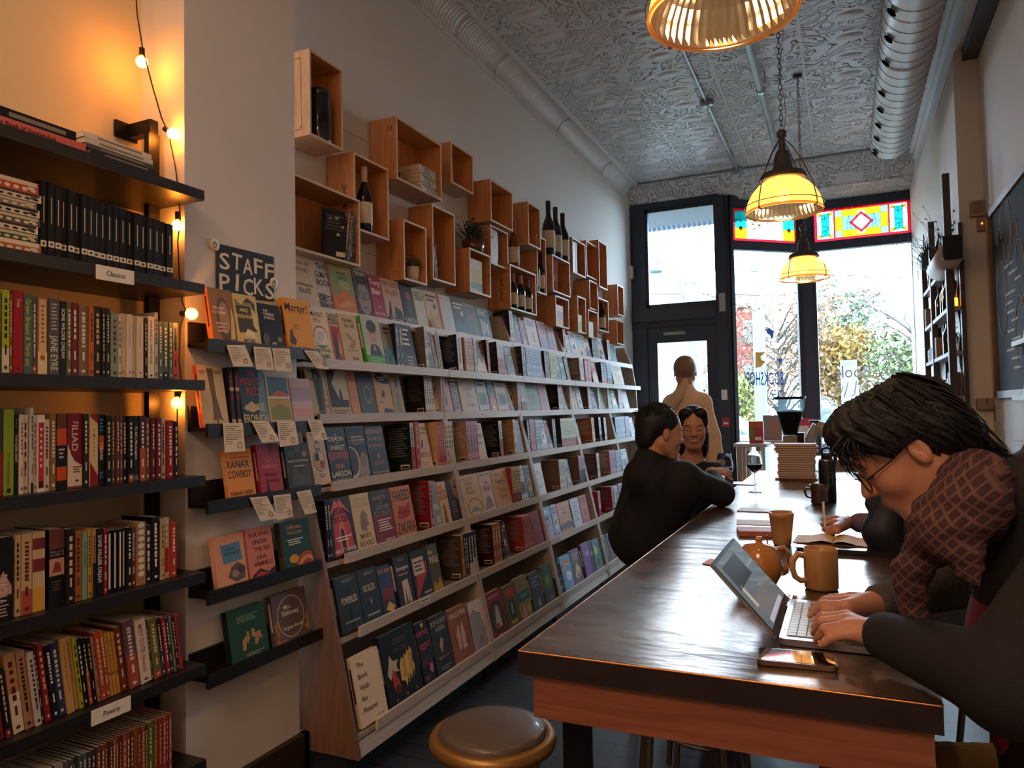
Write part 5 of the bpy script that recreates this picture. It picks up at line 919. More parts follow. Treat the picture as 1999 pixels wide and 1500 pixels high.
SPN = {
 'iliad': ('with tall cream letters and cream foot', [('g', [(0, 0), (1, 0), (1, .3), (.5, .36), (.25, .45), (0, .6)], '#dccab0'), ('r', 0, 0, 1, .03, '#8a3a3a'), ('t', 'THE', .55, .86, .03, '#dccab0', 'C', .5), ('v', 'ILIAD', .84, .42, '#dccab0', .42, 1.25), ('l', .35, .2, .95, .3, 3, '#5a2a2a'), ('g', [(.5, .1), (.65, .12), (.8, .1), (.65, .085)], '#2a2020')]),
 'jane': ('with large cream lettering', [('v', 'JANE EYRE', .52, .62, '#e0d4b8', .46), ('l', .2, .58, .8, .95, 8, '#b8ae98')]),
 'gatsby': ('with cream label and round seal', [('r', .12, 0, .88, .98, '#dcb98c'), ('g', [(.0, 0), (1, 0), (1, .3), (.5, .24), (0, .3)], '#e8cfa0'), ('e', .5, .22, .28, .035, '#b0642c'), ('l', .35, .4, .65, .92, 9, '#8a4a2a')]),
 'redcross': ('with pale script', [('v', 'Cross', .9, .4, '#f0c8b8', .1), ('e', .5, .06, .2, .02, '#6a1a20')]),
 'noise': ('with small capitals down the spine', [('v', 'DON DeLILLO - WHITE NOISE', .93, .34, '#3a3230', .8), ('e', .5, .05, .2, .016, '#3a3230')]),
 'orangeblack': ('with orange head and foot on black', [('r', 0, .58, 1, .8, '#c8501c'), ('r', 0, .8, 1, 1, '#6a3a1c'), ('r', 0, .12, 1, .3, '#c8501c'), ('l', .2, .4, .8, .55, 3, '#c8b8a0')]),
 'diag': ('with maroon slashes', [('g', [(0, 1), (1, 1), (1, .86), (0, .96)], '#8a1c20'), ('g', [(0, 0), (1, 0), (1, .14), (0, .34)], '#8a1c20'), ('l', .4, .4, .6, .8, 7, '#a8946a'), ('e', .5, .7, .18, .02, '#8a6a3a')]),
 'young': ('with red and blue blotches', [('r', .1, .5, .9, .7, '#b8502c'), ('v', 'A YOUNG MAN', .6, .5, '#e8e0d8', .24), ('l', .2, .75, .8, .95, 4, '#5a8aa8'), ('l', .2, .1, .8, .2, 3, '#5a8aa8')]),
 'mock': ('with slanted white lettering', [('v', 'To Kill a Mockingbird', .84, .55, '#e8e0d8', .6), ('r', 0, .02, 1, .1, '#4a7a5a')]),
 'hound': ('with lime background and thin letters', [('v', 'CALIBERT', .9, .4, '#8aa030', .36), ('v', 'The collected letters', .5, .3, '#5a6a20', .38), ('r', .3, .03, .7, .08, '#2a2a20')]),
 'desert': ('with white condensed letters', [('v', 'THIN QUEER DESERT', .74, .6, '#d8d0c8', .44), ('l', .25, .82, .75, .95, 3, '#6a8aa8')]),
 'green': ('with yellow script', [('v', 'Green Breasts & Yards etc', .95, .55, '#c8b830', .85)]),
 'white2': ('with thin grey spine line', [('r', .45, .5, .55, .88, '#a8988a'), ('r', .35, .08, .65, .1, '#2a2426')]),
 'oliver': ('with rosy capitals', [('v', 'MARY OLIVER', .92, .42, '#a8604c', .45), ('v', 'Devotions', .44, .34, '#a8604c', .26), ('e', .5, .06, .2, .016, '#6a4a3c')]),
 'poems': ('with orange-brown letters', [('v', 'THE ESSENTIAL ALAN WATTS', .92, .45, '#a8643a', .78)]),
 'gold': ('with small brown circle', [('e', .5, .35, .3, .03, '#7a4a1c'), ('l', .35, .45, .65, .9, 6, '#9a6420')]),
 'sand': ('', []),
 'blackclassic': ('with a white band near its foot', [('r', 0, .14, 1, .22, '#e8dcc8'), ('e', .5, .18, .25, .018, '#3a302c'), ('r', .42, .45, .58, .8, '#c8bca8')]),
 'genet': ('with two brown picture panels', [('r', 0, .74, 1, 1, '#6a3c30'), ('r', .02, .4, .98, .62, '#c89a84'), ('g', [(.2, .44), (.4, .58), (.7, .56), (.8, .44)], '#8a3c2c'), ('t', 'THE LATE', .5, .69, .03, '#a89a8c'), ('t', 'OR GENUS', .5, .65, .03, '#a89a8c'), ('l', .2, .2, .8, .34, 4, '#5a504a')]),
 'dracula': ('with pale moonlit letters', [('g', [(.1, .3), (.5, .6), (.95, .4), (.95, .3)], '#b8948a'), ('v', 'DRACULA', .55, .45, '#d8c0b0', .34), ('l', .2, .04, .8, .2, 4, '#b89a8a')]),
 'beads': ('with a chain of white discs', [('e', .5, .95 - .11 * k, .36, .045, '#e8dcc8') for k in range(8)]),
 'stripes': ('with a white stripe', [('r', .3, .06, .7, .95, '#e8dcc8')]),
 'circles': ('with red title and round picture dots', [('r', .1, .1, .9, .5, '#b03a2c'), ('e', .5, .92, .3, .03, '#e8dcc8'), ('e', .5, .82, .3, .03, '#e8dcc8'), ('e', .5, .72, .3, .03, '#e8dcc8'), ('e', .5, .62, .3, .03, '#e8dcc8')]),
 'vine': ('with mint title letters', [('v', 'KURT VONNEGUT', .85, .5, '#2a6a54', .7)]),
 'birds': ('with irregular white lettering', [('v', 'SOME WILDER DREAM', .9, .6, '#e8e0d8', .7)]),
 'seuss': ('with maroon and cream bands', [('r', 0, .78, 1, .92, '#7a2c34'), ('r', 0, .5, 1, .66, '#7a2c34'), ('r', 0, 0, 1, .3, '#d8a03c')]),
 'redwhite': ('with a red label bordered in white', [('r', .12, .05, .88, .9, '#b82c34'), ('l', .35, .3, .65, .85, 7, '#e8dcd0'), ('r', .2, .06, .8, .14, '#2a2426')]),
}
rows.append(spine_row(LZ[2], 'on the third black shelf', '''-14 3 .2 6a6c6a;5 20 .206 a8b424;20 27 .2 7a6a30;27 46 .208 9a2028 redcross;47 65 .2 4a6a64 green;66 76 .2 6a645e;77 96 .199 b8743c gatsby;98 119 .2 55595a jane;120 132 .197 26262a birds;132 142 .196 6a6c44;143 155 .197 7a2c28;157 175 .193 8a6c50;176 185 .192 c06c34;187 201 .195 33241c;202 209 .194 2a2a24;210 218 .194 2f382c;219 232 .182 8a9c84
233 239 .178 d8ccb8;240 249 .184 e0cfb8 white2;250 259 .184 dccbb4 white2;260 269 .182 dccbb4 white2;270 283 .182 dccbb4 white2;284 290 .18 241c1c;291 303 .186 e8dcc8 noise;304 311 .2 b8bcb8;312 321 .175 5a6c5c;322 332 .175 4c6654;333 340 .175 50705c;341 351 .176 8a8c80''', group='books on the third black shelf'))
rows.append(spine_row(LZ[3], 'on the fourth black shelf', '''-12 9 .215 3c4144;10 30 .212 8aa02c hound;31 39 .2 1c2126 desert;40 47 .198 dcd0c4;48 58 .197 dcd0c4;60 66 .215 c0bcb4;67 73 .196 cfc0a4;74 89 .197 e8dccc redwhite;90 100 .185 e0d4c4;101 112 .2 8a6a40;113 133 .2 17151a orangeblack;135 164 .2 7a1c24 iliad;165 175 .198 2c2626;177 193 .198 d8bc84 diag;194 207 .196 17181e young;208 219 .193 16161a;220 227 .192 5a5450;228 234 .192 6a3430;235 241 .19 6a4038;242 252 .19 1e1c1e;253 263 .19 1a1a1a;264 273 .19 1c2420 mock;275 287 .19 4a1c1c;288 296 .185 6a5c50;297 306 .183 5a1c24;307 317 .183 6a2028;318 327 .184 d8c4a4;329 341 .175 9a2428;342 350 .172 1c1a1c''', group='books on the fourth black shelf'))
rows.append(spine_row(LZ[4], 'on the fifth black shelf', '''-14 25 .2 1a1618 dracula;31 43 .2 cda878;44 65 .2 cda878;66 91 .2 cdb088 seuss;98 129 .2 17161a genet;130 147 .195 211c1c;149 162 .185 b8683c;163 172 .18 78a88c vine;174 181 .185 d89a3c;182 189 .185 b8905c;190 203 .183 17161a birds;204 211 .18 9a2428;212 222 .172 17161a stripes;223 231 .172 17161a stripes;232 240 .172 1c1a22 stripes;241 248 .172 1c1a22 stripes;249 259 .172 1c1a1c;260 267 .17 6a5c64;268 286 .182 a87c54 beads;287 299 .17 2a241c;300 315 .19 16161a;316 323 .18 c8a878;324 334 .182 c8b8a4 circles;335 346 .165 b83c2c''', group='books on the fifth black shelf'))
rows.append(spine_row(LZ[5], 'on the Poetry shelf', '''-20 -6 .19 c8a05c;-4 12 .19 c8a05c;14 24 .175 1c1c20;30 52 .2 b8885c;53 70 .2 b08468;72 84 .19 c8bcb0;85 91 .2 2c3350;92 103 .205 8a1c20;106 118 .195 1c1c20;119 134 .195 30487c;135 147 .2 c89c5c poems;148 158 .2 c8a468 poems;159 167 .195 a8a824;169 177 .185 1e1c20;178 185 .185 1e1c20;186 193 .182 1c1c24;194 199 .18 a87c6c;200 210 .19 b84c20;211 219 .19 c85820;220 226 .18 c8923c gold;227 233 .178 c8923c gold;234 240 .175 c8923c gold;241 253 .185 7a3c24;255 274 .195 6a4a50;277 298 .188 e0cdbd oliver;299 303 .17 4a4828;304 319 .18 6c6c34;320 327 .175 1e1a22;328 335 .175 9a2834;336 342 .17 34402c;343 347 .168 8a8478;348 353 .168 3a2c30;354 358 .17 b04858;359 363 .17 b04858''', lean=.13, group='books on the Poetry shelf'))
rows.append(spine_row(LZ[6], 'on the lowest black shelf', '''60 72 .18 8a8880;73 84 .175 6a6c6c;85 96 .175 c0b8ac;97 107 .172 2c3034;108 117 .172 a89c90;118 126 .17 c8bcb0;127 135 .17 5a5c60;136 144 .17 4c545c;145 153 .17 3a444c;154 162 .17 4c545c;163 171 .17 5c646c;172 180 .168 3c4850;181 189 .168 4a4448;190 198 .17 6a3c30;199 206 .17 7a4838;207 214 .17 8a4434;215 221 .17 6a2c24;222 228 .17 a8643c;229 235 .17 8a4830;236 242 .17 74302c;243 249 .17 a85c38;250 256 .17 8a4430;257 263 .17 7a3828;264 270 .17 b0683c;271 277 .17 8a4830;278 284 .17 9a5434;285 291 .17 6a3424;292 304 .17 5a7a28;305 311 .17 8a6c34;312 318 .17 9a3c34;319 325 .17 a84840;326 332 .17 9a3c34;333 339 .17 a8503c''', group='books on the lowest black shelf'))
rows.append(spine_row(LZ[1], 'on the Classics shelf', ';'.join(f"{82 + 12.9 * k:.1f} {82 + 12.9 * (k + 1) - .6:.1f} {.2 - .0014 * k:.3f} 1a1719 blackclassic" for k in range(20)), group='black classics'))
for i, (o, d, k) in enumerate(rows[-1].items): rows[-1].items[i] = (o, 'black classic with a white band', None)
# lying stacks on the two upper shelves
def lying(x, yr, z, L, t, dep, col, art=(), hard=False):
 return book((x, yr, z), (0, 0, 1), (0, -1, 0), (1, 0, 0), t, L, dep, col, 'S', art, hard=hard)
R = Row('top black shelf', 'books lying on the top black shelf'); z = LZ[0] + .001; y1 = y_at(160, -1.87, z)
R.add(lying(-1.862, y1 + .006, z, .30, .028, .2, '#d0685c', [('t', '', 0, 0, .1, K)]), 'pink lying cookbook with black title')
bt = MB(); bt.text('The Book of Sandwiches', (0, 0, 0), (0, 1, 0), (0, 0, 1), .011, cm('#2a1c1c'), 'L', .17); o = bt.build('title_lettering', R.items[-1][0]); o.location = (.0006, -.29 + .05, .009)
R.add(lying(-1.868, y1 - .018, z + .0285, .29, .027, .19, '#1c1a1c', [('r', .3, .1, .7, .6, '#8a8074')]), 'black lying book on the pink cookbook')
ya = y_at(170, -1.87, z); yb_ = y_at(304, -1.87, z); hh = z
for i, (c_, t_, d) in enumerate([('#e0d4c0', .012, 0), ('#2c2a2c', .012, .004), ('#54504c', .012, -.008), ('#d8ccb4', .015, -.012), ('#e4d8c4', .014, -.016)]):
 R.add(lying(-1.868, yb_ + d, hh, .215, t_, .15, c_, [('r', .3, .15, .7, .8, '#8a7c6c' if i else '#b8a890')]), cname(c_) + ' lying paperback, %s in the short stack' % ['lowest', 'second lowest', 'middle', 'second highest', 'topmost'][i]); hh += t_ + .0006
rows.append(R)
R = Row('left of the black classics', 'patterned books lying left of the black classics'); z = LZ[1] + .001; yr = y_at(80, -1.868, z); hh = z
for i, (c1, c2, t_) in enumerate([('#b8683c', '#e0d0b4', .030), ('#2f5a40', '#e0c890', .022), ('#e0d0b4', '#3a302a', .020), ('#5a5048', '#e0d0b4', .022), ('#e0d0b4', '#2a2622', .020), ('#8a7a68', '#e0d0b4', .018), ('#e0d0b4', '#4a3a30', .020), ('#c04a30', '#e8d8b8', .030)]):
 art = [('r', .62, .02, .98, .9, '#e0d0b4' if i % 2 else c2)] + [('e', .3 + .12 * ((k * 3) % 3), .06 + .09 * k, .16, .03, c2) for k in range(10)] + [('r', .3, .05, .55, .12, c2)]
 R.add(lying(-1.868 - .004 * (i % 2), yr - .004 * (i % 3), hh, .235, t_, .16, c1, art, True), cname(c1) + ' patterned lying book, %s in its stack' % ['lowest', 'second lowest', 'third lowest', 'fourth lowest', 'fourth highest', 'third highest', 'second highest', 'topmost'][i]); hh += t_ + .0006
rows.append(R)
# the brown book lying on the row of the third shelf
# ------------------------------------------------------------------ things in the crates
def cr(k): return CR[k]
gl_dk = mat('dark bottle glass', '#10130f', .12, coat=.5); gl_am = mat('rose bottle glass', '#8a3c22', .12, trans=.3, coat=.5); lab = mat('bottle label', '#d8c8b0', .7); cap_m = mat('dark capsule', '#34181c', .4)
def bottle(x, y, z, h, r, label, glassm=gl_dk, labm=lab, capm=cap_m, grp='wine bottles on the crates', burg=True):
 o = empty('wine_bottle', (x, y, z), category='bottle', label=label, group=grp)
 b = MB(); nb = .3 if burg else .24
 b.lathe([(.001, .004), (r * .8, 0), (r, .008), (r, h * .50), (r * .93, h * .57), (r * .62, h * .66), (r * .40, h * .73), (r * .36, h * .8), (r * .36, h * .985), (r * .3, h), (.001, h)], glassm, n=24); b.build('bottle_body', o)
 b = MB(); b.lathe([(r + .0008, h * .12), (r + .0008, h * .44)], labm, n=24); b.build('bottle_label', o)
 b = MB(); b.lathe([(r * .36 + .001, h * .76), (r * .4, h * .98), (r * .36, h + .001), (.001, h + .001)], capm, n=20); b.build('capsule', o); return o
y0, y1, zb, zt, xf = cr(1); ym = y_at(623, -2.085, zb); b = MB(); blk_gl = mat('glossy black stoneware', '#15171c', .12, coat=.6)
b.lathe([(.001, 0), (.05, 0), (.053, .01), (.053, .2), (.047, .215), (.05, .22), (.05, .235), (.001, .24)], blk_gl, n=32); tag(b.build('canister', loc=(-2.085, ym, zb + .001)), 'glossy black cylinder with glints in the topmost crate', 'canister')
y0, y1, zb, zt, xf = cr(2); bottle(-2.072, y_at(712, -2.072, zb), zb + .001, .32, .038, 'tall dark wine bottle with a pale label and cap, in the branded crate', capm=mat('pale capsule', '#c8a488', .5))
y0, y1, zb, zt, xf = cr(3); R = Row('in the wide low crate', 'books in the wide low crate')
hz = zt - zb
for i, c_ in enumerate(['#2a2c34', '#3a4a5c', '#24303c']):
 R.add(book((-2.05, y0 + .02 + .016 * i, zb + .001), (0, 1, 0), (0, 0, 1), (1, 0, 0), .0145, hz * (.86 - .1 * i), .12, c_, 'S', spine_gen(c_, 50 + i), hard=False), cname(c_) + ' spine')
yy = y_at(648, xf, zb); V = (0, .14, 1)
R.add(book((-2.035, yy - .035, zb + .002), (.35, 1, 0), (-.1, .12, 1), (1, -.35, .1), .115, hz * .76, .012, '#23262a', 'F', [('e', .3, .8, .08, .03, '#c8b89c'), ('e', .6, .84, .08, .03, '#c8b89c'), ('e', .85, .66, .08, .03, '#c8b89c'), ('e', .65, .48, .08, .03, '#c8b89c'), ('l', .1, .55, .9, .9, 5, '#5a5a50'), ('r', .55, .02, .95, .12, '#d8c8a8')]), 'black book with pale dots and barcode')
for i, (c_, dy) in enumerate((('#9a5a34', .0), ('#5a4444', .02), ('#8a8488', .038), ('#3a3434', .056))):
 R.add(book((-2.03, yy + .10 + dy, zb + .002), (0, 1, 0), (0, .16, 1), (1, 0, 0), .016, hz * (.86 - .02 * i), .125, c_, 'S', spine_gen(c_, 60 + i), gen_art(c_, 5) if i == 0 else (), hard=True), cname(c_) + ' leaning cookbook')
rows.append(R)
y0, y1, zb, zt, xf = cr(4); R = Row('in the large high crate', 'white books lying in the large high crate'); yr = y_at(853, xf - .02, zb); hh = zb + .001
for i in range(9):
 R.add(lying(xf - .012 - .004 * (i % 3), yr + .01 - .004 * ((i * 5) % 4) - .003 * i, hh, .175, .0155, .13, '#e0d4bc', [('l', .3, .05, .7, .9, 1, '#8a7c6a')] + [('r', .3, .06 + .1 * k, .7, .12 + .1 * k, '#3a322c') for k in range(8)], True), 'white book with black specks, %s in the lying stack' % ['lowest', 'second lowest', 'third lowest', 'fourth lowest', 'middle', 'fourth highest', 'third highest', 'second highest', 'topmost'][i]); hh += .016
rows.append(R)
def plant(x, y, z, pr, ph, label, potm, leafm, kind='bush', R_=.07, n=120, nm='potted_plant'):
 o = empty(nm, (x, y, z), category='potted plant', label=label)
 b = MB(); b.lathe([(.001, 0), (pr * .8, 0), (pr, ph), (pr * .9, ph), (pr * .9, ph * .88), (.001, ph * .88)], potm, n=24); b.build('pot', o)
 lf = MB(); r = random.Random(int(y * 999))
 for k in range(n):
  a = r.random() * 2 * PI; e = r.uniform(.15, 1.45); L = R_ * r.uniform(.6, 1.1); st_ = Vector((r.uniform(-.5, .5) * pr, r.uniform(-.5, .5) * pr, ph * .9))
  d = Vector((math.cos(a) * math.cos(e), math.sin(a) * math.cos(e), math.sin(e))); tip = st_ + d * L
  if kind == 'bush':
   for q in range(4):
    c = st_ + d * L * (.4 + .2 * q) + Vector((r.uniform(-1, 1), r.uniform(-1, 1), r.uniform(-1, 1))) * .008; s_ = Vector((-d.y, d.x, r.uniform(-.5, .5))).normalized() * .007; t_ = Vector((r.uniform(-1, 1), r.uniform(-1, 1), r.uniform(-.3, 1))).normalized() * .012
    lf.add([c, c + s_ * .5 + t_ * .5, c + t_, c - s_ * .5 + t_ * .5], [(0, 1, 2, 3)], leafm)
  elif kind == 'blade':
   tip2 = tip + Vector((0, 0, -L * .5)); s_ = Vector((-d.y, d.x, 0)).normalized() * .003
   lf.add([st_ - s_, st_ + s_, tip + s_, tip2, tip - s_], [(0, 1, 2, 4), (4, 2, 3)], leafm)
  else:
   s_ = Vector((-d.y, d.x, 0)).normalized() * .009; m1 = st_ + d * L * .4
   for q in range(3):
    c = st_ + d * L * (.45 + .25 * q); t_ = (d + Vector((0, 0, .2 - .3 * q))).normalized() * .022
    lf.add([c, c + t_ * .5 + s_, c + t_, c + t_ * .5 - s_], [(0, 1, 2, 3)], leafm); 
   lf.tube([st_, tip], .0012, leafm, 4)
 xm = .697 - x; lf.v = [(min(v[0], xm), v[1], v[2]) for v in lf.v]; lf.build('leaves', o); return o
lg = mat('grey green leaves', '#5c6a48', .6, var=.2, scale=8); ldk = mat('dark green leaves', '#2c3a26', .55, var=.2, scale=8)
wpot = mat('white ceramic pot', '#ddd2c2', .3, coat=.3); bpot = mat('brown glazed pot', '#5a3226', .25, coat=.4)
y0, y1, zb, zt, xf = cr(6); plant(-2.085, y_at(806, -2.085, zb), zb + .001, .037, .085, 'bushy little plant in a white pot inside the wall crate', wpot, lg, 'bush', .062, 160)
y0, y1, zb, zt, xf = cr(7); R = Row('in the narrow crate', 'books in the crates')
R.add(book((-2.06, y_at(850, -2.06, zb), zb + .002), (0, 1, 0), (0, -.12, 1), (1, 0, 0), .018, .185, .12, '#8a2430', 'S', spine_gen('#8a2430', 3), gen_art('#8a2430', 9)), 'red leaning book')
R.add(book((-2.06, y_at(850, -2.06, zb) + .02, zb + .002), (0, 1, 0), (0, -.12, 1), (1, 0, 0), .012, .2, .12, '#1c1a1e', 'S', spine_gen('#1c1a1e', 3)), 'black leaning book'); rows.append(R)
y0, y1, zb, zt, xf = cr(11); plant(-2.09, y_at(924, -2.09, zt), zt + .013, .075, .075, 'dark leafy plant in a broad brown bowl on top of a crate', bpot, ldk, 'leaf', .13, 70)
def fan(key, cols, bands, phrase, n, hfr=.8, lean=.0):
 y0, y1, zb, zt, xf = cr(key); R = Row(phrase, 'booklets ' + phrase); h = (zt - zb) * hfr; w_ = (y1 - y0 - .03) / max(n, 2) * .7
 for i in range(n):
  R.add(book((-2.045, y0 + .016 + i * w_, zb + .001), (0, 1, 0), (0, lean, 1), (1, 0, 0), w_ - .0006, h, .11, cols, 'S', [('r', 0, a, 1, c, cc) for a, c, cc in bands], [('r', 0, a, 1, c, cc) for a, c, cc in bands] if i == 0 else (), simple=True, hard=False), 'banded booklets', 5000 + i * 0)
 rows.append(R)
fan(11, '#d8c4b0', [(.28, .72, '#d0b43c'), (.1, .28, '#5a8468'), (0, .1, '#c8a498')], 'in the crate under the brown bowl', 8, .82)
fan(20, '#c8a8a0', [(0, .35, '#c8a840'), (.35, .7, '#b08a90')], 'in the low crate by the display books', 6, .75)
fan(21, '#c8c0a0', [(.1, .6, '#a8b070')], 'in the slim crate right of it', 4, .5)
fan(24, '#e0dcd4', [], 'in the small lower crate', 4, .6)
y0, y1, zb, zt, xf = cr(12); b = MB(); b.prism([(y0 + .04, zb + .001), (y0 + .13, zb + .001), (y0 + .14, zb + .12), (y0 + .13, zt - .01), (y0 + .035, zt - .006)], -2.07, -2.062, wood('marbled board', '#6a4a30', '#c8ac88', .4, 2, 9), ax=0); tag(b.build('cutting_board'), 'marbled wooden board standing in its own crate', 'board')
b = MB(); 
y0, y1, zb, zt, xf = cr(13)
yb3 = cr(13); bottle(-2.065, y_at(1002, -2.065, zb), zb + .001, .25, .034, 'foremost of three pale-labelled bottles, twine round its neck', capm=mat('tan capsule', '#8a7050', .6))
bottle(-2.065, y_at(1017, -2.065, zb), zb + .001, .255, .034, 'middle of three pale-labelled bottles, with an orange capsule', capm=mat('orange capsule', '#a8602c', .4)); bottle(-2.065, y_at(1031, -2.065, zb), zb + .001, .25, .034, 'last of three pale-labelled bottles, beside the crate side', capm=mat('dark orange capsule', '#6a3420', .4))
bottle(-2.09, y_at(1003, -2.09, zt), zt + .013, .34, .042, 'rose-brown wine bottle standing on top of the three-bottle crate', glassm=gl_am, capm=mat('amber capsule', '#9a5a30', .4))
y0, y1, zb, zt, xf = cr(14); w_ = y1 - y0
bottle(-2.085, y_at(1047, -2.085, zb), zb + .001, .32, .03, 'nearer of two dark bottles in the slim crate'); bottle(-2.085, y_at(1057, -2.085, zb), zb + .001, .32, .03, 'farther of two dark bottles in the slim crate')
y0, y1, zb, zt, xf = cr(16)
for i, f_ in enumerate((.06, .42, .78)): bottle(-2.075, y_at((1072, 1086, 1100)[i], -2.075, zt), zt + .013, .43 - .01 * i, .05, ['nearest', 'middle', 'farthest'][i] + ' of three big dark bottles with pale labels on a crate top')
R = Row('beside the small plant', 'books in the crates'); R.add(book((-2.06, y0 + .03, zb + .001), (.5, 1, 0), (0, 0, 1), (1, -.5, 0), .08, (zt - zb) * .9, .012, '#b06a68', 'F', [('g', [(.4, .4), (.6, .6), (.8, .45), (.7, .3)], '#d8a8a0')], simple=True), 'pink book standing in the bottle crate'); rows.append(R)
plant(-2.08, y_at(1105, -2.08, zb), zb + .001, .04, .06, 'small plant in a pale pot beside the pink book', mat('pale pot', '#c8a890', .5), ldk, 'bush', .055, 90)
y0, y1, zb, zt, xf = cr(17); b = MB(); bb = MB(); b.box((-2.15, y0 + .02, zb + .001), (-2.04, y0 + .14, zt - .012), mat('black box', '#141418', .4))
b.box((-2.0395, y0 + .09, zb + .001), (-2.0395 + .0003, y0 + .14, zt - .012), mat('white card', '#eee6da', .6))
gy = -2.1; wg = mat('grey print', '#7a7478', .5)
b.prism([(gy - .018, zb + .1), (gy - .022, zt - .03), (gy + .022, zt - .03), (gy + .018, zb + .1), (gy + .003, zb + .085), (gy + .003, zb + .03), (gy + .018, zb + .024), (gy - .018, zb + .024), (gy - .003, zb + .03), (gy - .003, zb + .085)], y0 + .0193, y0 + .0199, wg, ax=1)
tag(b.build('gift_box'), 'black box printed with a wine glass, in the wall crate', 'box')
y0, y1, zb, zt, xf = cr(23); bottle(-2.08, y_at(1176, -2.08, zb), zb + .001, .30, .036, 'single dark bottle in the far narrow crate')
y0, y1, zb, zt, xf = cr(25); R = Row('in the farthest crate', 'books in the crates'); R.add(book((-2.08, y0 + .03, zb + .004), (0, 1, 0), (0, .5, 1), (1, 0, 0), .02, .16, .08, '#d8d4d0', 'S', simple=True), 'white leaning booklet'); rows.append(R)
label_rows(rows)
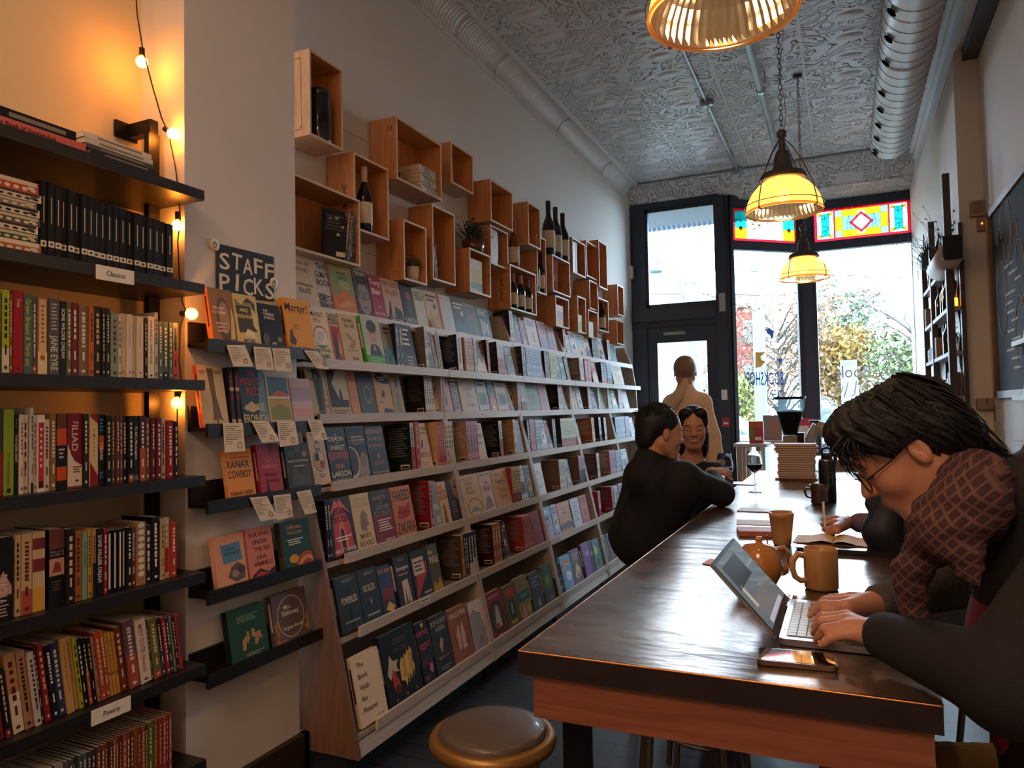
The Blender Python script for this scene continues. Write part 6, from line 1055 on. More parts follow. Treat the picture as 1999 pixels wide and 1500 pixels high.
# ------------------------------------------------------------------ organic bodies: smooth union of rounded limbs, meshed by surface nets
def surf(prims, h, pad=.03):
 """prims: (kind, data.., k) ; kinds: 'c' cone a,b,r1,r2 ; 'e' ellipsoid centre, radii, 3x3 axes ; leading '-' carves"""
 lo = np.array([1e9] * 3); hi = -lo
 for p in prims:
  if p[0][0] == '-': continue
  if p[0] == 'c': pts = [np.array(p[1]) - max(p[3], p[4]), np.array(p[1]) + max(p[3], p[4]), np.array(p[2]) - max(p[3], p[4]), np.array(p[2]) + max(p[3], p[4])]
  else: R_ = max(p[2]); pts = [np.array(p[1]) - R_, np.array(p[1]) + R_]
  for q in pts: lo = np.minimum(lo, q); hi = np.maximum(hi, q)
 lo = lo - pad; hi = hi + pad; n = np.ceil((hi - lo) / h).astype(int) + 1
 ax = [lo[i] + h * np.arange(n[i]) for i in range(3)]
 X, Y, Z = np.meshgrid(*ax, indexing='ij'); X = X.astype(np.float32); Y = Y.astype(np.float32); Z = Z.astype(np.float32)
 F = np.full(X.shape, .5, np.float32)
 for p in prims:
  k = p[-1]; kind = p[0].lstrip('-')
  if kind == 'c':
   a, b_, r1, r2 = np.array(p[1], float), np.array(p[2], float), p[3], p[4]; rm = max(r1, r2) + 3 * k + 2 * h; bl, bh = np.minimum(a, b_) - rm, np.maximum(a, b_) + rm
  else:
   c, r = np.array(p[1], float), np.array(p[2], float); rm = max(r) + 3 * k + 2 * h; bl, bh = c - rm, c + rm
  i0 = np.clip(((bl - lo) / h).astype(int), 0, n - 1); i1 = np.clip(((bh - lo) / h).astype(int) + 2, 1, n)
  s = tuple(slice(i0[i], i1[i]) for i in range(3)); x, y, z = X[s], Y[s], Z[s]
  if kind == 'c':
   d = b_ - a; L = max(d.dot(d), 1e-9); t = np.clip(((x - a[0]) * d[0] + (y - a[1]) * d[1] + (z - a[2]) * d[2]) / L, 0, 1)
   dd = np.sqrt((x - a[0] - t * d[0]) ** 2 + (y - a[1] - t * d[1]) ** 2 + (z - a[2] - t * d[2]) ** 2) - (r1 + (r2 - r1) * t)
  else:
   A_ = np.array(p[3], float) if p[3] is not None else np.eye(3)
   q = [((x - c[0]) * A_[i][0] + (y - c[1]) * A_[i][1] + (z - c[2]) * A_[i][2]) / r[i] for i in range(3)]
   k0 = np.sqrt(q[0] ** 2 + q[1] ** 2 + q[2] ** 2); g = np.sqrt((q[0] / r[0]) ** 2 + (q[1] / r[1]) ** 2 + (q[2] / r[2]) ** 2) + 1e-6; dd = k0 * (k0 - 1) / g
  if p[0][0] == '-':
   o = F[s]; hh = np.clip(.5 - .5 * (o + dd) / k, 0, 1); F[s] = o * (1 - hh) - dd * hh + k * hh * (1 - hh)
  else:
   o = F[s]; hh = np.clip(.5 + .5 * (o - dd) / k, 0, 1); F[s] = o * (1 - hh) + dd * hh - k * hh * (1 - hh)
 S = F < 0
 cells = np.zeros(tuple(n - 1), np.int8)
 cs = [(i, j, k) for i in (0, 1) for j in (0, 1) for k in (0, 1)]
 sub = lambda A_, c: A_[c[0]:A_.shape[0] - 1 + c[0], c[1]:A_.shape[1] - 1 + c[1], c[2]:A_.shape[2] - 1 + c[2]]
 for c in cs: cells += sub(S, c)
 act = (cells > 0) & (cells < 8); idx = -np.ones(act.shape, np.int64); I = np.argwhere(act); idx[act] = np.arange(len(I))
 acc = np.zeros((len(I), 3)); cnt_ = np.zeros(len(I)); vals = {c: sub(F, c)[act].astype(float) for c in cs}
 for c in cs:
  for a in range(3):
   if c[a] == 1: continue
   c2 = list(c); c2[a] = 1; c2 = tuple(c2); f0, f1 = vals[c], vals[c2]; m = (f0 < 0) != (f1 < 0); t = np.where(m, f0 / np.where(m, f0 - f1, 1), 0)
   pp = np.tile(np.array(c, float), (len(I), 1)); pp[:, a] = t; acc[m] += pp[m]; cnt_[m] += 1
 V = lo + h * (I + acc / np.maximum(cnt_, 1)[:, None]); faces = []
 for a in range(3):
  b_, c_ = (a + 1) % 3, (a + 2) % 3
  sl0 = [slice(1, -1)] * 3; sl1 = [slice(1, -1)] * 3; sl0[a] = slice(0, -1); sl1[a] = slice(1, None)
  A0, A1 = S[tuple(sl0)], S[tuple(sl1)]; D_ = np.argwhere(A0 != A1); off = np.ones(3, int); off[a] = 0; G = D_ + off
  inside = A0[tuple(D_.T)]
  def at_(db, dc):
   q = G.copy(); q[:, b_] -= db; q[:, c_] -= dc; return idx[tuple(q.T)]
  q = np.stack([at_(0, 0), at_(1, 0), at_(1, 1), at_(0, 1)], 1); q[~inside] = q[~inside][:, ::-1]; faces.append(q)
 Fc = np.concatenate(faces); Fc = Fc[(Fc >= 0).all(1)]
 return V, Fc
def organic(prims, h, m, name, parent=None, picks=None, origin=None, smooth=1, disp=None):
 """picks: list of (material, test(V)->mask) painting different stuffs of the same skin"""
 V, Fc = surf(prims, h)
 if smooth:
  for _ in range(smooth):
   s_ = np.zeros_like(V); c_ = np.zeros(len(V))
   for a in range(4):
    i, j = Fc[:, a], Fc[:, (a + 1) % 4]; np.add.at(s_, i, V[j]); np.add.at(c_, i, 1); np.add.at(s_, j, V[i]); np.add.at(c_, j, 1)
   V = V * .5 + .5 * s_ / np.maximum(c_, 1)[:, None]
 if disp is not None: V = disp(V)
 me = D.meshes.new(name); O = np.array(origin if origin is not None else (0, 0, 0)); me.from_pydata([tuple(v) for v in (V - O)], [], [tuple(f) for f in Fc])
 me.materials.append(m); mi = np.zeros(len(Fc), int)
 if picks:
  C = V[Fc].mean(1)
  for k, (mm, test) in enumerate(picks): me.materials.append(mm); mi[test(C)] = k + 1
 me.polygons.foreach_set('material_index', mi); me.polygons.foreach_set('use_smooth', [True] * len(Fc)); me.update()
 o = D.objects.new(name, me); COL.objects.link(o)
 if parent: o.parent = parent
 return o
def frame(fwd, up=(0, 0, 1), roll=0):
 f = Vector(fwd).normalized(); l = Vector(up).cross(f).normalized(); u = f.cross(l)
 return np.array([f, l, u])
def head_prims(O, A_, s=1.0, fem=False):
 """A_ rows: forward, left, up"""
 O = np.array(O)
 P_ = lambda x, y, z: O + s * (A_[0] * x + A_[1] * y + A_[2] * z)
 E = lambda x, y, z, rx, ry, rz, k: ('e', P_(x, y, z), (rx * s, ry * s, rz * s), A_, k)
 Cn = lambda a, b, r1, r2, k: ('c', P_(*a), P_(*b), r1 * s, r2 * s, k)
 jw = .9 if fem else 1.0
 pr = [E(-.012, 0, .035, .097, .075, .088, .01), E(.035, 0, -.02, .052, .06, .08, .03)]
 for q in (1, -1):
  pr += [Cn((-.015, .05 * q, -.045), (.05, .028 * q * jw, -.095), .022, .02, .025), E(.052, .036 * q, -.028, .03, .026, .026, .02)]
 pr += [Cn((.06, -.014, -.1), (.06, .014, -.1), .018, .018, .02), Cn((.074, -.03, .022), (.074, .03, .022), .012, .012, .015), E(.062, 0, -.062, .026, .032, .026, .02)]
 for q in (1, -1): pr.append(('-e', P_(.098, .032 * q, .002), (.022 * s, .02 * s, .013 * s), A_, .012))
 pr += [Cn((.082, 0, .012), (.104, 0, -.028), .007, .0115, .012)]
 for q in (1, -1): pr += [E(.094, .013 * q, -.032, .010, .008, .008, .006), E(.074, .031 * q, .001, .0135, .0155, .0125, .004)]
 pr += [Cn((.0845, -.016, -.058), (.0845, .016, -.058), .0058, .0058, .005), Cn((.090, -.006, -.0575), (.090, .006, -.0575), .0055, .0055, .005), Cn((.084, -.013, -.0685), (.084, .013, -.0685), .007, .007, .005)]
 for q in (1, -1): pr += [E(-.008, .078 * q, -.004, .017, .0085, .029, .004), ('-e', P_(-.004, .088 * q, -.001), (.0095 * s, .008 * s, .018 * s), A_, .003), E(-.001, .083 * q, -.008, .004, .004, .008, .002)]
 pr += [Cn((-.03, 0, -.06), (-.05, 0, -.17), .052, .055, .02)]
 return pr
def face_parts(O, A_, s, parent, mats, lips=True, org=(0, 0, 0), closed=False):
 O = np.array(O); P_ = lambda x, y, z: Vector(O + s * (A_[0] * x + A_[1] * y + A_[2] * z)) - Vector(org)
 b = MB()
 for q in (1, -1):
  b.tube([P_(.086, (.018 + .006 * i) * q, .022 + .004 * math.sin(i * .8)) for i in range(6)], [.0012 * s, .0026 * s, .0028 * s, .0026 * s, .002 * s, .0008 * s], mats['hair'], 6)
 b.build('eyebrows', parent)
 b = MB()
 for q in (1, -1):
  if closed: b.tube([P_(.0885 - .00003 * i * i * 12, (.02 + .005 * i) * q, -.004 - .002 * math.sin(i * PI / 5)) for i in range(6)], .0011 * s, mats['hair'], 5)
  else:
   b.ball(P_(.0755, .031 * q, 0), (.0125 * s, .0125 * s, .0125 * s), mats['white'], 8); b.ball(P_(.0845, .031 * q, 0), (.0048 * s,) * 3, mats['iris'], 6)
 b.build('eyes', parent)
def strands(b, roots, r, m, n=5, seg=6):
 """roots: list of polyline control points -> tapered locks"""
 for pts in roots:
  pts = [Vector(p) for p in pts]; out = []
  for i in range(seg + 1):
   t = i / seg; k = len(pts) - 1
   q = [p.copy() for p in pts]
   while len(q) > 1: q = [q[j].lerp(q[j + 1], t) for j in range(len(q) - 1)]
   out.append(q[0])
  rr = r * random.Random(int(abs(pts[0].x * 9999) + abs(pts[-1].z * 7777))).uniform(.6, 1.2); b.tube(out, [rr * (1 - .85 * (i / seg) ** 1.5) for i in range(seg + 1)], m, n, cap=False)
skin = mat('skin', '#c08a70', .5, var=.04, scale=20, bump=.04, bscale=300); skin.node_tree.nodes['Principled BSDF'].inputs['Subsurface Weight'].default_value = .12
skin.node_tree.nodes['Principled BSDF'].inputs['Subsurface Radius'].default_value = (.012, .004, .002)
lipm = mat('lips', '#a8645a', .45); hair_b = mat('black hair', '#0e1018', .55, var=.2, scale=60, stretch=(1, 1, .2)); whit = mat('eye white', '#e0dcd8', .3); iris = mat('dark iris', '#1c1512', .2)
FM = dict(hair=hair_b, white=whit, iris=iris)
PX = lambda px, py, Y: np.array(on(px, py, 1, Y)); PZ = lambda px, py, z: np.array(on(px, py, 2, z))

def hand(wr, K, PIP, TIP, thumb, r=.0085):
 pr = []
 for k, p_, t_ in zip(K, PIP, TIP):
  pr += [('c', wr + (k - wr) * .25, k, .017, .0115, .012), ('c', k, p_, r * 1.12, r, .004), ('c', p_, p_ + (t_ - p_) * .55, r * .98, r * .9, .003), ('c', p_ + (t_ - p_) * .55 + np.array([0, 0, -.001]), t_, r * .9, r * .74, .003)]
 pr += [('c', thumb[0], thumb[1], .013, .011, .008), ('c', thumb[1], thumb[2], .0105, .0085, .004)]
 return pr
# ------------------------------------------------------------------ pendant lamps
def shade_mat():
 m = D.materials.new('glow-tinted ribbed glass'); m.use_nodes = True; n = m.node_tree; n.nodes.clear()
 o = n.nodes.new('ShaderNodeOutputMaterial'); tr = n.nodes.new('ShaderNodeBsdfTransparent'); tl = n.nodes.new('ShaderNodeBsdfTranslucent'); gl = n.nodes.new('ShaderNodeBsdfGlossy')
 m1 = n.nodes.new('ShaderNodeMixShader'); m2 = n.nodes.new('ShaderNodeMixShader'); tr.inputs[0].default_value = (.95, .74, .46, 1); tl.inputs[0].default_value = (.97, .60, .24, 1); gl.inputs['Roughness'].default_value = .15  # clear glass tinted amber, the bulb's warm glow put into its colour
 m1.inputs[0].default_value = .8; m2.inputs[0].default_value = .12
 n.links.new(tr.outputs[0], m1.inputs[1]); n.links.new(tl.outputs[0], m1.inputs[2]); n.links.new(m1.outputs[0], m2.inputs[1]); n.links.new(gl.outputs[0], m2.inputs[2]); n.links.new(m2.outputs[0], o.inputs[0]); return m
shm = shade_mat(); grey_m = mat('grey enamel lamp cap', '#5a5456', .45, .4, bump=.05); bulbm = mat('lit bulb', '#ffd890', .3, emit=10, ecol='#ffb850')
def pendant(x, y, z, label):
 p = empty('pendant_lamp', (x, y, z), category='pendant lamp', label=label, group='ribbed glass pendant lamps'); R = .178
 b = MB(); n = 96; prof = [(R, .0), (R * 1.0, .012), (R * .985, .03), (R * .94, .06), (R * .84, .095), (R * .68, .13), (R * .52, .152), (R * .46, .16), (R * .47, .17)]; vs = []
 for k in range(n):
  a = 2 * PI * k / n; f_ = 1 + (.011 if k % 2 else -.011)
  for i, (r_, zz) in enumerate(prof): q = 1 if i < 2 else f_; vs.append((r_ * q * math.cos(a), r_ * q * math.sin(a), zz))
 P = len(prof); b.add(vs, [(k * P + q, ((k + 1) % n) * P + q, ((k + 1) % n) * P + q + 1, k * P + q + 1) for k in range(n) for q in range(P - 1)], shm, False)
 b.lathe([(R + .004, -.004), (R + .006, .004), (R, .008), (R - .006, .002), (R - .002, -.004)], shm, n=64); b.build('glass_shade', p)
 b = MB(); b.lathe([(.11, .158), (.112, .17), (.10, .19), (.06, .205), (.048, .215), (.042, .26), (.03, .30), (.016, .315), (.014, .37), (.022, .375), (.024, .40), (.014, .41), (.001, .412)], grey_m, n=36)
 b.lathe([(.108, .16), (.095, .162), (.05, .17), (.02, .12), (.02, .10)], grey_m, n=24); b.build('cap', p)
 b = MB()
 for k in range(4):
  a = PI / 4 + k * PI / 2 + .2; ca, sa = math.cos(a), math.sin(a)
  b.tube([(ca * .016, sa * .016, .36), (ca * .06, sa * .06, .31), (ca * .115, sa * .115, .22), (ca * .165, sa * .165, .11), (ca * (R + .006), sa * (R + .006), .03), (ca * (R + .008), sa * (R + .008), -.004)], .0028, grey_m, 6)
  b.tube([(ca * (R + .009), sa * (R + .009), .004), (ca * (R - .006), sa * (R - .006), -.008)], .004, grey_m, 6)
 b.tube([((R + .008) * math.cos(t * PI / 24), (R + .008) * math.sin(t * PI / 24), .032) for t in range(49)], .002, grey_m, 5, cap=False); b.build('guard_wires', p)
 b = MB(); b.ball((0, 0, .085), (.03, .03, .036), bulbm, 10); b.tube([(0, 0, .11), (0, 0, .15)], .016, grey_m, 12); b.build('bulb', p)
 b = MB(); zt = ZC - z; k = 0; zz = .405
 while zz < zt - .02:
  pts = [(.008 * math.cos(t * PI / 5) * (k % 2 == 0), .008 * math.cos(t * PI / 5) * (k % 2), zz + .014 + .016 * math.sin(t * PI / 5)) for t in range(11)]
  b.tube(pts, .0022, grey_m, 5, cap=False); zz += .026; k += 1
 b.lathe([(.001, zt - .02), (.03, zt - .018), (.035, zt - .001), (.001, zt - .001)], grey_m, n=20)
 b.build('chain', p)
 b = MB(); b.tube([(.012 + .012 * math.sin(t * 1.3), .006 * math.cos(t * 1.7), .40 + (zt - .40) * t / 14) for t in range(15)], .0018, mat('lamp flex', '#8a8484', .6), 5); b.build('flex', p)
 for dz, e in ((.03, LAMP_E),): lamp('pendant_light', 'POINT', (0, 0, dz), e, (1.0, .62, .28), shadow_soft_size=.035, parent=p)
 return p
LAMP_E = 3.4
pendant(-.243, 1.82, 2.345, 'nearest big ribbed glass pendant lamp, cut off above')
pendant(-.243, 3.80, 2.335, 'middle ribbed glass pendant lamp on its chain, over the table')
pendant(-.250, 5.90, 2.335, 'farthest ribbed glass pendant lamp, in front of the window post')

# ------------------------------------------------------------------ globe string lights
sl = empty('string_light', (-2.0, 1.65, 1.9), category='string light', label='string of small globe bulbs down the corner of the alcove'); ST = Matrix.Translation((2.0, -1.65, -1.9))
cordm = mat('dark cord', '#2a1a14', .6); globe = sg('clear globe', '#ffe2a8'); fil = mat('glowing filament', '#ffd070', .3, emit=60, ecol='#ffa838')
cpx = [(262, -60), (268, 30), (279, 97), (298, 170), (316, 232)]
cpy = [(330, 262), (343, 330), (350, 395), (352, 428), (347, 470), (350, 540), (356, 590), (362, 604), (352, 640), (350, 700), (354, 760), (346, 800), (346, 900)]
cp1 = [Vector(on(x, y, 1, 1.60)) for x, y in cpx]; cp2 = [Vector(on(x, y, 1, 1.675)) for x, y in cpy]
cp1 = [Vector(on(262, -400, 1, 1.60))] + cp1
b = MB(); b.T = ST; b.tube(cp1 + cp2, .0022, cordm, 6); b.build('cord', sl)
for px, py, yy in ((277, 121, 1.60), (338, 261, 1.665), (347, 441, 1.675), (374, 613, 1.64), (346, 787, 1.675)):
 p = Vector(on(px, py, 1, yy)); d = Vector((0, 0, -1)) if px != 374 else Vector((1, 0, -.1)).normalized()
 if px == 338: d = Vector((.5, 0, -.3)).normalized()
 b = MB(); b.T = ST; b.tube([p - d * .045, p - d * .02], .0085, cordm, 10); b.build('socket', sl)
 b = MB(); b.T = ST; b.ball(p, .0185, globe, 10); g = b.build('globe', sl)
 b = MB(); b.T = ST; b.ball(p, (.006, .006, .007), fil, 8); b.build('filament', g)
 lamp('bulb_light', 'POINT', ST @ p + Vector((0, 0, 0)), 1.9 if py < 500 else 1.2, WARM, shadow_soft_size=.012, parent=sl)

# ------------------------------------------------------------------ ceiling services
ductm = mat('white spiral duct', '#b9b4b4', .42, .15); seam = mat('duct seam shadow line', '#8d8889', .5); holem = mat('duct hole shade', '#070b10', 1.0); holem.node_tree.nodes['Principled BSDF'].inputs['Specular IOR Level'].default_value = 0
dc = empty('air_duct', (.40, 3, 3.5), category='air duct', label='white spiral air duct with round nozzles under the ceiling'); DT = Matrix.Translation((-.40, -3, -3.5))
b = MB(); b.T = DT; b.lathe([(.149, -1.0), (.149, 6.55), (.14, 6.585), (.001, 6.585)], ductm, (.40, 0, 3.5), 40, ax=1)
b.build('pipe', dc); b = MB(); b.T = DT
t = 0; pts = []
for k in range(0, 24 * 62): a = k * PI / 12; pts.append((.40 + .1505 * math.cos(a), -1 + k * .12 / 24, 3.5 + .1505 * math.sin(a)))
b.tube(pts, .0014, seam, 4); b.lathe([(.15, 4.82), (.158, 4.84), (.15, 4.86)], ductm, (.40, 0, 3.5), 40, ax=1); b.build('seam', dc)
b = MB(); b.T = DT
for py in (-14, 22, 75, 122, 181, 214, 244, 270, 294, 316, 337, 356):
 a = math.radians(222); hx, hz = .40 + .151 * math.cos(a), 3.5 + .151 * math.sin(a); lo_, hi_ = 2.0, 9.0
 for _ in range(40):
  m_ = (lo_ + hi_) / 2
  if proj((hx, m_, hz))[1] < py: lo_ = m_
  else: hi_ = m_
 if lo_ > 6.5: lo_ = 6.5
 nrm = Vector((math.cos(a), 0, math.sin(a))); tn = Vector((-math.sin(a), 0, math.cos(a))); c = Vector((hx, lo_, hz))
 b = MB(); b.T = DT; b.add([c + nrm * .007 + tn * .03 * math.cos(k * PI / 8) + Vector((0, .034, 0)) * math.sin(k * PI / 8) for k in range(16)], [tuple(range(16))], holem); b.build('nozzle', dc)  # flat black disc paints the shaded inside of each duct hole
b = MB(); b.tube([(.30, 4.6, 3.62), (.14, 4.6, 3.8), (.14, 4.6, 3.9)], .002, seam, 4)
steel = mat('galvanised conduit', '#9ba3aa', .3, .7)
b = MB(); b.tube([(-.955, 3.2, 3.885), (-.955, 7.93, 3.885)], .011, steel, 10); b.tube([(-2.05, 7.93, 3.88), (-.955, 7.93, 3.885), (.7, 7.93, 3.885)], .012, steel, 10)
b.lathe([(.001, -.03), (.055, -.03), (.055, .014), (.001, .014)], steel, (-.955, 6.05, 3.885), 20); b.box((-1.0, 7.88, 3.85), (-.9, 7.97, 3.9), steel)
tag(b.build('conduit'), 'thin galvanised conduit with a round junction box across the ceiling', 'conduit')
b = MB(); b.tube([(-.51, 3.2, 3.80), (-.51, 7.2, 3.80), (-.51, 7.25, 3.9)], .028, steel, 12)
for yy in (4.4, 5.8): b.lathe([(.034, yy - .02), (.034, yy + .02)], steel, (-.51, 0, 3.80), 16, ax=1); b.tube([(-.47, yy - .1, 3.8), (-.47, yy - .1, 3.9)], .005, steel, 6)
tag(b.build('conduit'), 'thick galvanised pipe hanging below the ceiling beside the lamp chains', 'conduit')
# small brackets and wall fittings
b = MB(); b.box((XW, 8.05, 2.86), (XW + .05, 8.1, 3.0), mat('white plastic', '#d8d2c8', .5)); tag(b.build('door_sensor'), 'small white sensor on the wall left of the transom window', 'sensor')
b = MB(); b.box((XW, 7.72, 1.36), (XW + .03, 7.9, 1.58), mat('white plastic', '#d8d2c8', .5)); b.box((XW + .03, 7.76, 1.41), (XW + .033, 7.86, 1.52), mat('grey screen', '#6d7a84', .3)); tag(b.build('wall_panel'), 'small white control panel beside the street door', 'control panel')
b = MB(); b.box((-1.215, YF - .07, 2.42), (-1.15, YF - .06, 2.62), steel); tag(b.build('door_contact'), 'metal contact boxes at the head of the street door post', 'contact')
b = MB(); p = on(1414, 771, 1, YF - .065); b.box((p[0] - .03, YF - .068, p[2] - .055), (p[0] + .03, YF - .06, p[2] + .055), mat('white card', '#eee6da', .6)); tag(b.build('door_notice'), 'small blank white card on the door post', 'card')
b = MB(); p = on(1417, 825, 1, YF - .065); b.box((p[0] - .04, YF - .068, p[2] - .05), (p[0] + .04, YF - .06, p[2] + .05), mat('red sticker', '#b03040', .5)); b.box((p[0] - .025, YF - .069, p[2] - .02), (p[0] + .025, YF - .0681, p[2] + .0), mat('white card', '#eee6da', .6)); tag(b.build('door_sticker'), 'square red sticker on the door post', 'sticker')
def fit(nm, px0, py0, px1, py1, Y, dep, m, label, extra=None):
 a, c = on(px0, py0, 1, Y), on(px1, py1, 1, Y); o = ((a[0] + c[0]) / 2, Y, (a[2] + c[2]) / 2); b = MB(); b.T = Matrix.Translation((-o[0], -o[1], -o[2])); b.rbox((a[0], Y - dep, c[2]), (c[0], Y, a[2]), .006, m, ax=1)
 if extra: extra(b, a, c, Y - dep)
 return tag(b.build(nm, loc=o), label, nm.replace('_', ' '))
tanp = mat('beige plastic', '#9a8272', .5)
fit('wall_vent', 1892, 396, 1921, 423, 5.299, .04, tanp, 'beige louvred box high on the pillar', lambda b, a, c, y: [b.box((a[0] + .01, y - .002, c[2] + .02 + .012 * k), (c[0] - .01, y, c[2] + .025 + .012 * k), mat('beige shadow line', '#7a6658', .6)) for k in range(6)])
fit('dimmer_switch', 1906, 428, 1923, 452, 5.299, .03, tanp, 'small dimmer switch with an orange light on the pillar', lambda b, a, c, y: b.box((a[0] + .02, y - .002, (a[2] + c[2]) / 2), (c[0] - .015, y, (a[2] + c[2]) / 2 + .01), mat('orange pilot light', '#ff7a20', .4, emit=4)))
fit('thermostat', 1904, 778, 1937, 799, 5.299, .05, tanp, 'beige thermostat with a dark display on the pillar', lambda b, a, c, y: b.box((a[0] + .05, y - .002, c[2] + .035), (c[0] - .03, y, c[2] + .065), mat('dark display', '#2a2420', .3)))
fit('card_reader', 1939, 792, 1952, 824, 5.28, .06, tanp, 'narrow beige box hanging below the thermostat')
# chalkboard
ch = empty('chalkboard', (.82, 4.3, 1.95), category='chalkboard', label='wood-framed chalkboard with faint chalk drawing on the right wall'); CT = Matrix.Translation((-.82, -4.3, -1.95))
cbm = mat('slate blackboard', '#3c4349', .9, var=.25, scale=3); frm = wood('chalkboard frame', '#6e4c38', '#8a6248', .5, 2, 5)
b = MB(); b.T = CT; b.box((.815, 3.45, 1.44), (.824, 5.03, 2.46), cbm); b.build('board', ch)
b = MB(); b.T = CT
for q in (((.80, 5.03, 1.42), (.824, 5.08, 2.50)), ((.80, 3.40, 1.42), (.824, 3.45, 2.50)), ((.80, 3.40, 2.46), (.824, 5.08, 2.50)), ((.80, 3.40, 1.40), (.824, 5.08, 1.44))): b.box(*q, frm)
b.build('frame', ch)
b = MB(); b.T = CT; chm = mat('chalk', '#c0c6c6', .9); r = random.Random(2)
for k in range(9):
 cy, cz, rr = 4.1 + .75 * r.random(), 1.6 + .7 * r.random(), .05 + .09 * r.random(); b.tube([(.813, cy + rr * math.cos(t * .5), cz + rr * 1.6 * math.sin(t * .5)) for t in range(r.randrange(7, 14))], .0022, chm, 4)
for k in range(12): cy = 4.25 + .3 * r.random(); cz = 1.55 + k * .05; b.box((.8135, cy, cz), (.8148, cy + .25 * r.random() + .08, cz + .012), chm)
b.build('chalk_drawing', ch)
whp = mat('white shelf paint', '#c8c4c0', .5)
for i, (py, lb) in enumerate(((668, 'short white ledge on the chalkboard, with a white frame on it'), (774, 'short white ledge under the chalkboard, with a leaning white frame'), (862, 'lowest short white ledge on the right wall'))):
 z = on(1985, py, 0, .78)[2]; b = MB(); b.box((.765, 3.2, z - .02), (.824, y_at(1976 + 2 * i, .77, z), z + .004), whp); tag(b.build('wall_ledge'), lb, 'ledge')
 if i < 2: y = y_at(1990, .76, z); b = MB(); b.add([(.775, y - .25, z + .005), (.775, y, z + .005), (.80, y, z + .22), (.80, y - .25, z + .22), (.783, y - .25, z + .005), (.783, y, z + .005), (.81, y, z + .22), (.81, y - .25, z + .22)], [(0, 3, 2, 1), (4, 5, 6, 7), (0, 1, 5, 4), (1, 2, 6, 5), (2, 3, 7, 6), (3, 0, 4, 7)], whp); tag(b.build('framed_card'), 'white frame leaning on the %s ledge' % ['upper white', 'second white'][i], 'frame')

# ------------------------------------------------------------------ tall rack on the right wall, paper roll
rk = empty('storage_rack', (.6, 5.8, 0), category='shelving rack', label='tall dark rack with bottles, jars and plants on the right wall'); RT = Matrix.Translation((-.6, -5.8, 0))
rkm = wood('dark rack wood', '#2e2624', '#46393a', .5, 2, 5); slm = mat('pale rack shelf edge', '#8e8a8e', .5)
RX = .60; ys = [y_at(1848, RX, 2.0), y_at(1818, RX, 2.0), y_at(1803, RX, 2.0)]; ys = [min(v, 8.4) for v in ys]
for k, y in enumerate(ys):
 b = MB(); b.T = RT; b.box((RX, y - .025, 0), (RX + .04, y + .025, (2.82, 2.72, 2.60)[k]), rkm); b.box((XR - .025, y - .025, 0), (XR - .001, y + .025, 2.5), rkm); b.build('upright', rk)
RZ = [2.26, 1.98, 1.70, 1.42, 1.10]
for z in RZ: b = MB(); b.T = RT; b.box((RX + .005, ys[0] - .02, z - .025), (XR - .005, ys[-1] + .02, z), slm); b.build('shelf', rk)
r = random.Random(12); kinds = ['dark bottle', 'clear jar', 'white jar', 'brown tin']
gl_c = mat('clear jar glass', '#e8f0f0', .05, var=0, trans=.9, ior=1.2); gl_w = mat('white ceramic', '#cfc8c4', .4); brn = mat('kraft brown', '#8a6a50', .7)
nmz = {2.26: 'top', 1.98: 'second', 1.70: 'third', 1.42: 'fourth', 1.10: 'lowest'}
for z in RZ[1:]:
 y = ys[0] + .12; k = 0; prevk = None
 while y < ys[-1] - .06:
  q = r.randrange(4); x = RX + .05 + .005 * r.random(); w_ = .035
  if z == 1.98 and k < 4: q = 0
  if z == 1.10: q = 1
  if y > ys[1] + .9 and q == 0: q = 2
  b = MB()
  if q == 0: b.lathe([(.001, 0), (.032, 0), (.034, .01), (.034, .14), (.013, .19), (.012, .235), (.001, .236)], gl_dk, n=16)
  elif q == 1: b.lathe([(.001, 0), (.035, 0), (.037, .01), (.037, .09), (.028, .10), (.028, .12), (.001, .121)], gl_c, n=16)
  elif q == 2: b.lathe([(.001, 0), (.04, 0), (.045, .02), (.04, .11), (.03, .12), (.001, .122)], gl_w, n=16)
  else: b.rbox((-.045, -.045, 0), (.045, .045, .15), .008, brn)
  tag(b.build(['bottle', 'jar', 'ceramic_jar', 'tin'][q], loc=(x, y, z + .001)), f'{kinds[q]} on the {nmz[z]} shelf of the rack, {ordinal(k + 1)} from the pillar', ['bottle', 'jar', 'jar', 'tin'][q], 'things on the rack'); y += .13 + .25 * r.random() + (.15 if y > ys[1] else 0); k += 1
plant(.645, ys[1] + .15, 2.261, .05, .13, 'spiky dark plant spilling off the top of the rack', bpot, mat('blue green blades', '#26362e', .55, var=.2), 'blade', .30, 150)
plant(.65, ys[0] + .25, 2.261, .045, .12, 'leggy plant with small round leaves on the top of the rack', wpot, ldk, 'leaf', .34, 34)
b = MB(); b.lathe([(.001, 0), (.03, 0), (.03, .06), (.001, .06)], mat('candle glass', '#ffb040', .3, emit=3, ecol='#ff9430'), n=16); tag(b.build('candle', loc=(RX + .04, ys[0] + .07, 1.981)), 'small lit orange candle on the second rack shelf', 'candle')
pr = empty('paper_roll_holder', (.60, 4.95, 2.33), category='paper roll holder', label='white paper roll in a black holder at the near end of the rack')
a, c = on(1838, 463, 1, 5.05), on(1885, 505, 1, 5.05); T_ = Matrix.Translation((-.60, -4.95, -2.33)); rz = (a[2] + c[2]) / 2
b = MB(); b.T = T_; b.rbox((a[0], 5.02, c[2]), (.665, 5.05, a[2]), .01, blk, ax=1); b.build('bracket', pr); b = MB(); b.T = T_; b.rbox((a[0], 5.72, c[2]), (.58, 5.75, a[2]), .01, blk, ax=1); b.build('bracket', pr)
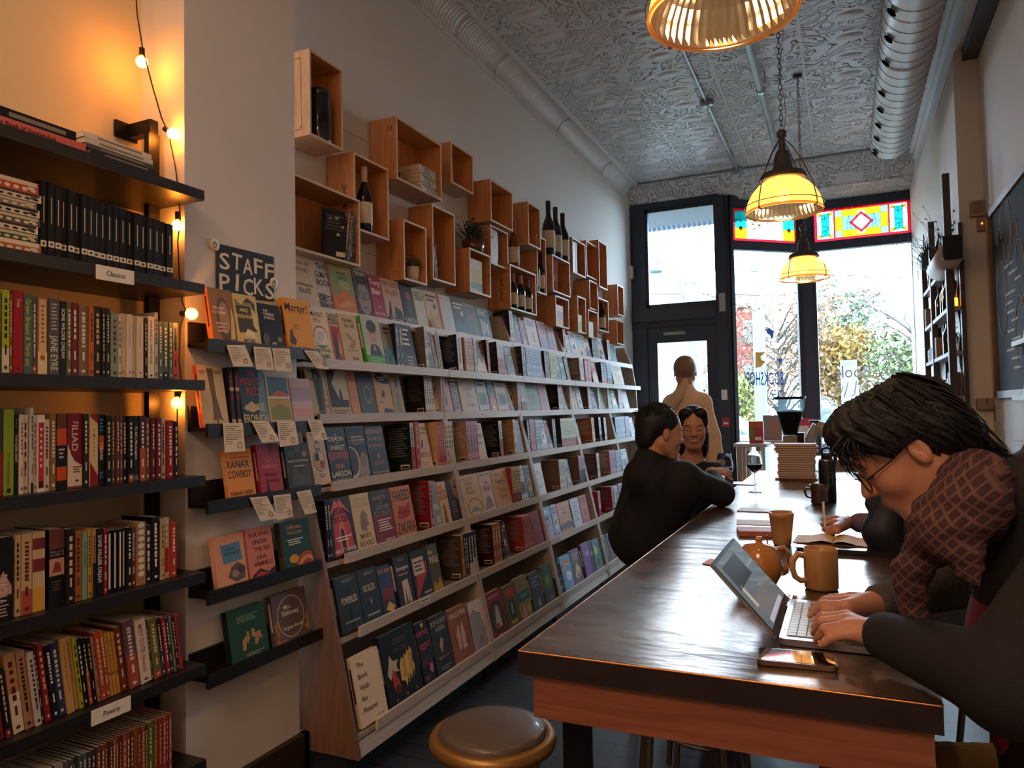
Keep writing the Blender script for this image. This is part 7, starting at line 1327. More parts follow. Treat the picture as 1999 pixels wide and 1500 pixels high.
b = MB(); b.T = T_; b.lathe([(.001, 5.05), (.075, 5.05), (.075, 5.72), (.001, 5.72)], mat('white roll paper', '#cfcac6', .6), (a[0] + .055, 0, rz - .02), 32, ax=1); b.build('roll', pr)
b = MB(); zz = [rz - .06, 2.0, 1.7, 1.5, 1.4]; kp = mat('white roll paper', '#cfcac6', .6); vs = []
for i in range(15): z = rz - .05 - i * (rz - 1.42) / 14; wv = .008 * math.sin(i * 1.2); vs += [(.665 + wv, 5.32, z), (.665 + wv, 5.62, z)]
b.add(vs, [(2 * i, 2 * i + 1, 2 * i + 3, 2 * i + 2) for i in range(14)], kp, True)
for i in range(24): z = rz - .2 - i * .035; b.tube([(.660 + .008 * math.sin((i * .035 + .15) / .067 * 1.2), 5.40, z), (.660 + .008 * math.sin((i * .035 + .15) / .067 * 1.2), 5.40 + .1 + .08 * ((i * 7) % 3) / 2, z)], .002, mat('faint pencil', '#8c8684', .8), 4)
tag(b.build('hanging_paper'), 'long sheet of paper with handwriting hanging below the roll', 'paper sheet')

# ------------------------------------------------------------------ table things
def at(px, py, z=T): p = on(px, py, 2, z); return p[0], p[1]
clay = mat('ochre stoneware', '#b98a58', .3, coat=.35, var=.04); rimc = mat('pale rim glaze', '#d8b890', .3)
x, y = at(1604, 1150); y += .0; mg = empty('mug', (x, y, T + .001), 2.6, category='mug', label='ochre straight-sided mug with its handle to the left, by the typing hands')
b = MB(); b.lathe([(.001, 0), (.036, 0), (.039, .004), (.0395, .096), (.0385, .099), (.0365, .096), (.036, .006), (.001, .006)], clay, n=40); b.build('mug_body', mg)
b = MB(); b.tube([(.036, .0, .08), (.056, 0, .084), (.068, 0, .07), (.07, 0, .05), (.064, 0, .03), (.05, 0, .02), (.036, 0, .022)], [.008, .0075, .0075, .0075, .007, .007, .008], clay, 10); b.build('handle', mg)
mg.rotation_euler[2] = math.radians(205)
x, y = at(1527, 1064); b = MB(); b.lathe([(.001, 0), (.026, 0), (.028, .004), (.031, .03), (.0315, .035), (.0375, .088), (.0385, .089), (.039, .104), (.037, .105), (.030, .03), (.001, .02)], clay, n=36); tag(b.build('tumbler', loc=(x, y, T + .001)), 'tall handleless ochre cup between teapot and notebook', 'cup')
x, y = at(1484, 1142); tp = empty('teapot', (x, y, T + .001), category='teapot', label='glazed ochre teapot standing behind the laptop screen')
tg = mat('glossy ochre glaze', '#b87c3c', .15, coat=.7, var=.03)
b = MB(); b.lathe([(.001, 0), (.036, 0), (.04, .004), (.053, .03), (.056, .048), (.05, .07), (.043, .088), (.04, .092), (.038, .09), (.001, .088)], tg, n=40); b.build('pot_body', tp)
b = MB(); b.lathe([(.041, .0915), (.036, .097), (.012, .102), (.007, .106), (.011, .112), (.008, .119), (.001, .12)], tg, n=32); b.build('lid', tp)
b = MB(); b.tube([(-.046, -.012, .052), (-.062, -.016, .068), (-.072, -.018, .086), (-.078, -.02, .092)], [.016, .011, .008, .007], tg, 12); b.build('spout', tp)
b = MB(); b.tube([(.036, .02, .086), (.056, .032, .09), (.068, .038, .07), (.064, .036, .045), (.05, .028, .03)], [.006] * 5, tg, 10); b.build('handle', tp)
b = MB(); b.box((.018, .008, .09), (.02, .02, .122), mat('tea tag card', '#6a4a3a', .7)); b.tube([(.018, .012, .092), (.01, .02, .06)], .0008, cordm, 4); b.build('tea_tag', tp)
x, y = at(1545, 1182); b = MB(); b.lathe([(.001, .002), (.03, .002), (.05, .009), (.051, .011), (.03, .006), (.001, .005)], tg, n=36); tag(b.build('saucer', loc=(x - .01, y, T + .0)), 'small ochre saucer tucked behind the laptop hinge', 'saucer')
def flatpoly(nm, pts, z0, th, m, lab, cat_, extra=None):
 P = [at(px, py) for px, py in pts]; cx = sum(p[0] for p in P) / len(P); cy = sum(p[1] for p in P) / len(P); b = MB(); b.prism([(p[0] - cx, p[1] - cy) for p in P], 0, th, m)
 if extra: extra(b, P, cx, cy, th)
 return tag(b.build(nm, loc=(cx, cy, z0)), lab, cat_)
flatpoly('tea_bag_wrapper', [(1371, 1102), (1388, 1092), (1405, 1100), (1398, 1107)], T + .001, .002, mat('orange paper', '#c86a34', .6), 'scrap of orange paper at the left of the laptop screen', 'paper scrap')
flatpoly('biscuit', [(1515, 1116), (1526, 1112), (1540, 1115), (1532, 1120), (1519, 1121)], T + .001, .006, mat('biscuit', '#b8703c', .7), 'small biscuit on the table right of the teapot', 'biscuit')
# phone
P = [at(1478, 1300), at(1637, 1315), at(1628, 1285), at(1486, 1272)]; v0 = Vector((*P[0], 0)); u_ = (Vector((*P[1], 0)) - v0); ang = math.atan2(u_.y, u_.x)
ph = empty('smartphone', (v0.x, v0.y, T + .0015), ang, category='phone', label='phone lying face up beside the laptop'); L_, W_ = u_.length, .072
b = MB(); b.rbox((0, 0, 0), (L_, W_, .0085), .010, mat('bronze phone frame', '#8a7468', .25, .8)); b.build('case', ph)
b = MB(); b.rbox((.003, .003, .0085), (L_ - .003, W_ - .003, .009), .008, mat('black phone glass', '#08090b', .04, coat=1.0)); b.build('screen', ph)
# laptop
lp = empty('laptop', (-.128, 1.462, T), category='laptop', label='open silver laptop the man is typing on'); LT = Matrix.Translation((.128, -1.462, -T))
alu = mat('silver aluminium', '#9fa3a8', .3, .8, .02); keym = mat('silver grey keys', '#c4ccd4', .4); keyd = mat('black laptop edge', '#16171a', .35)
LY0, LY1, LX0, LX1 = 1.462, 1.766, -.128, .088
b = MB(); b.T = LT; b.rbox((LX0, LY0, T + .002), (LX1, LY1, T + .014), .012, alu); b.box((LX0 + .01, LY0 + .01, T + .0005), (LX1 - .01, LY1 - .01, T + .002), keyd)
b.box((LX0 + .012, LY0 + .018, T + .014), (LX0 + .118, LY1 - .018, T + .0142), mat('keyboard well', '#3a3d42', .5)); b.box((LX0 + .135, LY0 + .10, T + .014), (LX1 - .01, LY1 - .10, T + .0142), mat('trackpad', '#8e9298', .3, .5))
b.build('base', lp)
b = MB(); b.T = LT
for i in range(6):
 for j in range(14):
  if i == 5 and 3 < j < 9: continue
  x0 = LX0 + .014 + i * .0172; yy = LY0 + .022 + j * .0186; b.box((x0, yy, T + .0142), (x0 + .0148, yy + .0160, T + .0158), keym)
b.box((LX0 + .014 + 5 * .0172, LY0 + .022 + 4 * .0186, T + .0142), (LX0 + .029 + 5 * .0172, LY0 + .02 + 9 * .0186, T + .0158), keym)
b.box((LX0 + .004, LY0 + .06, T + .0142), (LX0 + .011, LY1 - .06, T + .0146), mat('touch bar', '#d8dce0', .3, emit=.3)); b.build('keys', lp)
p = on(1389, 1101, 1, LY0); d = Vector((p[0] - LX0, 0, p[2] - (T + .012))); Ls = d.length; d.normalize(); nrm = Vector((d.z, 0, -d.x))
def scr(b, s0, s1, y0, y1, t0, t1, m):
 vs = []
 for t_ in (t0, t1):
  for s_, yy in ((s0, y0), (s1, y0), (s1, y1), (s0, y1)): q = Vector((LX0, yy, T + .012)) + d * s_ + nrm * t_; vs.append(q)
 b.add(vs, [(0, 3, 2, 1), (4, 5, 6, 7), (0, 1, 5, 4), (1, 2, 6, 5), (2, 3, 7, 6), (3, 0, 4, 7)], m)
lid = MB(); lid.T = LT; scr(lid, .004, Ls, LY0, LY1, -.006, 0, alu); scr(lid, .004, Ls, LY0, LY1, 0, .0006, keyd); lo = lid.build('screen_lid', lp)
b = MB(); b.T = LT; dm = mat('screen desktop', '#6a7880', .15, emit=.55, ecol='#5c6c74', coat=.5); scr(b, .018, Ls - .008, LY0 + .008, LY1 - .008, .0006, .001, dm)
scr(b, .02, .03, LY0 + .05, LY1 - .05, .001, .0012, mat('dock grey', '#a8b0b8', .3, emit=.5)); scr(b, Ls - .075, Ls - .02, LY0 + .03, LY0 + .2, .001, .0012, mat('dark window', '#1a1c22', .3, emit=.2, ecol='#1a1c22')); scr(b, .06, .11, LY0 + .04, LY0 + .06, .001, .0012, mat('pale note', '#b8b4a8', .3, emit=.4)); b.build('display', lo)
# pink notebooks, yellow notebook, folder, bag
def slab(nm, px, py, L, W, th, ang, z0, m, lab, cat_, edge=None):
 x, y = at(px, py); b = MB(); b.rbox((-L / 2, -W / 2, 0), (L / 2, W / 2, th), .004, m)
 if edge: b.rbox((-L / 2 + .003, -W / 2 + .003, th * .2), (L / 2 + .0008, W / 2 - .003, th * .8), .003, edge)
 return tag(b.build(nm, loc=(x, y, z0)), lab, cat_) if not ang else (lambda o: (setattr(o, 'rotation_euler', (0, 0, ang)), tag(o, lab, cat_))[1])(b.build(nm, loc=(x, y, z0)))
slab('notebook', 1478, 1044, .13, .10, .018, .2, T + .001, mat('salmon notebook', '#b8705c', .6), 'thick salmon notebook left of the tall cup', 'notebook', paper)
slab('booklet', 1480, 1033, .15, .12, .004, .12, T + .020, mat('pale pink cover', '#c8a8a0', .6), 'thin pale booklet on the salmon notebook', 'booklet')
x, y = at(1640, 1072); b = MB(); b.rbox((-.13, -.10, 0), (.16, .10, .012), .01, mat('black laptop sleeve', '#111216', .35, coat=.3)); b.rbox((-.135, -.105, .0125), (.155, .095, .016), .01, mat('black laptop sleeve', '#111216', .35, coat=.3)); tag(b.build('closed_laptop', loc=(x + .01, y + .0, T + .001)), 'closed black laptop under the open notebook', 'laptop')
x, y = at(1628, 1056, T + .02); nb_ = empty('open_notebook', (x, y, T + .0175), -.05, category='notebook', label='open notebook with yellow pages under the writing hand')
yp = mat('yellow notebook page', '#d8b070', .7)
b = MB(); b.box((-.115, -.075, 0), (.115, .075, .002), mat('notebook cover', '#6a4a34', .6)); b.build('cover', nb_)
for s_ in (-1, 1):
 b = MB(); vs = []
 for i in range(9): t_ = i / 8; vs += [(s_ * (.001 + .11 * t_), -.072, .0025 + .010 * math.sin(min(1, t_ * 1.6) * PI) * (1 - t_) + .004 * (1 - t_)), (s_ * (.001 + .11 * t_), .072, .0025 + .010 * math.sin(min(1, t_ * 1.6) * PI) * (1 - t_) + .004 * (1 - t_))]
 b.add(vs, [(2 * i, 2 * i + 1, 2 * i + 3, 2 * i + 2) for i in range(8)], yp, True); b.build('page', nb_)
pn = empty('pen', (0, 0, 0), category='pen', label='white pen held over the open notebook')
p0, p1_ = on(1612, 1040, 2, .955), on(1607, 980, 2, 1.02); p1_ = on(1607, 980, 1, p0[1] + .03)
pn.location = p0; b = MB(); b.tube([(0, 0, 0), Vector(p1_ - p0) * .1], [.001, .0035], blk, 8); b.build('tip', pn); b = MB(); b.tube([Vector(p1_ - p0) * .1, Vector(p1_ - p0)], .0042, mat('white pen barrel', '#d8d4d0', .3), 10); b.build('barrel', pn)
x, y = at(1610, 1030); bag = organic([('e', (x, y + .13, .965), (.08, .06, .035), None, .03), ('e', (x + .05, y + .12, .96), (.06, .05, .03), None, .03), ('e', (x - .06, y + .1, .955), (.04, .03, .022), None, .03)], .008, mat('black cloth bag', '#16171c', .8, bump=.3), 'cloth_bag', None, None, (x, y + .13, .93), 2)
tag(bag, 'crumpled black cloth bag behind the writing hand', 'bag')
x, y = at(1600, 985); y += .02; bm_ = empty('mug', (x, y, T + .001), category='mug', label='dark brown mug before the black flask'); brs = mat('dark brown stoneware', '#4a342e', .3, coat=.4)
b = MB(); b.lathe([(.001, 0), (.034, 0), (.038, .006), (.036, .02), (.036, .05), (.041, .085), (.040, .087), (.034, .05), (.03, .01), (.001, .008)], brs, n=32); b.build('mug_body', bm_)
b = MB(); b.tube([(-.034, -.004, .068), (-.055, -.008, .07), (-.062, -.008, .052), (-.054, -.006, .032), (-.036, -.004, .026)], .0055, brs, 8); b.build('handle', bm_)
x, y = at(1611, 985); y += .1; fl = empty('flask', (x + .01, y, T + .001), category='water bottle', label='black insulated water bottle with a carry loop cap'); fb = mat('black powder coat', '#17191e', .45)
b = MB(); b.lathe([(.001, 0), (.035, 0), (.037, .004), (.037, .175), (.034, .19), (.026, .2), (.024, .202), (.001, .202)], fb, n=32); b.build('flask_body', fl)
b = MB(); b.lathe([(.0345, .196), (.0345, .203), (.026, .2045)], mat('steel ring', '#8f9296', .25, .9), (0, 0, -.008), 32); b.lathe([(.001, .202), (.024, .202), (.025, .218), (.02, .226), (.001, .226)], fb, n=24); b.tube([(-.02, 0, .22), (-.019, 0, .243), (0, 0, .25), (.019, 0, .243), (.02, 0, .22)], .006, fb, 8); b.build('cap', fl)
b = MB(); yf_ = -.0375
for q in (((.004, .08), (.006, .14)), ((.02, .08), (.022, .14)), ((.004, .138), (.022, .14)), ((.004, .08), (.022, .082))): b.box((q[0][0], yf_ + .0, q[0][1]), (q[1][0], yf_ + .012, q[1][1]), mat('grey print line', '#6f7276', .5))
b.build('printed_frame', fl)
slab('menu_card', 1492, 998, .21, .11, .004, -.03, T + .001, mat('pale lilac card', '#c8bccc', .5), 'white menu card with a dark edge in the middle of the table', 'menu', keyd)
slab('clipboard', 1452, 945, .14, .16, .004, .0, T + .001, keyd, 'flat black clipboard near the far left table edge', 'clipboard')
def wineglass(x, y, label, s=1.0):
 g = empty('wine_glass', (x, y, T + .001), category='wine glass', label=label); gg = mat('thin wine glass', '#f0f4f8', .02, var=0, trans=1.0, ior=1.12); wn = mat('red wine', '#3a0c14', .08, trans=.2)
 b = MB(); b.lathe([(.001, .001), (.034 * s, .001), (.034 * s, .003), (.006, .006), (.0035, .012), (.003, .09 * s), (.008, .10 * s), (.036 * s, .125 * s), (.043 * s, .145 * s), (.039 * s, .18 * s), (.031 * s, .215 * s), (.0303 * s, .215 * s), (.038 * s, .18 * s), (.042 * s, .145 * s), (.035 * s, .1265 * s), (.007, .103 * s)], gg, n=36); b.build('glass', g)
 b = MB(); b.lathe([(.001, .104 * s), (.007, .104 * s), (.0345 * s, .1275 * s), (.041 * s, .146 * s), (.001, .146 * s)], wn, n=32); b.build('wine', g)
x, y = at(1474, 962); wineglass(x, y, 'wine glass with red wine on the table left of the book stack')
wineglass(-.60 + .04, 3.62 + .15, 'wine glass with red wine between the seated couple')
# wrapped sandwich in the woman's hand
q = on(1398, 925, 1, 3.86); s_ = organic([('e', q, (.055, .035, .028), None, .02), ('e', q + np.array([-.04, .0, .012]), (.03, .03, .022), None, .02), ('e', q + np.array([.04, .0, .006]), (.028, .03, .024), None, .02)], .006, mat('crumpled white paper', '#c4c0c4', .6, bump=.8, bscale=50), 'wrapped_sandwich', None, None, q, 1, lambda V: V + np.stack([np.sin(V[:, 1] * 300), np.cos(V[:, 2] * 260), np.sin(V[:, 0] * 280)], 1) * .003)
tag(s_, 'sandwich in crumpled white paper held by the smiling woman', 'sandwich')
# tray and stack of pink magazines
x, y = at(1556, 938); slab('tray', 1556, 936, .24, .18, .012, 0, T + .001, wood('orange board', '#b8703c', '#cf8a54', .5, 0), 'orange wooden board under the magazine stack', 'board')
R = Row('in the stack on the orange board', 'magazines stacked on the orange board'); hh = T + .0135; r = random.Random(6)
for i in range(15):
 wd = .205 if i < 11 else .235; c_ = ['#b07a68', '#a87060', '#c08a74', '#9a6a60'][i % 4]; b = MB(); b.rbox((-wd / 2, -.07, 0), (wd / 2, .07, .0135), .002, mat('magazine ' + c_, c_, .6)); b.box((-wd / 2 + .002, -.0708, .003), (wd / 2 - .004, -.069, .0105), paper)
 o = b.build('magazine', loc=(x + r.uniform(-.006, .006), y + .02 + r.uniform(-.004, .004), hh)); hh += .0138
 o['label'] = f"pinkish {'wide' if i > 10 else 'narrow'} magazine, {ordinal(i + 1)} from the bottom of the stack on the orange board"; o['category'] = 'magazine'; o['group'] = R.group
# bar counter behind the table, grinder, machine, terminals
b = MB(); b.rbox((-.34, 5.42, T - .04), (.45, 7.0, T), .01, mat('bar counter steel', '#8d97a0', .3, .5)); b.box((-.30, 5.46, 0), (.42, 6.96, T - .04), mat('bar front', '#3a3432', .6)); tag(b.build('bar_counter'), 'low counter beyond the far end of the long table', 'counter')
gx, gy = on(1543, 905, 2, T)[0], 6.0; gx = on(1543, 850, 1, 6.0)[0]; gr = empty('coffee_grinder', (gx, gy, T + .001), category='coffee grinder', label='coffee grinder with a bean-filled hopper on the bar')
zt_ = on(1543, 775, 1, 6.0)[2] - T
stl = mat('brushed steel body', '#a08a7e', .35, .5)
b = MB(); b.rbox((-.075, -.09, 0), (.075, .12, .03), .02, blk); b.rbox((-.055, -.05, .03), (.055, .08, zt_ - .30), .02, stl); b.rbox((.04, -.03, .1), (.1, .05, .24), .01, blk); b.build('grinder_body', gr)
b = MB(); b.lathe([(.05, zt_ - .30), (.055, zt_ - .27), (.11, zt_ - .08), (.112, zt_ - .02)], sg('smoky hopper', '#c8d4d8'), n=32); b.build('hopper', gr)
b = MB(); b.lathe([(.001, zt_ - .295), (.048, zt_ - .295), (.053, zt_ - .27), (.098, zt_ - .115), (.03, zt_ - .10), (.001, zt_ - .098)], mat('coffee beans', '#1c1512', .5, bump=1.0, bscale=120), n=32); tag(b.build('coffee_beans', gr), kind='stuff')
b = MB(); b.lathe([(.001, zt_ - .02), (.118, zt_ - .02), (.12, zt_), (.001, zt_)], blk, n=32); b.build('hopper_lid', gr)
em = empty('espresso_machine', (.02, 6.1, T + .001), category='espresso machine', label='cream lever espresso machine beside the grinder'); crm = mat('cream enamel', '#a8a094', .35, coat=.3)
q0, q1, q2, q3 = [on(a_, c_, 1, 6.0) - np.array([.02, 6.1, T + .001]) for a_, c_ in ((1578, 880), (1586, 848), (1594, 830), (1616, 846))]
b = MB(); b.tube([q0, (q0 + q1) / 2, q1, q2], [.03, .034, .04, .03], crm, 14); b.tube([q2, (q2 + q3) / 2 + np.array([0, 0, .01]), q3], [.04, .05, .055], crm, 16); b.build('head', em)
b = MB(); b.rbox((-.12, -.12, 0), (.16, .12, .05), .02, crm); b.rbox((-.05, -.02, .05), (.1, .1, .18), .02, mat('chrome', '#a0a4aa', .15, 1)); b.build('base', em)
b = MB(); b.tube([q2, q2 + np.array([.02, 0, .03]), q2 + np.array([-.05, -.02, .03])], .008, blk, 8); b.tube([q3, q3 + np.array([.03, 0, .0]), q3 + np.array([.09, 0, .04])], .006, mat('chrome', '#a0a4aa', .15, 1), 8); b.build('lever', em)
for i, (px, py, lb) in enumerate(((1532, 862, 'black card terminal leaning against the grinder, upper one'), (1544, 872, 'black card terminal leaning nearer the magazine stack'))):
 q = on(px, py, 1, 5.75); q[2] = T + .081; b = MB(); b.add([(-.03, 0, -.07), (.04, 0, -.07), (.0, .04, .08), (-.07, .04, .08), (-.03, .015, -.075), (.04, .015, -.075), (.0, .055, .075), (-.07, .055, .075)], [(0, 1, 2, 3), (7, 6, 5, 4), (0, 4, 5, 1), (1, 5, 6, 2), (2, 6, 7, 3), (3, 7, 4, 0)], blk); b.box((-.04, -.001, .0), (-.0, .015, .03), keym)
 tag(b.build('card_terminal', loc=(q[0], q[1], max(q[2], T + .08))), lb, 'card terminal')
for k in range(5):
 q = on(1640 + 12 * k, 880, 1, 6.4); b = MB(); b.lathe([(.001, 0), (.03, 0), (.036, .09), (.034, .09), (.028, .004)], gl_c, n=18); tag(b.build('drinking_glass', loc=(q[0], 6.4 + .05 * (k % 2), T + .001)), f'clear drinking glass on the bar, {ordinal(k + 1)} one right of the espresso machine', 'glass', 'glasses on the bar')
q = on(1648, 925, 1, 5.55); b = MB(); b.rbox((-.13, -.09, 0), (.12, .09, .05), .01, crm); b.rbox((-.12, -.08, .05), (.11, .08, .065), .01, whp); tag(b.build('pastry_tray', loc=(q[0], 5.6, T + .001)), 'cream tray at the near edge of the bar', 'tray')
tag(organic([('e', (q[0], 5.6, T + .085), (.10, .06, .022), None, .02), ('e', (q[0] + .03, 5.6, T + .10), (.05, .05, .022), None, .02)], .01, mat('coral cloth', '#b8543c', .8, bump=.4), 'folded_cloth', None, None, (q[0], 5.6, T + .066), 1), 'coral cloth heap lying on the cream tray', 'cloth')
# side table by the window
zs = on(1465, 866, 1, 7.3)[2]; xl, xr_ = on(1434, 866, 1, 7.3)[0], on(1500, 866, 1, 7.3)[0]
stb = empty('window_table', ((xl + xr_) / 2, 7.4, 0), category='side table', label='small pale side table by the angled window'); SM = Matrix.Translation((-(xl + xr_) / 2, -7.4, 0)); pw = wood('pale ash', '#b89a7c', '#cdb296', .5, 2)
b = MB(); b.T = SM; b.rbox((xl, 7.2, zs - .03), (xr_, 7.6, zs), .02, whp); b.build('top', stb)
for xx in (xl + .05, xr_ - .08):
 for yy in (7.24, 7.52): b = MB(); b.T = SM; b.tube([(xx, yy, zs - .03), (xx, yy, .0)], [.03, .02], pw, 10); b.build('leg', stb)
q = on(1477, 850, 1, 7.35); b = MB(); b.rbox((-.065, -.05, 0), (.065, .05, .21), .006, mat('red tin print', '#b83a3c', .4)); b.box((-.066, -.051, .05), (-.02, -.0495, .15), mat('green print', '#6a9a50', .5)); b.box((-.01, -.0515, .03), (.05, -.05, .06), mat('white card', '#eee6da', .6)); b.rbox((-.065, -.05, .15), (.065, -.0502, .21), .006, mat('orange print', '#d0603a', .5), ax=1)
tag(b.build('tea_tin', loc=(q[0], 7.35, zs + .001)), 'red and orange tin on the side table by the window', 'tin')
q = on(1508, 835, 1, 7.9); b = MB(); b.box((-.09, -.01, 0), (.09, .0, .26), mat('grey magazine cover', '#8a8488', .4)); b.box((-.03, -.0112, .03), (.07, -.0101, .22), mat('figure print', '#a87860', .5)); tag(b.build('magazine', loc=(q[0], 7.9, zs)), 'grey magazine with a figure, propped up in the window', 'magazine')
b = MB(); b.box((-1.0, 7.78, zs - .03), (-.30, 8.0, zs - .001), pw); b.box((-.95, 7.8, 0), (-.9, 7.98, zs - .03), pw); b.box((-.4, 7.8, 0), (-.35, 7.98, zs - .03), pw); tag(b.build('window_shelf'), 'pale shelf along the foot of the angled window', 'shelf')
q = on(1568, 818, 1, 7.9); b = MB(); b.box((-.09, -.01, 0), (.09, .0, .22), mat('red poster board', '#c8404a', .5)); b.box((-.05, -.0112, .03), (.05, -.0101, .15), mat('white card', '#eee6da', .6)); tag(b.build('display_card', loc=(q[0], 7.9, zs)), 'red card with a white panel, propped up beside the window post', 'card')
b = MB(); b.rbox((-.25, 8.3, .0), (.69, 8.6, .62), .01, dark); tag(b.build('window_bench'), 'dark window bench under the right shop window', 'bench')

# ------------------------------------------------------------------ window lettering (reads from the street)
blu = mat('blue window vinyl', '#1c5ac0', .5); wvin = mat('white window vinyl', '#dfe8ea', .5); yv = mat('yellow window vinyl', '#e8a83c', .5)
def on_bay(px, py):
 d_ = ROT @ np.array([(px - CX) / F_PX, (py - CY) / F_PX, 1.0]); n_ = np.array(nv); t_ = (np.array(A) - CAM).dot(n_) / d_.dot(n_); return Vector(CAM + t_ * d_) + nv * .006
dec = empty('window_lettering', on_bay(1500, 740), category='window lettering', label='blue mirrored lettering and bird on the angled window'); DTm = Matrix.Translation(-Vector(dec.location))
b = MB(); b.T = DTm
for tx, px, py, hpx in (('BOOKSHOP!', 1529, 752, 26), ('CAFE!', 1529, 781, 20), ('BAR!', 1529, 803, 16), ('WINE!', 1529, 822, 13)):
 o = on_bay(px, py); top = on_bay(px, py - hpx); b.text(tx, o, -dv, (0, 0, 1), (top - o).length, blu, 'L', None, .42)
b.build('letters', dec)
b = MB(); b.T = DTm; f2 = lambda pts: [on_bay(*q) for q in pts]
b.poly(f2([(1492, 645), (1502, 641), (1509, 646), (1510, 658), (1505, 664), (1503, 656), (1498, 652), (1496, 647)]), blu); b.poly(f2([(1515, 702), (1525, 700), (1527, 704), (1522, 709)]), blu); b.build('bird_mark', dec)
b = MB(); b.T = DTm; b.poly(f2([(1474, 688), (1494, 688), (1484, 697), (1486, 703), (1494, 706), (1484, 717), (1474, 719)]), yv); b.build('yellow_mark', dec)
dec2 = empty('window_lettering', tuple(on(1735, 715, 1, YF2 - .01)), category='window lettering', label='white mirrored face emblem and script on the right shop window'); T2 = Matrix.Translation(-Vector(dec2.location)); WP = lambda px, py: Vector(on(px, py, 1, YF2 - .01))
b = MB(); b.T = T2
def stroke(pts, w_=.007): b.tube([WP(*q) for q in pts], w_, wvin, 6)
stroke([(1735 + 21 * math.cos(t * PI / 10), 714 + 26 * math.sin(t * PI / 10) - 4 * math.cos(t * PI / 5)) for t in range(21)]); stroke([(1720, 704), (1728, 700), (1740, 703), (1748, 698)]); stroke([(1735, 703), (1729, 715), (1733, 722), (1742, 720)]); stroke([(1722, 712), (1728, 716)]); stroke([(1727, 729), (1733, 732), (1737, 728)])
b.build('face_emblem', dec2)
b = MB(); b.T = T2; o = WP(1699, 736); b.text('Book', o, (-1, 0, 0), (0, 0, 1), .13, wvin, 'L', .34); b.build('letters', dec2); b = MB(); b.T = T2; o = WP(1725, 760); b.text('&', o, (-1, 0, 0), (0, 0, 1), .08, wvin); b.build('ampersand', dec2)
b = MB(); b.T = T2; stroke([(1692, 742), (1686, 772), (1676, 778), (1680, 752), (1672, 744), (1668, 770), (1662, 774)]); stroke([(1656, 746), (1648, 776), (1640, 772), (1646, 756), (1636, 750), (1628, 774)]); b.build('script', dec2)

# ------------------------------------------------------------------ the street
asph = mat('asphalt', '#555556', .9, bump=.2); pav = mat('concrete pavement', '#686561', .9, bump=.1); 
b = MB(); b.box((-30, 9.2, -.22), (30, 12.5, -.05), pav); b.box((-60, 12.5, -.3), (60, 22, -.2), asph); b.box((-60, 22, -.3), (60, 70, -.1), mat('park grass', '#555f31', .95, var=.2, scale=2)); struct(b, 'street')
b = MB()
for k in range(40): x0 = XW - .3 + k * .07; b.add([(x0, 8.75, 4.42), (x0 + .035, 8.75, 4.40), (x0 + .07, 8.75, 4.42), (x0 + .07, 10.2, 3.90), (x0 + .035, 10.2, 3.88), (x0, 10.2, 3.90)], [(0, 1, 4, 5), (1, 2, 3, 4)], mat('corrugated awning', '#44515b', .5))
tag(b.build('awning'), 'corrugated blue-grey awning outside above the street door', 'awning')
def tree(px, Y, ztop, rad, trunk_h, col, label, n=1500, sparse=False, seed=1, lsz=.16):
 x = on(px, 700, 1, Y)[0]; t_ = empty('street_tree', (x, Y, -.1), category='tree', label=label, group='trees across the street'); r = random.Random(seed); bk = mat('grey bark', '#413931', .9)
 b = MB(); b.tube([(0, 0, 0), (.1, 0, trunk_h * .5), (0, .1, ztop * .6)], [.22, .17, .10], bk, 8)
 tips = []
 for k in range(26):
  a = r.random() * 2 * PI; z0 = trunk_h * .6 + (ztop * .75 - trunk_h * .6) * r.random(); rr = rad * r.uniform(.5, .95); z1 = z0 + rr * r.uniform(.4, 1.1); z1 = min(z1, ztop * .97); q = (math.cos(a) * rr, math.sin(a) * rr, z1); b.tube([(0, 0, z0), (q[0] * .5, q[1] * .5, z0 + (z1 - z0) * .6), q], [.06, .035, .012], bk, 5)
  for m_ in range(5 if sparse else 3): qq = (q[0] + r.uniform(-.7, .7), q[1] + r.uniform(-.7, .7), min(q[2] + r.uniform(0, .9), ztop)); b.tube([(q[0] * .7, q[1] * .7, z0 + (z1 - z0) * .7), qq], [.02, .006], bk, 4); tips.append(qq)
 b.build('trunk', t_)
 b = MB(); zc = (ztop + trunk_h) / 2; rz_ = (ztop - trunk_h) / 2; lobes = [(r.uniform(-.5, .5) * rad, r.uniform(-.5, .5) * rad, zc + r.uniform(-.6, .6) * rz_, r.uniform(.35, .6) * rad) for _ in range(12)]; lms = [mat('leaf %s %d' % (col, i), col if i == 0 else ('#' + ''.join('%02x' % max(0, min(255, int(int(col[1 + 2 * j:3 + 2 * j], 16) * f_))) for j in range(3))), .7, var=.25, scale=1.2) for i, f_ in enumerate((1, .8, 1.12))]
 for k in range(n):
  if sparse and r.random() < .5: q = r.choice(tips); c = Vector(q) + Vector((r.gauss(0, .35), r.gauss(0, .35), r.gauss(0, .35)))
  else:
   l_ = r.choice(lobes); u = Vector((r.gauss(0, 1), r.gauss(0, 1), r.gauss(0, 1))).normalized(); c = Vector(l_[:3]) + u * l_[3] * r.uniform(.6, 1.05)
  a1 = Vector((r.gauss(0, 1), r.gauss(0, 1), r.gauss(0, 1))).normalized() * lsz; a2 = Vector((r.gauss(0, 1), r.gauss(0, 1), r.gauss(0, 1))).normalized() * lsz * .6
  b.add([c - a1, c + a2, c + a1, c - a2], [(0, 1, 2, 3)], lms[k % 3])
 tag(b.build('crown', t_), kind='stuff')
tree(1520, 30, 5.6, 2.2, 1.2, '#684c36', 'half-bare orange-brown tree seen through the angled window', 2300, True, 4, .10)
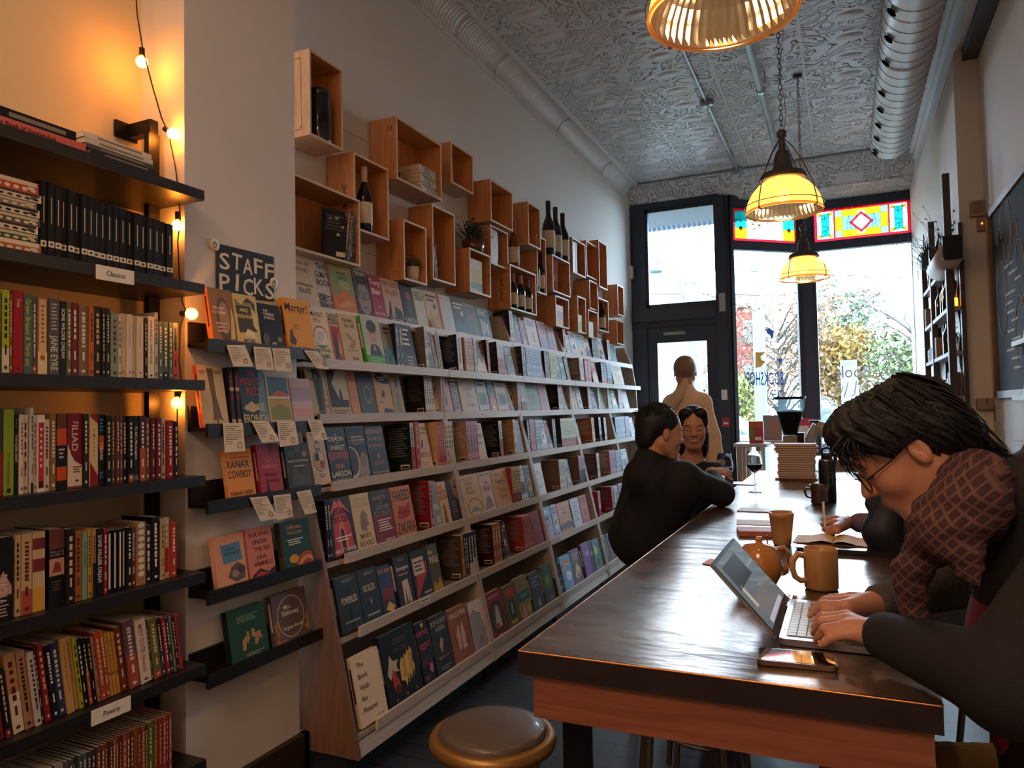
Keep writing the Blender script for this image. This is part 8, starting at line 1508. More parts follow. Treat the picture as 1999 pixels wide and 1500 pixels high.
tree(1645, 32, 5.0, 2.1, 1.0, '#795f2c', 'golden yellow tree just right of the window post', 3000, False, 5, .13)
tree(1640, 46, 8.4, 3.4, 2.0, '#4c5945', 'pale green tree behind the golden one', 2600, False, 6, .17)
tree(1790, 30, 6.2, 2.0, .8, '#4a5431', 'large green and yellow tree at the right window edge', 3400, False, 7, .13)
tree(1445, 26, 3.0, 1.0, .4, '#636a2c', 'small yellow-green tree seen beside the door post', 1200, False, 8, .10)
tree(1310, 40, 4.2, 2.2, .8, '#725541', 'reddish low tree seen through the door glass', 1500, False, 9, .14)
tree(1345, 60, 6.0, 2.8, 1.0, '#5f5f55', 'greyish distant tree behind the standing person', 1300, False, 10, .2)
# red brick building and grey blocks
bd = empty('building', (0, 44, 0), category='building', label='red brick building with dark slanted roof across the street'); brm = mat('red brick', '#682a22', .8, var=.15, scale=6); x0, x1 = on(1428, 700, 1, 44)[0], on(1476, 700, 1, 44)[0]
zt1 = on(1450, 600, 1, 44)[2]; b = MB(); b.box((x0 - 6, 0, 0), (x1, 8, zt1), brm); b.box((x0 - 6.2, -.3, zt1), (x1 + .2, 8, zt1 + .8), mat('pale fascia', '#686f77', .6)); b.build('facade', bd)
b = MB()
for k in range(4):
 for j in range(2): b.box((x0 - 5 + 1.9 * k, -.08, zt1 - 2.2 - 2.6 * j), (x0 - 3.9 + 1.9 * k, 0, zt1 - .8 - 2.6 * j), mat('window dark', '#4b5e68', .2))
b.build('window', bd)
b = MB(); zr = on(1450, 700, 1, 40)[2]; b.add([(x0 - 6, -4, zr - 3), (x1 - .6, -4, zr - 3), (x1 - 2.2, -.1, zr + 1.6), (x0 - 6, -.1, zr + 3.4)], [(0, 1, 2, 3)], mat('slate roof', '#41474f', .7)); b.build('roof', bd)
b2 = empty('building', (0, 52, 0), category='building', label='grey brick block seen through the door glass'); xx0, xx1 = on(1280, 700, 1, 52)[0], on(1395, 700, 1, 52)[0]
b = MB(); b.box((xx0 - 3, 0, -.1), (xx1 + 1, 6, on(1300, 735, 1, 52)[2]), mat('mauve brick', '#554147', .8, var=.1)); b.build('facade', b2)
b = MB(); b.add([(-16, -6, 6.0), (-9.5, -8, 6.3), (-9.5, -8, 11.0), (-16, -6, 17)], [(0, 1, 2, 3)], mat('pale tower wall', '#686f72', .8)); 
b3 = empty('building', (-12.5, 36, 0), category='building', label='pale building with a stepped roof terrace beyond the transom window'); za, zb_, zc_ = on(1262, 520, 1, 36)[2], on(1340, 583, 1, 36)[2], on(1262, 545, 1, 36)[2]; xa, xb_ = on(1255, 500, 1, 36)[0], on(1345, 580, 1, 36)[0]
b = MB(); b.T = Matrix.Translation((12.5, -36, 0)); b.add([(xa - 2, 36, -.1), (xb_, 36, -.1), (xb_, 36, zb_), (xa - 2, 36, za + .8), (xa - 2, 42, -.1), (xb_, 42, -.1), (xb_, 42, zb_), (xa - 2, 42, za + .8)], [(0, 1, 2, 3), (7, 6, 5, 4), (0, 4, 5, 1), (1, 5, 6, 2), (2, 6, 7, 3), (3, 7, 4, 0)], mat('pale tower wall', '#6f7477', .8)); b.build('facade', b3)
b = MB(); b.T = Matrix.Translation((12.5, -36, 0))
for k in range(7): t_ = k / 6; q = Vector((xa - 1, 35.9, za + 1.4)).lerp(Vector((xb_, 35.9, zb_ + .8)), t_); b.tube([q, q - Vector((0, 0, .9))], .04, steel, 5)
b.tube([(xa - 1, 35.9, za + 1.4), (xb_, 35.9, zb_ + .8)], .04, steel, 5); b.build('railing', b3)
# street poles and wires
sp_m = mat('green grey pole', '#4c5a60', .6)
def pole(px, Y, z1, r_, label, head=False):
 x = on(px, 600, 1, Y)[0]; o = empty('street_pole', (x, Y, -.2), category='street pole', label=label); b = MB(); b.tube([(0, 0, 0), (0, 0, z1 + .2)], [r_ * 1.15, r_], sp_m, 12); b.build('post', o)
 if head:
  b = MB(); b.rbox((-.16, -.16, z1 - .5), (.16, .16, z1 - .1), .05, sp_m); b.rbox((-.22, -.1, z1 - 1.6), (.22, .1, z1 - 1.2), .03, sp_m); b.build('junction_box', o)
  b = MB(); b.tube([(0, 0, z1 - 1.8), (-.35, 0, z1 - .2), (-.75, 0, z1 + .25), (-1.0, 0, z1 + .1)], .035, sp_m, 8); b.lathe([(.001, .3), (.06, .28), (.09, .1), (.26, .0), (.24, -.06), (.001, -.1)], sp_m, (-1.0, 0, z1 - .02), 20); b.build('lamp_head', o)
 return o
zp = on(1350, 505, 1, 20)[2]; pole(1349, 20, zp, .17, 'street pole with lamp head and cabinets behind the transom window', True)
pole(1474, 24, on(1472, 520, 1, 24)[2], .09, 'slender light pole seen through the angled window')
pole(1484, 14.5, 3.2, .07, 'pole with a small sign beside the shop window')
for i, (a_, c_) in enumerate((((1400, 575), (1800, 578)), ((1480, 530), (1800, 543)), ((1256, 533), (1400, 582)))):
 w0, w1 = Vector(on(*a_, 1, 21)), Vector(on(*c_, 1, 21)); dd = (w1 - w0); b = MB(); b.tube([w0 - dd * .8, w0, w0.lerp(w1, .5) - Vector((0, 0, .02)), w1, w1 + dd * .5], .014, cordm, 5); tag(b.build('overhead_wire'), ['long overhead wire at treetop height', 'higher overhead wire over the street', 'overhead wire sloping past the transom window'][i], 'wire')
# parked white car
cr_ = empty('car', (-3.2, 15.2, -.2), category='car', label='parked white car seen through the angled window'); wc = mat('white car paint', '#838789', .2, coat=.6); cg = mat('car glass', '#37424a', .1, coat=.5)
pf = [(-2.2, .35), (-2.25, .75), (-1.5, .95), (-.9, 1.42), (.9, 1.46), (1.6, 1.0), (2.2, .88), (2.25, .35)]
b = MB(); b.prism(pf, 0, 1.75, wc, ax=1); b.build('car_body', cr_); b = MB(); b.prism([(-1.35, .98), (-.85, 1.36), (.82, 1.40), (1.4, 1.02)], -.01, 0, cg, ax=1); b.build('side_window', cr_)
for xx in (-1.4, 1.4): b = MB(); b.lathe([(.001, -.02), (.2, -.02), (.33, -.01), (.33, .2), (.001, .2)], blk, (xx, 0, .33), 24, ax=1); b.build('wheel', cr_)
# glass bus shelter and fence
b = MB(); bsx0, bsx1 = on(1640, 700, 1, 17)[0], on(1672, 700, 1, 17)[0]; zb1 = on(1650, 705, 1, 17)[2]
bsh = empty('street_cabinet', ((bsx0 + bsx1) / 2, 17, -.2), category='advertising column', label='blue-grey advertising column across the street right of the window post'); b.rbox(((bsx0 - bsx1) / 2, -.3, 0), ((bsx1 - bsx0) / 2, .3, zb1 + .2), .05, mat('blue grey panel', '#4e5f6a', .3)); b.build('column_body', bsh)
b = MB(); b.box(((bsx0 - bsx1) / 2 + .06, -.31, .9), ((bsx1 - bsx0) / 2 - .06, -.3, zb1 + .05), mat('poster blue', '#687983', .4)); b.build('poster', bsh)
b = MB()
for k in range(26): b.box((-9 + k * .55, 22.2, -.1), (-8.95 + k * .55, 22.25, .9), steel)
b.box((-9, 22.2, .85), (5.3, 22.26, .92), steel); b.box((-9, 22.2, .3), (5.3, 22.26, .36), steel); tag(b.build('fence'), 'low railing along the park across the street', 'fence')
# passers-by
def passer(px, Y, ht, col, label, rz=0):
 x = on(px, 790, 1, Y)[0]; O = np.array([x, Y, -.2]); s = ht / 1.72; o = empty('person', O, category='person', label=label); Z = lambda a, c, z: O + np.array([a, c, z]) * s
 organic([('e', Z(0, 0, 1.61), (.08 * s, .095 * s, .115 * s), None, .02), ('c', Z(0, 0, 1.5), Z(0, 0, 1.35), .05, .06, .03), ('c', Z(.24, .03, .86), Z(.25, .05, .78), .035, .03, .01), ('c', Z(-.24, .0, .86), Z(-.25, -.02, .78), .035, .03, .01), ('c', Z(0, 0, 1.3), Z(0, 0, 1.0), .09, .09, .03), ('c', Z(.24, .03, .86), Z(.2, 0, 1.3), .03, .03, .02), ('c', Z(-.24, 0, .86), Z(-.2, 0, 1.3), .03, .03, .02)], .02, skin, 'body', o, None, O)
 organic([('c', Z(-.17, 0, 1.40), Z(.17, 0, 1.40), .07, .07, .05), ('c', Z(0, 0, 1.35), Z(0, 0, .9), .15, .16, .06), ('c', Z(.19, 0, 1.38), Z(.24, .03, .92), .06, .05, .03), ('c', Z(-.19, 0, 1.38), Z(-.24, 0, .92), .06, .05, .03)], .02, mat('street coat ' + col, col, .85), 'coat', o, None, O)
 organic([('c', Z(.09, 0, .9), Z(.12, .1, .05), .09, .06, .02), ('c', Z(-.09, 0, .9), Z(-.11, -.12, .05), .09, .06, .02)], .02, mat('dark jeans', '#13161c', .85), 'trousers', o, None, O)
 organic([('e', Z(0, .015, 1.65), (.09 * s, .1 * s, .1 * s), None, .01), ('-e', Z(0, -.08, 1.58), (.08 * s, .06 * s, .08 * s), None, .01)], .02, hair_b, 'hair', o, None, O)
# ---- the man at the laptop
O1 = np.array([.35, 1.45, 0.]); p1 = empty('person', O1, category='person', label='man in glasses, scarf and dark coat typing on the laptop'); 
H0 = PX(1770, 880, 1.47); A1 = frame((-math.cos(.6) * .993, -math.cos(.6) * .12, -math.sin(.6)), (-.56, 0, .82)); 
L1 = lambda x, y, z: H0 + .94 * (A1[0] * x + A1[1] * y + A1[2] * z)
hp = head_prims(H0, A1, .94)
nb = PX(1925, 970, 1.42)
hp.append(('c', L1(-.04, 0, -.08), nb, .05, .05, .03))
# forearm stumps and hands join the same body
wL = PZ(1712, 1240, .982); KL = [PZ(1652, 1203, .992), PZ(1650, 1210, .994), PZ(1652, 1222, .99), PZ(1658, 1238, .98)]
PL = [PZ(1607, 1205, .986), PZ(1604, 1214, .988), PZ(1609, 1228, .984), PZ(1622, 1245, .973)]; TL = [PZ(1589, 1226, .958), PZ(1588, 1238, .957), PZ(1594, 1251, .957), PZ(1602, 1260, .957)]
thL = [PZ(1690, 1222, .975), PZ(1655, 1218, .962), PZ(1625, 1222, .957)]
wR = PZ(1712, 1178, .985); KR = [PZ(1655, 1192, .985), PZ(1652, 1182, .995), PZ(1655, 1173, .995), PZ(1662, 1166, .985)]
PR = [PZ(1613, 1192, .980), PZ(1606, 1180, .988), PZ(1610, 1172, .985), PZ(1622, 1168, .975)]; TR = [PZ(1592, 1212, .957), PZ(1581, 1203, .957), PZ(1583, 1192, .957), PZ(1596, 1182, .957)]
thR = [PZ(1690, 1192, .975), PZ(1655, 1205, .963), PZ(1632, 1212, .957)]
shL, shR = np.array([.36, 1.24, 1.235]), np.array([.34, 1.64, 1.22]); elL = PZ(1955, 1345, .985) + np.array([0, 0, 0]); elR = np.array([.25, 1.86, 1.0])
bp = hp + [('c', nb, (shL + shR) / 2, .05, .05, .02), ('c', (shL + shR) / 2, (.36, 1.45, .75), .06, .09, .03), ('c', shL, elL, .035, .028, .03), ('c', elL, wL, .028, .024, .01), ('c', shR, elR, .04, .035, .03), ('c', elR, wR, .035, .024, .01)] + hand(wL, KL, PL, TL, thL) + hand(wR, KR, PR, TR, thR)
lipc = L1(.09, 0, -.063)
organic(bp, .0036, skin, 'body', p1, [(lipm, lambda C: (((C - lipc) @ A1[2]) ** 2 < .011 ** 2) & (((C - lipc) @ A1[1]) ** 2 < .02 ** 2) & (((C - lipc) @ A1[0]) > -.006))], O1)
face_parts(H0, A1, .94, p1, FM, org=O1, closed=True)
# nails
b = MB(); nail = mat('nail', '#d8a898', .3)
for p_, t_ in list(zip(PL, TL)) + list(zip(PR, TR)):
 d = Vector(t_ - p_).normalized(); c = Vector(t_) - Vector(O1) + Vector((-.0015, 0, .0058)); s_ = Vector((-d.y, d.x, 0)).normalized(); b.ball(c, (.0042, .0038, .0016), nail, 5)
b.build('finger_nails', p1)
# glasses
b = MB(); gm = mat('dark metal rim', '#2a2422', .3, .7)
for q in (1, -1):
 c = L1(.100, .033 * q, -.006); r_ = .024
 ring = [Vector(c + A1[1] * r_ * math.cos(t * PI / 12) + A1[2] * (r_ * .86) * math.sin(t * PI / 12) - A1[0] * .006 * abs(math.cos(t * PI / 12)) ** 2 * (1 if math.cos(t * PI / 12) * q > 0 else 0)) - Vector(O1) for t in range(25)]
 b.tube(ring, .0014, gm, 6, cap=False)
 b.tube([Vector(L1(.094, .056 * q, -.002)) - Vector(O1), Vector(L1(.04, .075 * q, .006)) - Vector(O1), Vector(L1(-.01, .079 * q, .018)) - Vector(O1)], .0012, gm, 6)
b.tube([Vector(L1(.102, -.010, .002)) - Vector(O1), Vector(L1(.106, 0, .006)) - Vector(O1), Vector(L1(.102, .010, .002)) - Vector(O1)], .0013, gm, 6)
b.build('glasses', p1)
# hair mop
hh = [('e', L1(-.020, 0, .048), (.100, .082, .074), A1, .02), ('e', L1(-.078, 0, -.02), (.04, .07, .08), A1, .03), ('e', L1(.045, .02, .088), (.055, .066, .036), A1, .03), ('e', L1(.04, -.035, .088), (.05, .05, .033), A1, .03), ('e', L1(-.06, .055, .02), (.05, .035, .055), A1, .02), ('e', L1(.02, .065, .05), (.045, .025, .035), A1, .02),
      ('-e', L1(.10, 0, -.045), (.075, .12, .1), A1, .012), ('-e', L1(.005, .09, -.015), (.026, .03, .036), A1, .01)]
r9 = np.random.RandomState(4)
def hair_disp(V):
 q = (V - H0) @ A1.T; ang = np.arctan2(q[:, 1], q[:, 0]) * 24 + q[:, 2] * 70
 n_ = V - L1(-.02, 0, .03); n_ /= np.linalg.norm(n_, axis=1)[:, None]
 return V + n_ * (.0034 * np.sin(ang) + .0030 * np.sin(ang * 2.3 + q[:, 2] * 160))[:, None]
ho = organic(hh, .0045, hair_b, 'hair', p1, None, O1, 1, hair_disp)
b = MB(); r = random.Random(5); LL = lambda x, y, z: Vector(L1(x, y, z)) - Vector(O1)
rt = []
for k in range(170):   # fringe and side locks
 y = r.uniform(-.07, .085); x = r.uniform(.02, .085); z = .082 + r.uniform(-.01, .025) - abs(y) * .25
 ln = r.uniform(.03, .085) * (.55 if y > .035 else 1); fx = r.uniform(.01, .04)
 rt.append([LL(x - .05, y * .8, z + .01), LL(x + .01, y, z + .018), LL(x + fx + .012, y * 1.1 + r.uniform(-.01, .01), z - ln * .35), LL(x + fx * r.uniform(.6, 1.5), y * 1.1 + r.uniform(-.02, .02), z - ln)])
for k in range(240):   # nape and back
 y = r.uniform(-.07, .085); z = r.uniform(-.05, .08)
 rt.append([LL(-.07, y * .9, z + .05), LL(-.112, y, z + .01), LL(-.122 + r.uniform(-.01, .01), y * 1.0, z - .04), LL(-.10 + r.uniform(-.025, .02), y * 1.0, z - .06 - r.uniform(0, .045))])
for k in range(150):   # ruffled crown
 a = r.uniform(0, 2 * PI); rr = r.uniform(0, .07); x, y = -.02 + rr * math.cos(a), rr * math.sin(a); z = .118 - rr * rr * 5; dx, dy = r.uniform(.02, .06), r.uniform(-.03, .03)
 rt.append([LL(x, y, z), LL(x + dx * .4, y + dy * .5, z + .022), LL(x + dx, y + dy, z + r.uniform(-.012, .008))])
for k in range(160):   # side by the ear (towards the room)
 x = r.uniform(-.08, .05); z = r.uniform(.03, .09)
 rt.append([LL(x, .06, z + .03), LL(x - .005, .088, z + .01), LL(x - .012, .095, z - .02), LL(x - .02 + r.uniform(-.015, .015), .088, max(z - .075, .014 if -.04 < x < .06 else -.08))])
strands(b, rt, .0028, hair_b, 4, 6); b.build('hair_locks', p1)
# coat
coat = mat('dark wool coat', '#1e1c20', .85, var=.15, scale=60, bump=.25, bscale=400); knit = mat('grey ribbed knit', '#4a4644', .85, var=.1, scale=40, bump=.6, bscale=180); shirt = mat('crimson shirt', '#8a2c3c', .8, bump=.1)
cp = [('c', nb + (.035, .0, .0), (shL + shR) / 2, .068, .09, .04), ('c', shL + (0, .02, -.01), shR + (0, -.02, -.01), .088, .088, .05), ('c', (.33, 1.45, 1.10), (.37, 1.45, .76), .15, .155, .06), ('c', (.34, 1.33, 1.08), (.38, 1.33, .78), .10, .12, .05), ('c', (.34, 1.57, 1.08), (.38, 1.57, .78), .10, .12, .05),
      ('c', shL, elL + np.array([.01, -.005, .01]), .078, .070, .03), ('c', elL + np.array([.01, -.005, .01]), wL + (elL - wL) * .10 + np.array([0, 0, .004]), .064, .041, .02),
      ('c', shR, elR, .072, .06, .03), ('c', (.33, 1.33, 1.285), (.37, 1.44, 1.30), .045, .05, .03), ('c', (.37, 1.44, 1.30), (.33, 1.56, 1.285), .05, .045, .03),
      ('-e', wL + (wL - elL) / np.linalg.norm(wL - elL) * .012, (.03, .03, .03), None, .006)]
organic(cp, .0075, coat, 'coat', p1, None, O1, 2)
cfk = [('c', elR, wR + (elR - wR) * .03, .056, .034, .01), ('-e', wR + (wR - elR) * .05, (.024, .024, .024), None, .005)]
organic(cfk, .006, knit, 'knit_sleeve', p1, None, O1, 1, lambda V: V + (((V - wR) / np.linalg.norm(V - wR, axis=1)[:, None]) * 0) + np.array([0, 0, 1]) * (.0022 * np.sin(((V - wR) @ ((elR - wR) / np.linalg.norm(elR - wR))) * 420))[:, None])
fr = organic([('e', (.215, 1.45, 1.03), (.035, .08, .13), frame((-1, 0, .25)), .02), ('e', (.24, 1.45, .9), (.04, .08, .12), frame((-1, 0, .1)), .02)], .008, shirt, 'shirt', p1, None, O1, 1)
# scarf with a diamond pattern
def scarf_mat():
 m = D.materials.new('patterned wool scarf'); m.use_nodes = True; n = m.node_tree; b_ = n.nodes['Principled BSDF']; b_.inputs['Roughness'].default_value = .9
 t = n.nodes.new('ShaderNodeTexCoord'); mp = n.nodes.new('ShaderNodeMapping'); mp.inputs['Rotation'].default_value = (.3, .75, .785); mp.inputs['Scale'].default_value = (70, 70, 70)
 n.links.new(t.outputs['Object'], mp.inputs[0]); sx = n.nodes.new('ShaderNodeSeparateXYZ'); n.links.new(mp.outputs[0], sx.inputs[0])
 outs = []
 for i in (0, 2):
  f = n.nodes.new('ShaderNodeMath'); f.operation = 'FRACT'; n.links.new(sx.outputs[i], f.inputs[0]); s_ = n.nodes.new('ShaderNodeMath'); s_.operation = 'SUBTRACT'; n.links.new(f.outputs[0], s_.inputs[0]); s_.inputs[1].default_value = .5
  a_ = n.nodes.new('ShaderNodeMath'); a_.operation = 'ABSOLUTE'; n.links.new(s_.outputs[0], a_.inputs[0]); outs.append(a_.outputs[0])
 mx = n.nodes.new('ShaderNodeMath'); mx.operation = 'MAXIMUM'; n.links.new(outs[0], mx.inputs[0]); n.links.new(outs[1], mx.inputs[1])
 rp = n.nodes.new('ShaderNodeValToRGB'); rp.color_ramp.interpolation = 'CONSTANT'; e = rp.color_ramp.elements; e[0].color = lin('#4a3034') + (1,); e[1].position = .43; e[1].color = lin('#705852') + (1,)
 e2 = e.new(.2); e2.color = lin('#3e2a30') + (1,); e3 = e.new(.33); e3.color = lin('#6a4044') + (1,)
 n.links.new(mx.outputs[0], rp.inputs[0]); n.links.new(rp.outputs[0], b_.inputs['Base Color'])
 ns = n.nodes.new('ShaderNodeTexNoise'); ns.inputs['Scale'].default_value = 260; bpn = n.nodes.new('ShaderNodeBump'); bpn.inputs['Strength'].default_value = .7; bpn.inputs['Distance'].default_value = .004
 n.links.new(ns.outputs[0], bpn.inputs['Height']); n.links.new(bpn.outputs[0], b_.inputs['Normal']); return m
scm = scarf_mat(); S1 = PX(1838, 1008, 1.36); S2 = PX(1912, 940, 1.38); S3 = PX(1915, 975, 1.54); S4 = PX(1818, 1062, 1.48)
sp_ = [('c', PX(1872, 1025, 1.34), PX(1905, 990, 1.34), .05, .05, .03), ('c', PX(1885, 935, 1.40), PX(1905, 925, 1.42), .04, .04, .03), ('c', S1, S2, .038, .046, .02), ('c', S2, S3, .042, .04, .02), ('c', S3, S4, .04, .036, .02), ('c', S4, S1, .036, .034, .02), ('c', PX(1830, 1030, 1.33), PX(1900, 975, 1.33), .04, .045, .025),
       ('c', PX(1815, 1058, 1.36), PX(1778, 1120, 1.38), .033, .026, .02), ('c', PX(1775, 1110, 1.38), PX(1788, 1225, 1.40), .025, .022, .015), ('c', PX(1850, 1040, 1.31), PX(1890, 1100, 1.30), .035, .024, .02)]
def sc_disp(V):
 return V + np.stack([np.sin(V[:, 2] * 190 + V[:, 1] * 60), np.cos(V[:, 2] * 150), np.sin(V[:, 0] * 170 + V[:, 1] * 90)], 1) * .0022
organic(sp_, .005, scm, 'scarf', p1, None, O1, 1, sc_disp)
b = MB()
for k in range(16):
 q = Vector(PX(1775 + k * 2.0, 1225 + (k % 3) * 3, 1.385)) - Vector(O1); b.tube([q, q + Vector((.002, -.002, -.02)), q + Vector((.001, 0, -.035 - .008 * (k % 3)))], .0022, scm, 5)
for k in range(12):
 q = Vector(PX(1865 + k * 4.0, 1085 + k * 2, 1.285)) - Vector(O1); b.tube([q, q + Vector((.002, -.004, -.015)), q + Vector((-.001, -.002, -.028))], .002, scm, 5)
b.build('scarf_tassels', p1)
cord = mat('tan corduroy', '#94754f', .85, var=.1, scale=30)
def corduroy(V): return V + np.array([0, -.25, 1]) * (.0022 * np.sin(V[:, 1] * 0 + V[:, 2] * 30 + V[:, 0] * 0 + (V[:, 1]) * 620))[:, None]
organic([('c', (.40, 1.37, .70), (.0, 1.40, .655), .085, .068, .03), ('c', (.40, 1.56, .70), (.0, 1.58, .655), .085, .068, .03), ('c', (.0, 1.40, .655), (.04, 1.42, .2), .064, .05, .02), ('c', (.0, 1.58, .655), (.04, 1.60, .2), .064, .05, .02), ('c', (.42, 1.40, .72), (.42, 1.54, .72), .10, .10, .04)], .0065, cord, 'corduroy_trousers', p1, None, O1, 1, corduroy)
b = MB(); b.T = Matrix.Translation(tuple(-O1))
for yy in (1.42, 1.60): b.tube([(.04, yy, .21), (.035, yy, .05)], [.048, .045], mat('dark boot leather', '#2c2420', .5), 12); b.ball((-.0, yy, .045), (.11, .045, .044), mat('dark boot leather', '#2c2420', .5), 10)
b.build('boots', p1)
stool(.43, 1.47, 'stool under the man with the laptop', gun, h=.585, R=.15)

# ---- the seated man in black, back to the room
O2 = np.array([-.85, 3.35, 0.]); p2 = empty('person', O2, category='person', label='seated man in a black jacket, seen from behind, elbow on the table')
Hc = PX(1291, 846, 3.30); A2 = frame((.80, .58, -.12)); L2 = lambda x, y, z: Hc + A2[0] * x + A2[1] * y + A2[2] * z
s1, s2 = PX(1335, 935, 3.22), PX(1252, 925, 3.52); e2 = np.array([-.52, 3.38, .99]); h2 = np.array([-.62, 3.68, 1.06])
hand2 = hand(h2, [h2 + v for v in (np.array([.05, .03, .01]), np.array([.055, .01, .005]), np.array([.05, -.01, .0]), np.array([.045, -.025, -.005]))], [h2 + v for v in (np.array([.085, .03, .01]), np.array([.09, .01, .005]), np.array([.085, -.01, .0]), np.array([.075, -.025, -.005]))], [h2 + v for v in (np.array([.10, .03, -.015]), np.array([.105, .01, -.02]), np.array([.10, -.01, -.02]), np.array([.09, -.025, -.02]))], [h2 + np.array([.02, .02, 0]), h2 + np.array([.04, .045, 0]), h2 + np.array([.065, .05, -.005])])
organic(head_prims(Hc, A2) + [('c', L2(-.04, 0, -.09), (s1 + s2) / 2 + (0, 0, .04), .05, .034, .01), ('c', (s1 + s2) / 2 + (0, 0, .04), (-.86, 3.36, .75), .034, .06, .01), ('c', e2, h2, .03, .022, .01)] + hand2, .0065, skin, 'body', p2, None, O2)
face_parts(Hc, A2, 1, p2, FM, org=O2)
hs = [('e', L2(-.025, 0, .045), (.103, .084, .088), A2, .01), ('e', L2(-.075, 0, -.015), (.045, .066, .075), A2, .02), ('-e', L2(.10, 0, -.03), (.075, .12, .085), A2, .01), ('-e', L2(.0, .09, -.02), (.028, .03, .036), A2, .01), ('-e', L2(.0, -.09, -.02), (.028, .03, .036), A2, .01)]
organic(hs, .006, hair_b, 'hair', p2, None, O2)
b = MB(); r = random.Random(8); rt = []; Q2 = lambda x, y, z: Vector(L2(x, y, z)) - Vector(O2)
for k in range(260):
 a = r.uniform(0, 2 * PI); e_ = r.uniform(.25, 1.5); d = np.array([math.cos(a) * math.cos(e_), math.sin(a) * math.cos(e_), math.sin(e_)]); 
 if d[0] > .7: continue
 c = np.array([-.025, 0, .045]) + d * np.array([.098, .08, .083]); t = c + d * .018 + np.array([-.012, 0, -.006]); rt.append([Q2(*c), Q2(*(c + d * .012)), Q2(*t)])
strands(b, rt, .003, hair_b, 4, 4); b.build('hair_locks', p2)
jk = mat('black jacket cloth', '#14161d', .8, var=.12, scale=40, bump=.15, bscale=300)
organic([('c', s1, s2, .075, .075, .05), ('c', L2(-.05, 0, -.125), L2(-.06, 0, -.21), .068, .085, .03), ('c', L2(-.06, 0, -.2), (s1 + s2) / 2, .08, .09, .03), ('c', (s1 + s2) / 2 + (0, 0, -.05), (-.87, 3.34, .78), .135, .15, .08), ('c', s2 + (0, 0, -.06), (-.95, 3.42, .78), .09, .11, .06), ('c', s1 + (-.03, 0, -.06), (-.80, 3.28, .78), .09, .10, .06),
         ('c', s1, e2, .068, .058, .03), ('c', e2, h2 + (e2 - h2) * .25, .055, .038, .02), ('c', s2, (-.68, 3.66, 1.0), .07, .055, .03)], .010, jk, 'jacket', p2, None, O2, 2)
organic([('c', (-.87, 3.36, .72), (-.50, 3.42, .66), .10, .075, .04), ('c', (-.87, 3.46, .72), (-.50, 3.56, .66), .10, .075, .04), ('c', (-.50, 3.42, .66), (-.56, 3.42, .12), .065, .05, .02), ('c', (-.50, 3.56, .66), (-.56, 3.56, .12), .065, .05, .02)], .012, mat('dark jeans', '#20242e', .85), 'trousers', p2, None, O2, 2)
b = MB(); b.T = Matrix.Translation(tuple(-O2))
for yy in (3.42, 3.56): b.ball((-.53, yy, .05), (.12, .045, .045), mat('dark boot leather', '#2c2420', .5), 10)
b.build('boots', p2)

# ---- the smiling woman
O3 = np.array([-.80, 4.18, 0.]); p3 = empty('person', O3, category='person', label='smiling dark-haired woman facing the room behind the man in black')
Hw = PX(1353, 836, 4.12); A3 = frame((.22, -.96, -.08)); L3 = lambda x, y, z: Hw + A3[0] * x + A3[1] * y + A3[2] * z
w1, w2 = PX(1300, 915, 4.22), PX(1395, 925, 4.16); hw = np.array(on(1398, 938, 1, 3.92)); he = np.array([-.62, 4.02, .97])
hpw = [p for p in head_prims(Hw, A3, .97, True)]
hand3 = hand(hw, [hw + v for v in (np.array([.03, -.035, .02]), np.array([.04, -.03, .008]), np.array([.045, -.025, -.005]), np.array([.045, -.02, -.018]))], [hw + v for v in (np.array([.06, -.045, .02]), np.array([.07, -.04, .008]), np.array([.07, -.035, -.005]), np.array([.065, -.03, -.018]))], [hw + v for v in (np.array([.075, -.02, .015]), np.array([.085, -.02, .005]), np.array([.085, -.015, -.008]), np.array([.08, -.01, -.02]))], [hw + np.array([.01, -.02, .02]), hw + np.array([.02, -.045, .035]), hw + np.array([.04, -.055, .04])])
organic(hpw + [('c', L3(-.04, 0, -.08), (w1 + w2) / 2, .045, .06, .02), ('c', (w1 + w2) / 2, (-.80, 4.2, .75), .09, .10, .05), ('c', he, hw, .03, .022, .01)] + hand3, .0045, skin, 'body', p3, [(mat('smile teeth', '#efe6e0', .3), lambda C: (abs((C - L3(0, 0, -.062)) @ A3[2]) < .0035) & (abs((C - L3(0, 0, 0)) @ A3[1]) < .017) & (((C - Hw) @ A3[0]) > .078)), (lipm, lambda C: (abs((C - L3(0, 0, -.062)) @ A3[2]) < .011) & (abs((C - L3(0, 0, 0)) @ A3[1]) < .021) & (((C - Hw) @ A3[0]) > .078) & ~(abs((C - L3(0, 0, -.062)) @ A3[2]) < .0035))], O3)
face_parts(Hw, A3, .97, p3, FM, org=O3, closed=True)
organic([('e', L3(-.03, 0, .04), (.10, .084, .088), A3, .01), ('e', L3(-.05, .055, -.06), (.05, .035, .12), A3, .02), ('e', L3(-.05, -.055, -.06), (.05, .035, .12), A3, .02), ('e', L3(-.075, 0, -.06), (.045, .07, .12), A3, .03), ('-e', L3(.09, 0, -.052), (.085, .058, .085), A3, .008), ('e', L3(.045, .04, .088), (.036, .036, .03), A3, .015), ('e', L3(.045, -.04, .088), (.036, .036, .03), A3, .015), ('e', L3(.03, .06, .05), (.03, .022, .05), A3, .015), ('e', L3(.03, -.06, .05), (.03, .022, .05), A3, .015)], .006, hair_b, 'hair', p3, None, O3)
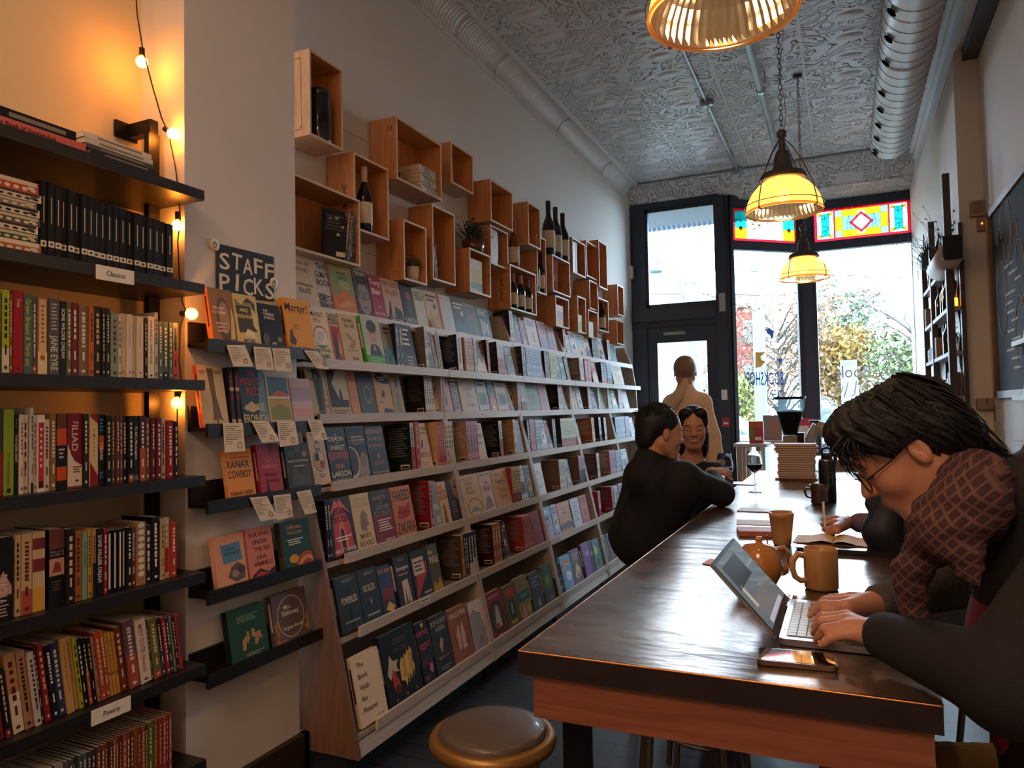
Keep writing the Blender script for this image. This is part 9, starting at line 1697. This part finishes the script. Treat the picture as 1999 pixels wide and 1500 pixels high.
organic([('c', w1, w2, .06, .06, .04), ('c', (w1 + w2) / 2 + (0, .02, .06), (w1 + w2) / 2, .055, .075, .03), ('c', (w1 + w2) / 2 + (0, 0, -.04), (-.80, 4.2, .78), .105, .115, .06), ('c', w2, he, .055, .045, .03), ('c', he, hw + (he - hw) * .45, .045, .034, .02), ('c', w1, (-.95, 4.1, .98), .055, .045, .03)], .010, mat('navy jumper', '#1c2030', .9, bump=.2), 'jumper', p3, None, O3, 2)
organic([('c', (-.80, 4.15, .72), (-.5, 4.1, .66), .10, .075, .04), ('c', (-.80, 4.27, .72), (-.5, 4.27, .66), .10, .075, .04), ('c', (-.5, 4.1, .66), (-.54, 4.1, .06), .065, .05, .02), ('c', (-.5, 4.27, .66), (-.54, 4.27, .06), .065, .05, .02)], .012, mat('dark jeans', '#20242e', .85), 'trousers', p3, None, O3, 2)

# ---- the person standing by the door
O4 = np.array([-1.10, 5.5, 0.]); p4 = empty('person', O4, category='person', label='person in a cream coat standing with their back turned before the street door')
Hs = PX(1338, 728, 5.5); A4 = frame((-.10, 1, -.05)); L4 = lambda x, y, z: Hs + A4[0] * x + A4[1] * y + A4[2] * z
c1, c2 = PX(1312, 788, 5.5), PX(1372, 786, 5.5); cj = (c1 + c2) / 2
hl = PX(1400, 912, 5.42); fst = lambda c, s_: hand(c, [c + np.array([-.012 + .008 * i, -.01, -.06]) for i in range(4)], [c + np.array([-.014 + .009 * i, -.012, -.09]) for i in range(4)], [c + np.array([-.014 + .009 * i, -.006, -.11]) for i in range(4)], [c + np.array([s_ * .01, .01, -.02]), c + np.array([s_ * .018, .015, -.045]), c + np.array([s_ * .018, .012, -.065])], .007)
hr = np.array([2 * O4[0] - hl[0] - .02, 5.42, hl[2]])
organic(head_prims(Hs, A4) + [('c', L4(-.03, 0, -.1), cj, .052, .06, .02), ('c', cj, (-1.1, 5.5, 1.0), .12, .13, .05), ('c', PX(1395, 875, 5.45), hl, .03, .024, .01), ('c', hr + (0, 0, .1), hr, .03, .024, .01)] + fst(hl, -1) + fst(hr, 1), .0075, skin, 'body', p4, None, O4)
blond = mat('light brown hair', '#8a6c5c', .45, var=.2, scale=60, stretch=(1, 1, .2)); creamh = mat('pale headscarf', '#d8bca4', .8, bump=.2)
organic([('e', L4(-.018, 0, .035), (.108, .085, .095), A4, .01), ('-e', L4(.12, 0, -.04), (.075, .12, .1), A4, .01)], .007, blond, 'hair', p4, None, O4)
organic([('c', PX(1338, 745, 5.37), PX(1322, 775, 5.36), .022, .04, .02), ('c', PX(1322, 775, 5.36), PX(1306, 800, 5.36), .04, .05, .02)], .007, creamh, 'ponytail', p4, None, O4)
cream = mat('cream coat cloth', '#efcda8', .85, var=.06, scale=30, bump=.2, bscale=200)
organic([('c', L4(-.035, 0, -.125), L4(-.04, 0, -.19), .066, .075, .03), ('c', c1, c2, .065, .065, .05), ('c', cj + (0, 0, -.05), (-1.1, 5.5, .95), .13, .17, .08), ('c', (-1.1, 5.5, .95), (-1.1, 5.5, .72), .17, .19, .06), ('c', c2, PX(1390, 850, 5.46), .06, .06, .03), ('c', PX(1390, 850, 5.46), hl + (0, 0, .03), .06, .055, .02), ('c', c1, (hr[0] + .02, 5.46, 1.2), .06, .06, .03), ('c', (hr[0] + .02, 5.46, 1.2), hr + (0, 0, .03), .06, .055, .02)], .012, cream, 'coat', p4, None, O4, 2)
organic([('c', (-1.18, 5.5, .8), (-1.19, 5.5, .08), .085, .055, .02), ('c', (-1.02, 5.5, .8), (-1.01, 5.5, .08), .085, .055, .02)], .012, mat('dark jeans', '#20242e', .85), 'trousers', p4, None, O4, 2)
b = MB(); b.T = Matrix.Translation(tuple(-O4))
for xx in (-1.19, -1.01): b.ball((xx, 5.55, .045), (.045, .12, .044), mat('dark boot leather', '#2c2420', .5), 10)
b.build('boots', p4)

# ---- the woman writing, mostly hidden behind the man
O5 = np.array([.36, 2.62, 0.]); p5 = empty('person', O5, category='person', label='long-haired person in mauve sleeves writing in a notebook, half hidden')
H5 = PX(1735, 905, 2.55); A5 = frame((-.82, -.1, -.56), (-.3, 0, 1)); L5 = lambda x, y, z: H5 + A5[0] * x + A5[1] * y + A5[2] * z
w5 = PZ(1656, 1020, .972); K5 = [PZ(1630, 1012, .992), PZ(1628, 1020, .99), PZ(1630, 1030, .984), PZ(1634, 1037, .975)]
P5 = [PZ(1607, 1014, .985), PZ(1606, 1024, .978), PZ(1609, 1034, .97), PZ(1616, 1041, .962)]; T5 = [PZ(1612, 1028, .965), PZ(1615, 1036, .958), PZ(1621, 1042, .955), PZ(1628, 1046, .953)]
th5 = [PZ(1645, 1018, .985), PZ(1625, 1016, .98), PZ(1613, 1024, .972)]
e5 = np.array([.24, 2.72, .98]); s5, s6 = np.array([.36, 2.46, 1.18]), np.array([.36, 2.80, 1.18])
wb = PZ(1490, 1036, .955); 
organic(head_prims(H5, A5, .97, True) + [('c', L5(-.04, 0, -.08), (s5 + s6) / 2, .045, .06, .02), ('c', (s5 + s6) / 2, (.38, 2.62, .75), .09, .1, .05), ('c', e5, w5, .03, .021, .01)] + hand(w5, K5, P5, T5, th5), .0055, skin, 'body', p5, None, O5)
face_parts(H5, A5, .97, p5, FM, org=O5, closed=True)
organic([('e', L5(-.03, 0, .04), (.10, .084, .088), A5, .01), ('c', L5(-.02, .075, -.01), PX(1722, 1040, 2.46), .03, .05, .03), ('c', PX(1722, 1040, 2.46), PX(1745, 1110, 2.44), .05, .03, .03), ('c', L5(.04, .06, .02), PX(1700, 985, 2.48), .018, .018, .02), ('-e', L5(.09, 0, -.02), (.085, .058, .085), A5, .008)], .006, hair_b, 'hair', p5, None, O5)
organic([('c', s5, s6, .06, .06, .04), ('c', (s5 + s6) / 2 + (0, 0, -.04), (.38, 2.62, .76), .10, .12, .06), ('c', s6, e5, .055, .045, .03), ('c', e5, w5 + (e5 - w5) * .14, .042, .034, .02), ('c', s5, (.22, 2.40, .985), .055, .042, .03)], .009, mat('mauve cotton sleeve', '#6a5468', .85, bump=.2), 'jumper', p5, None, O5, 2)
organic([('c', (.38, 2.56, .72), (.05, 2.55, .66), .10, .075, .04), ('c', (.38, 2.70, .72), (.05, 2.72, .66), .10, .075, .04), ('c', (.05, 2.55, .66), (.08, 2.55, .06), .065, .05, .02), ('c', (.05, 2.72, .66), (.08, 2.72, .06), .065, .05, .02)], .012, mat('dark jeans', '#20242e', .85), 'trousers', p5, None, O5, 2)
stool(.42, 2.63, 'stool under the person writing', gun, h=.585, R=.15)
passer(1610, 18, 1.75, '#3a4656', 'distant passer-by in a dark blue coat right of the window post')
passer(1620, 18.6, 1.65, '#5a4a48', 'distant passer-by in a brown coat behind the one in blue')
passer(1628, 17.6, 1.6, '#4aa8b0', 'distant passer-by in a turquoise coat')
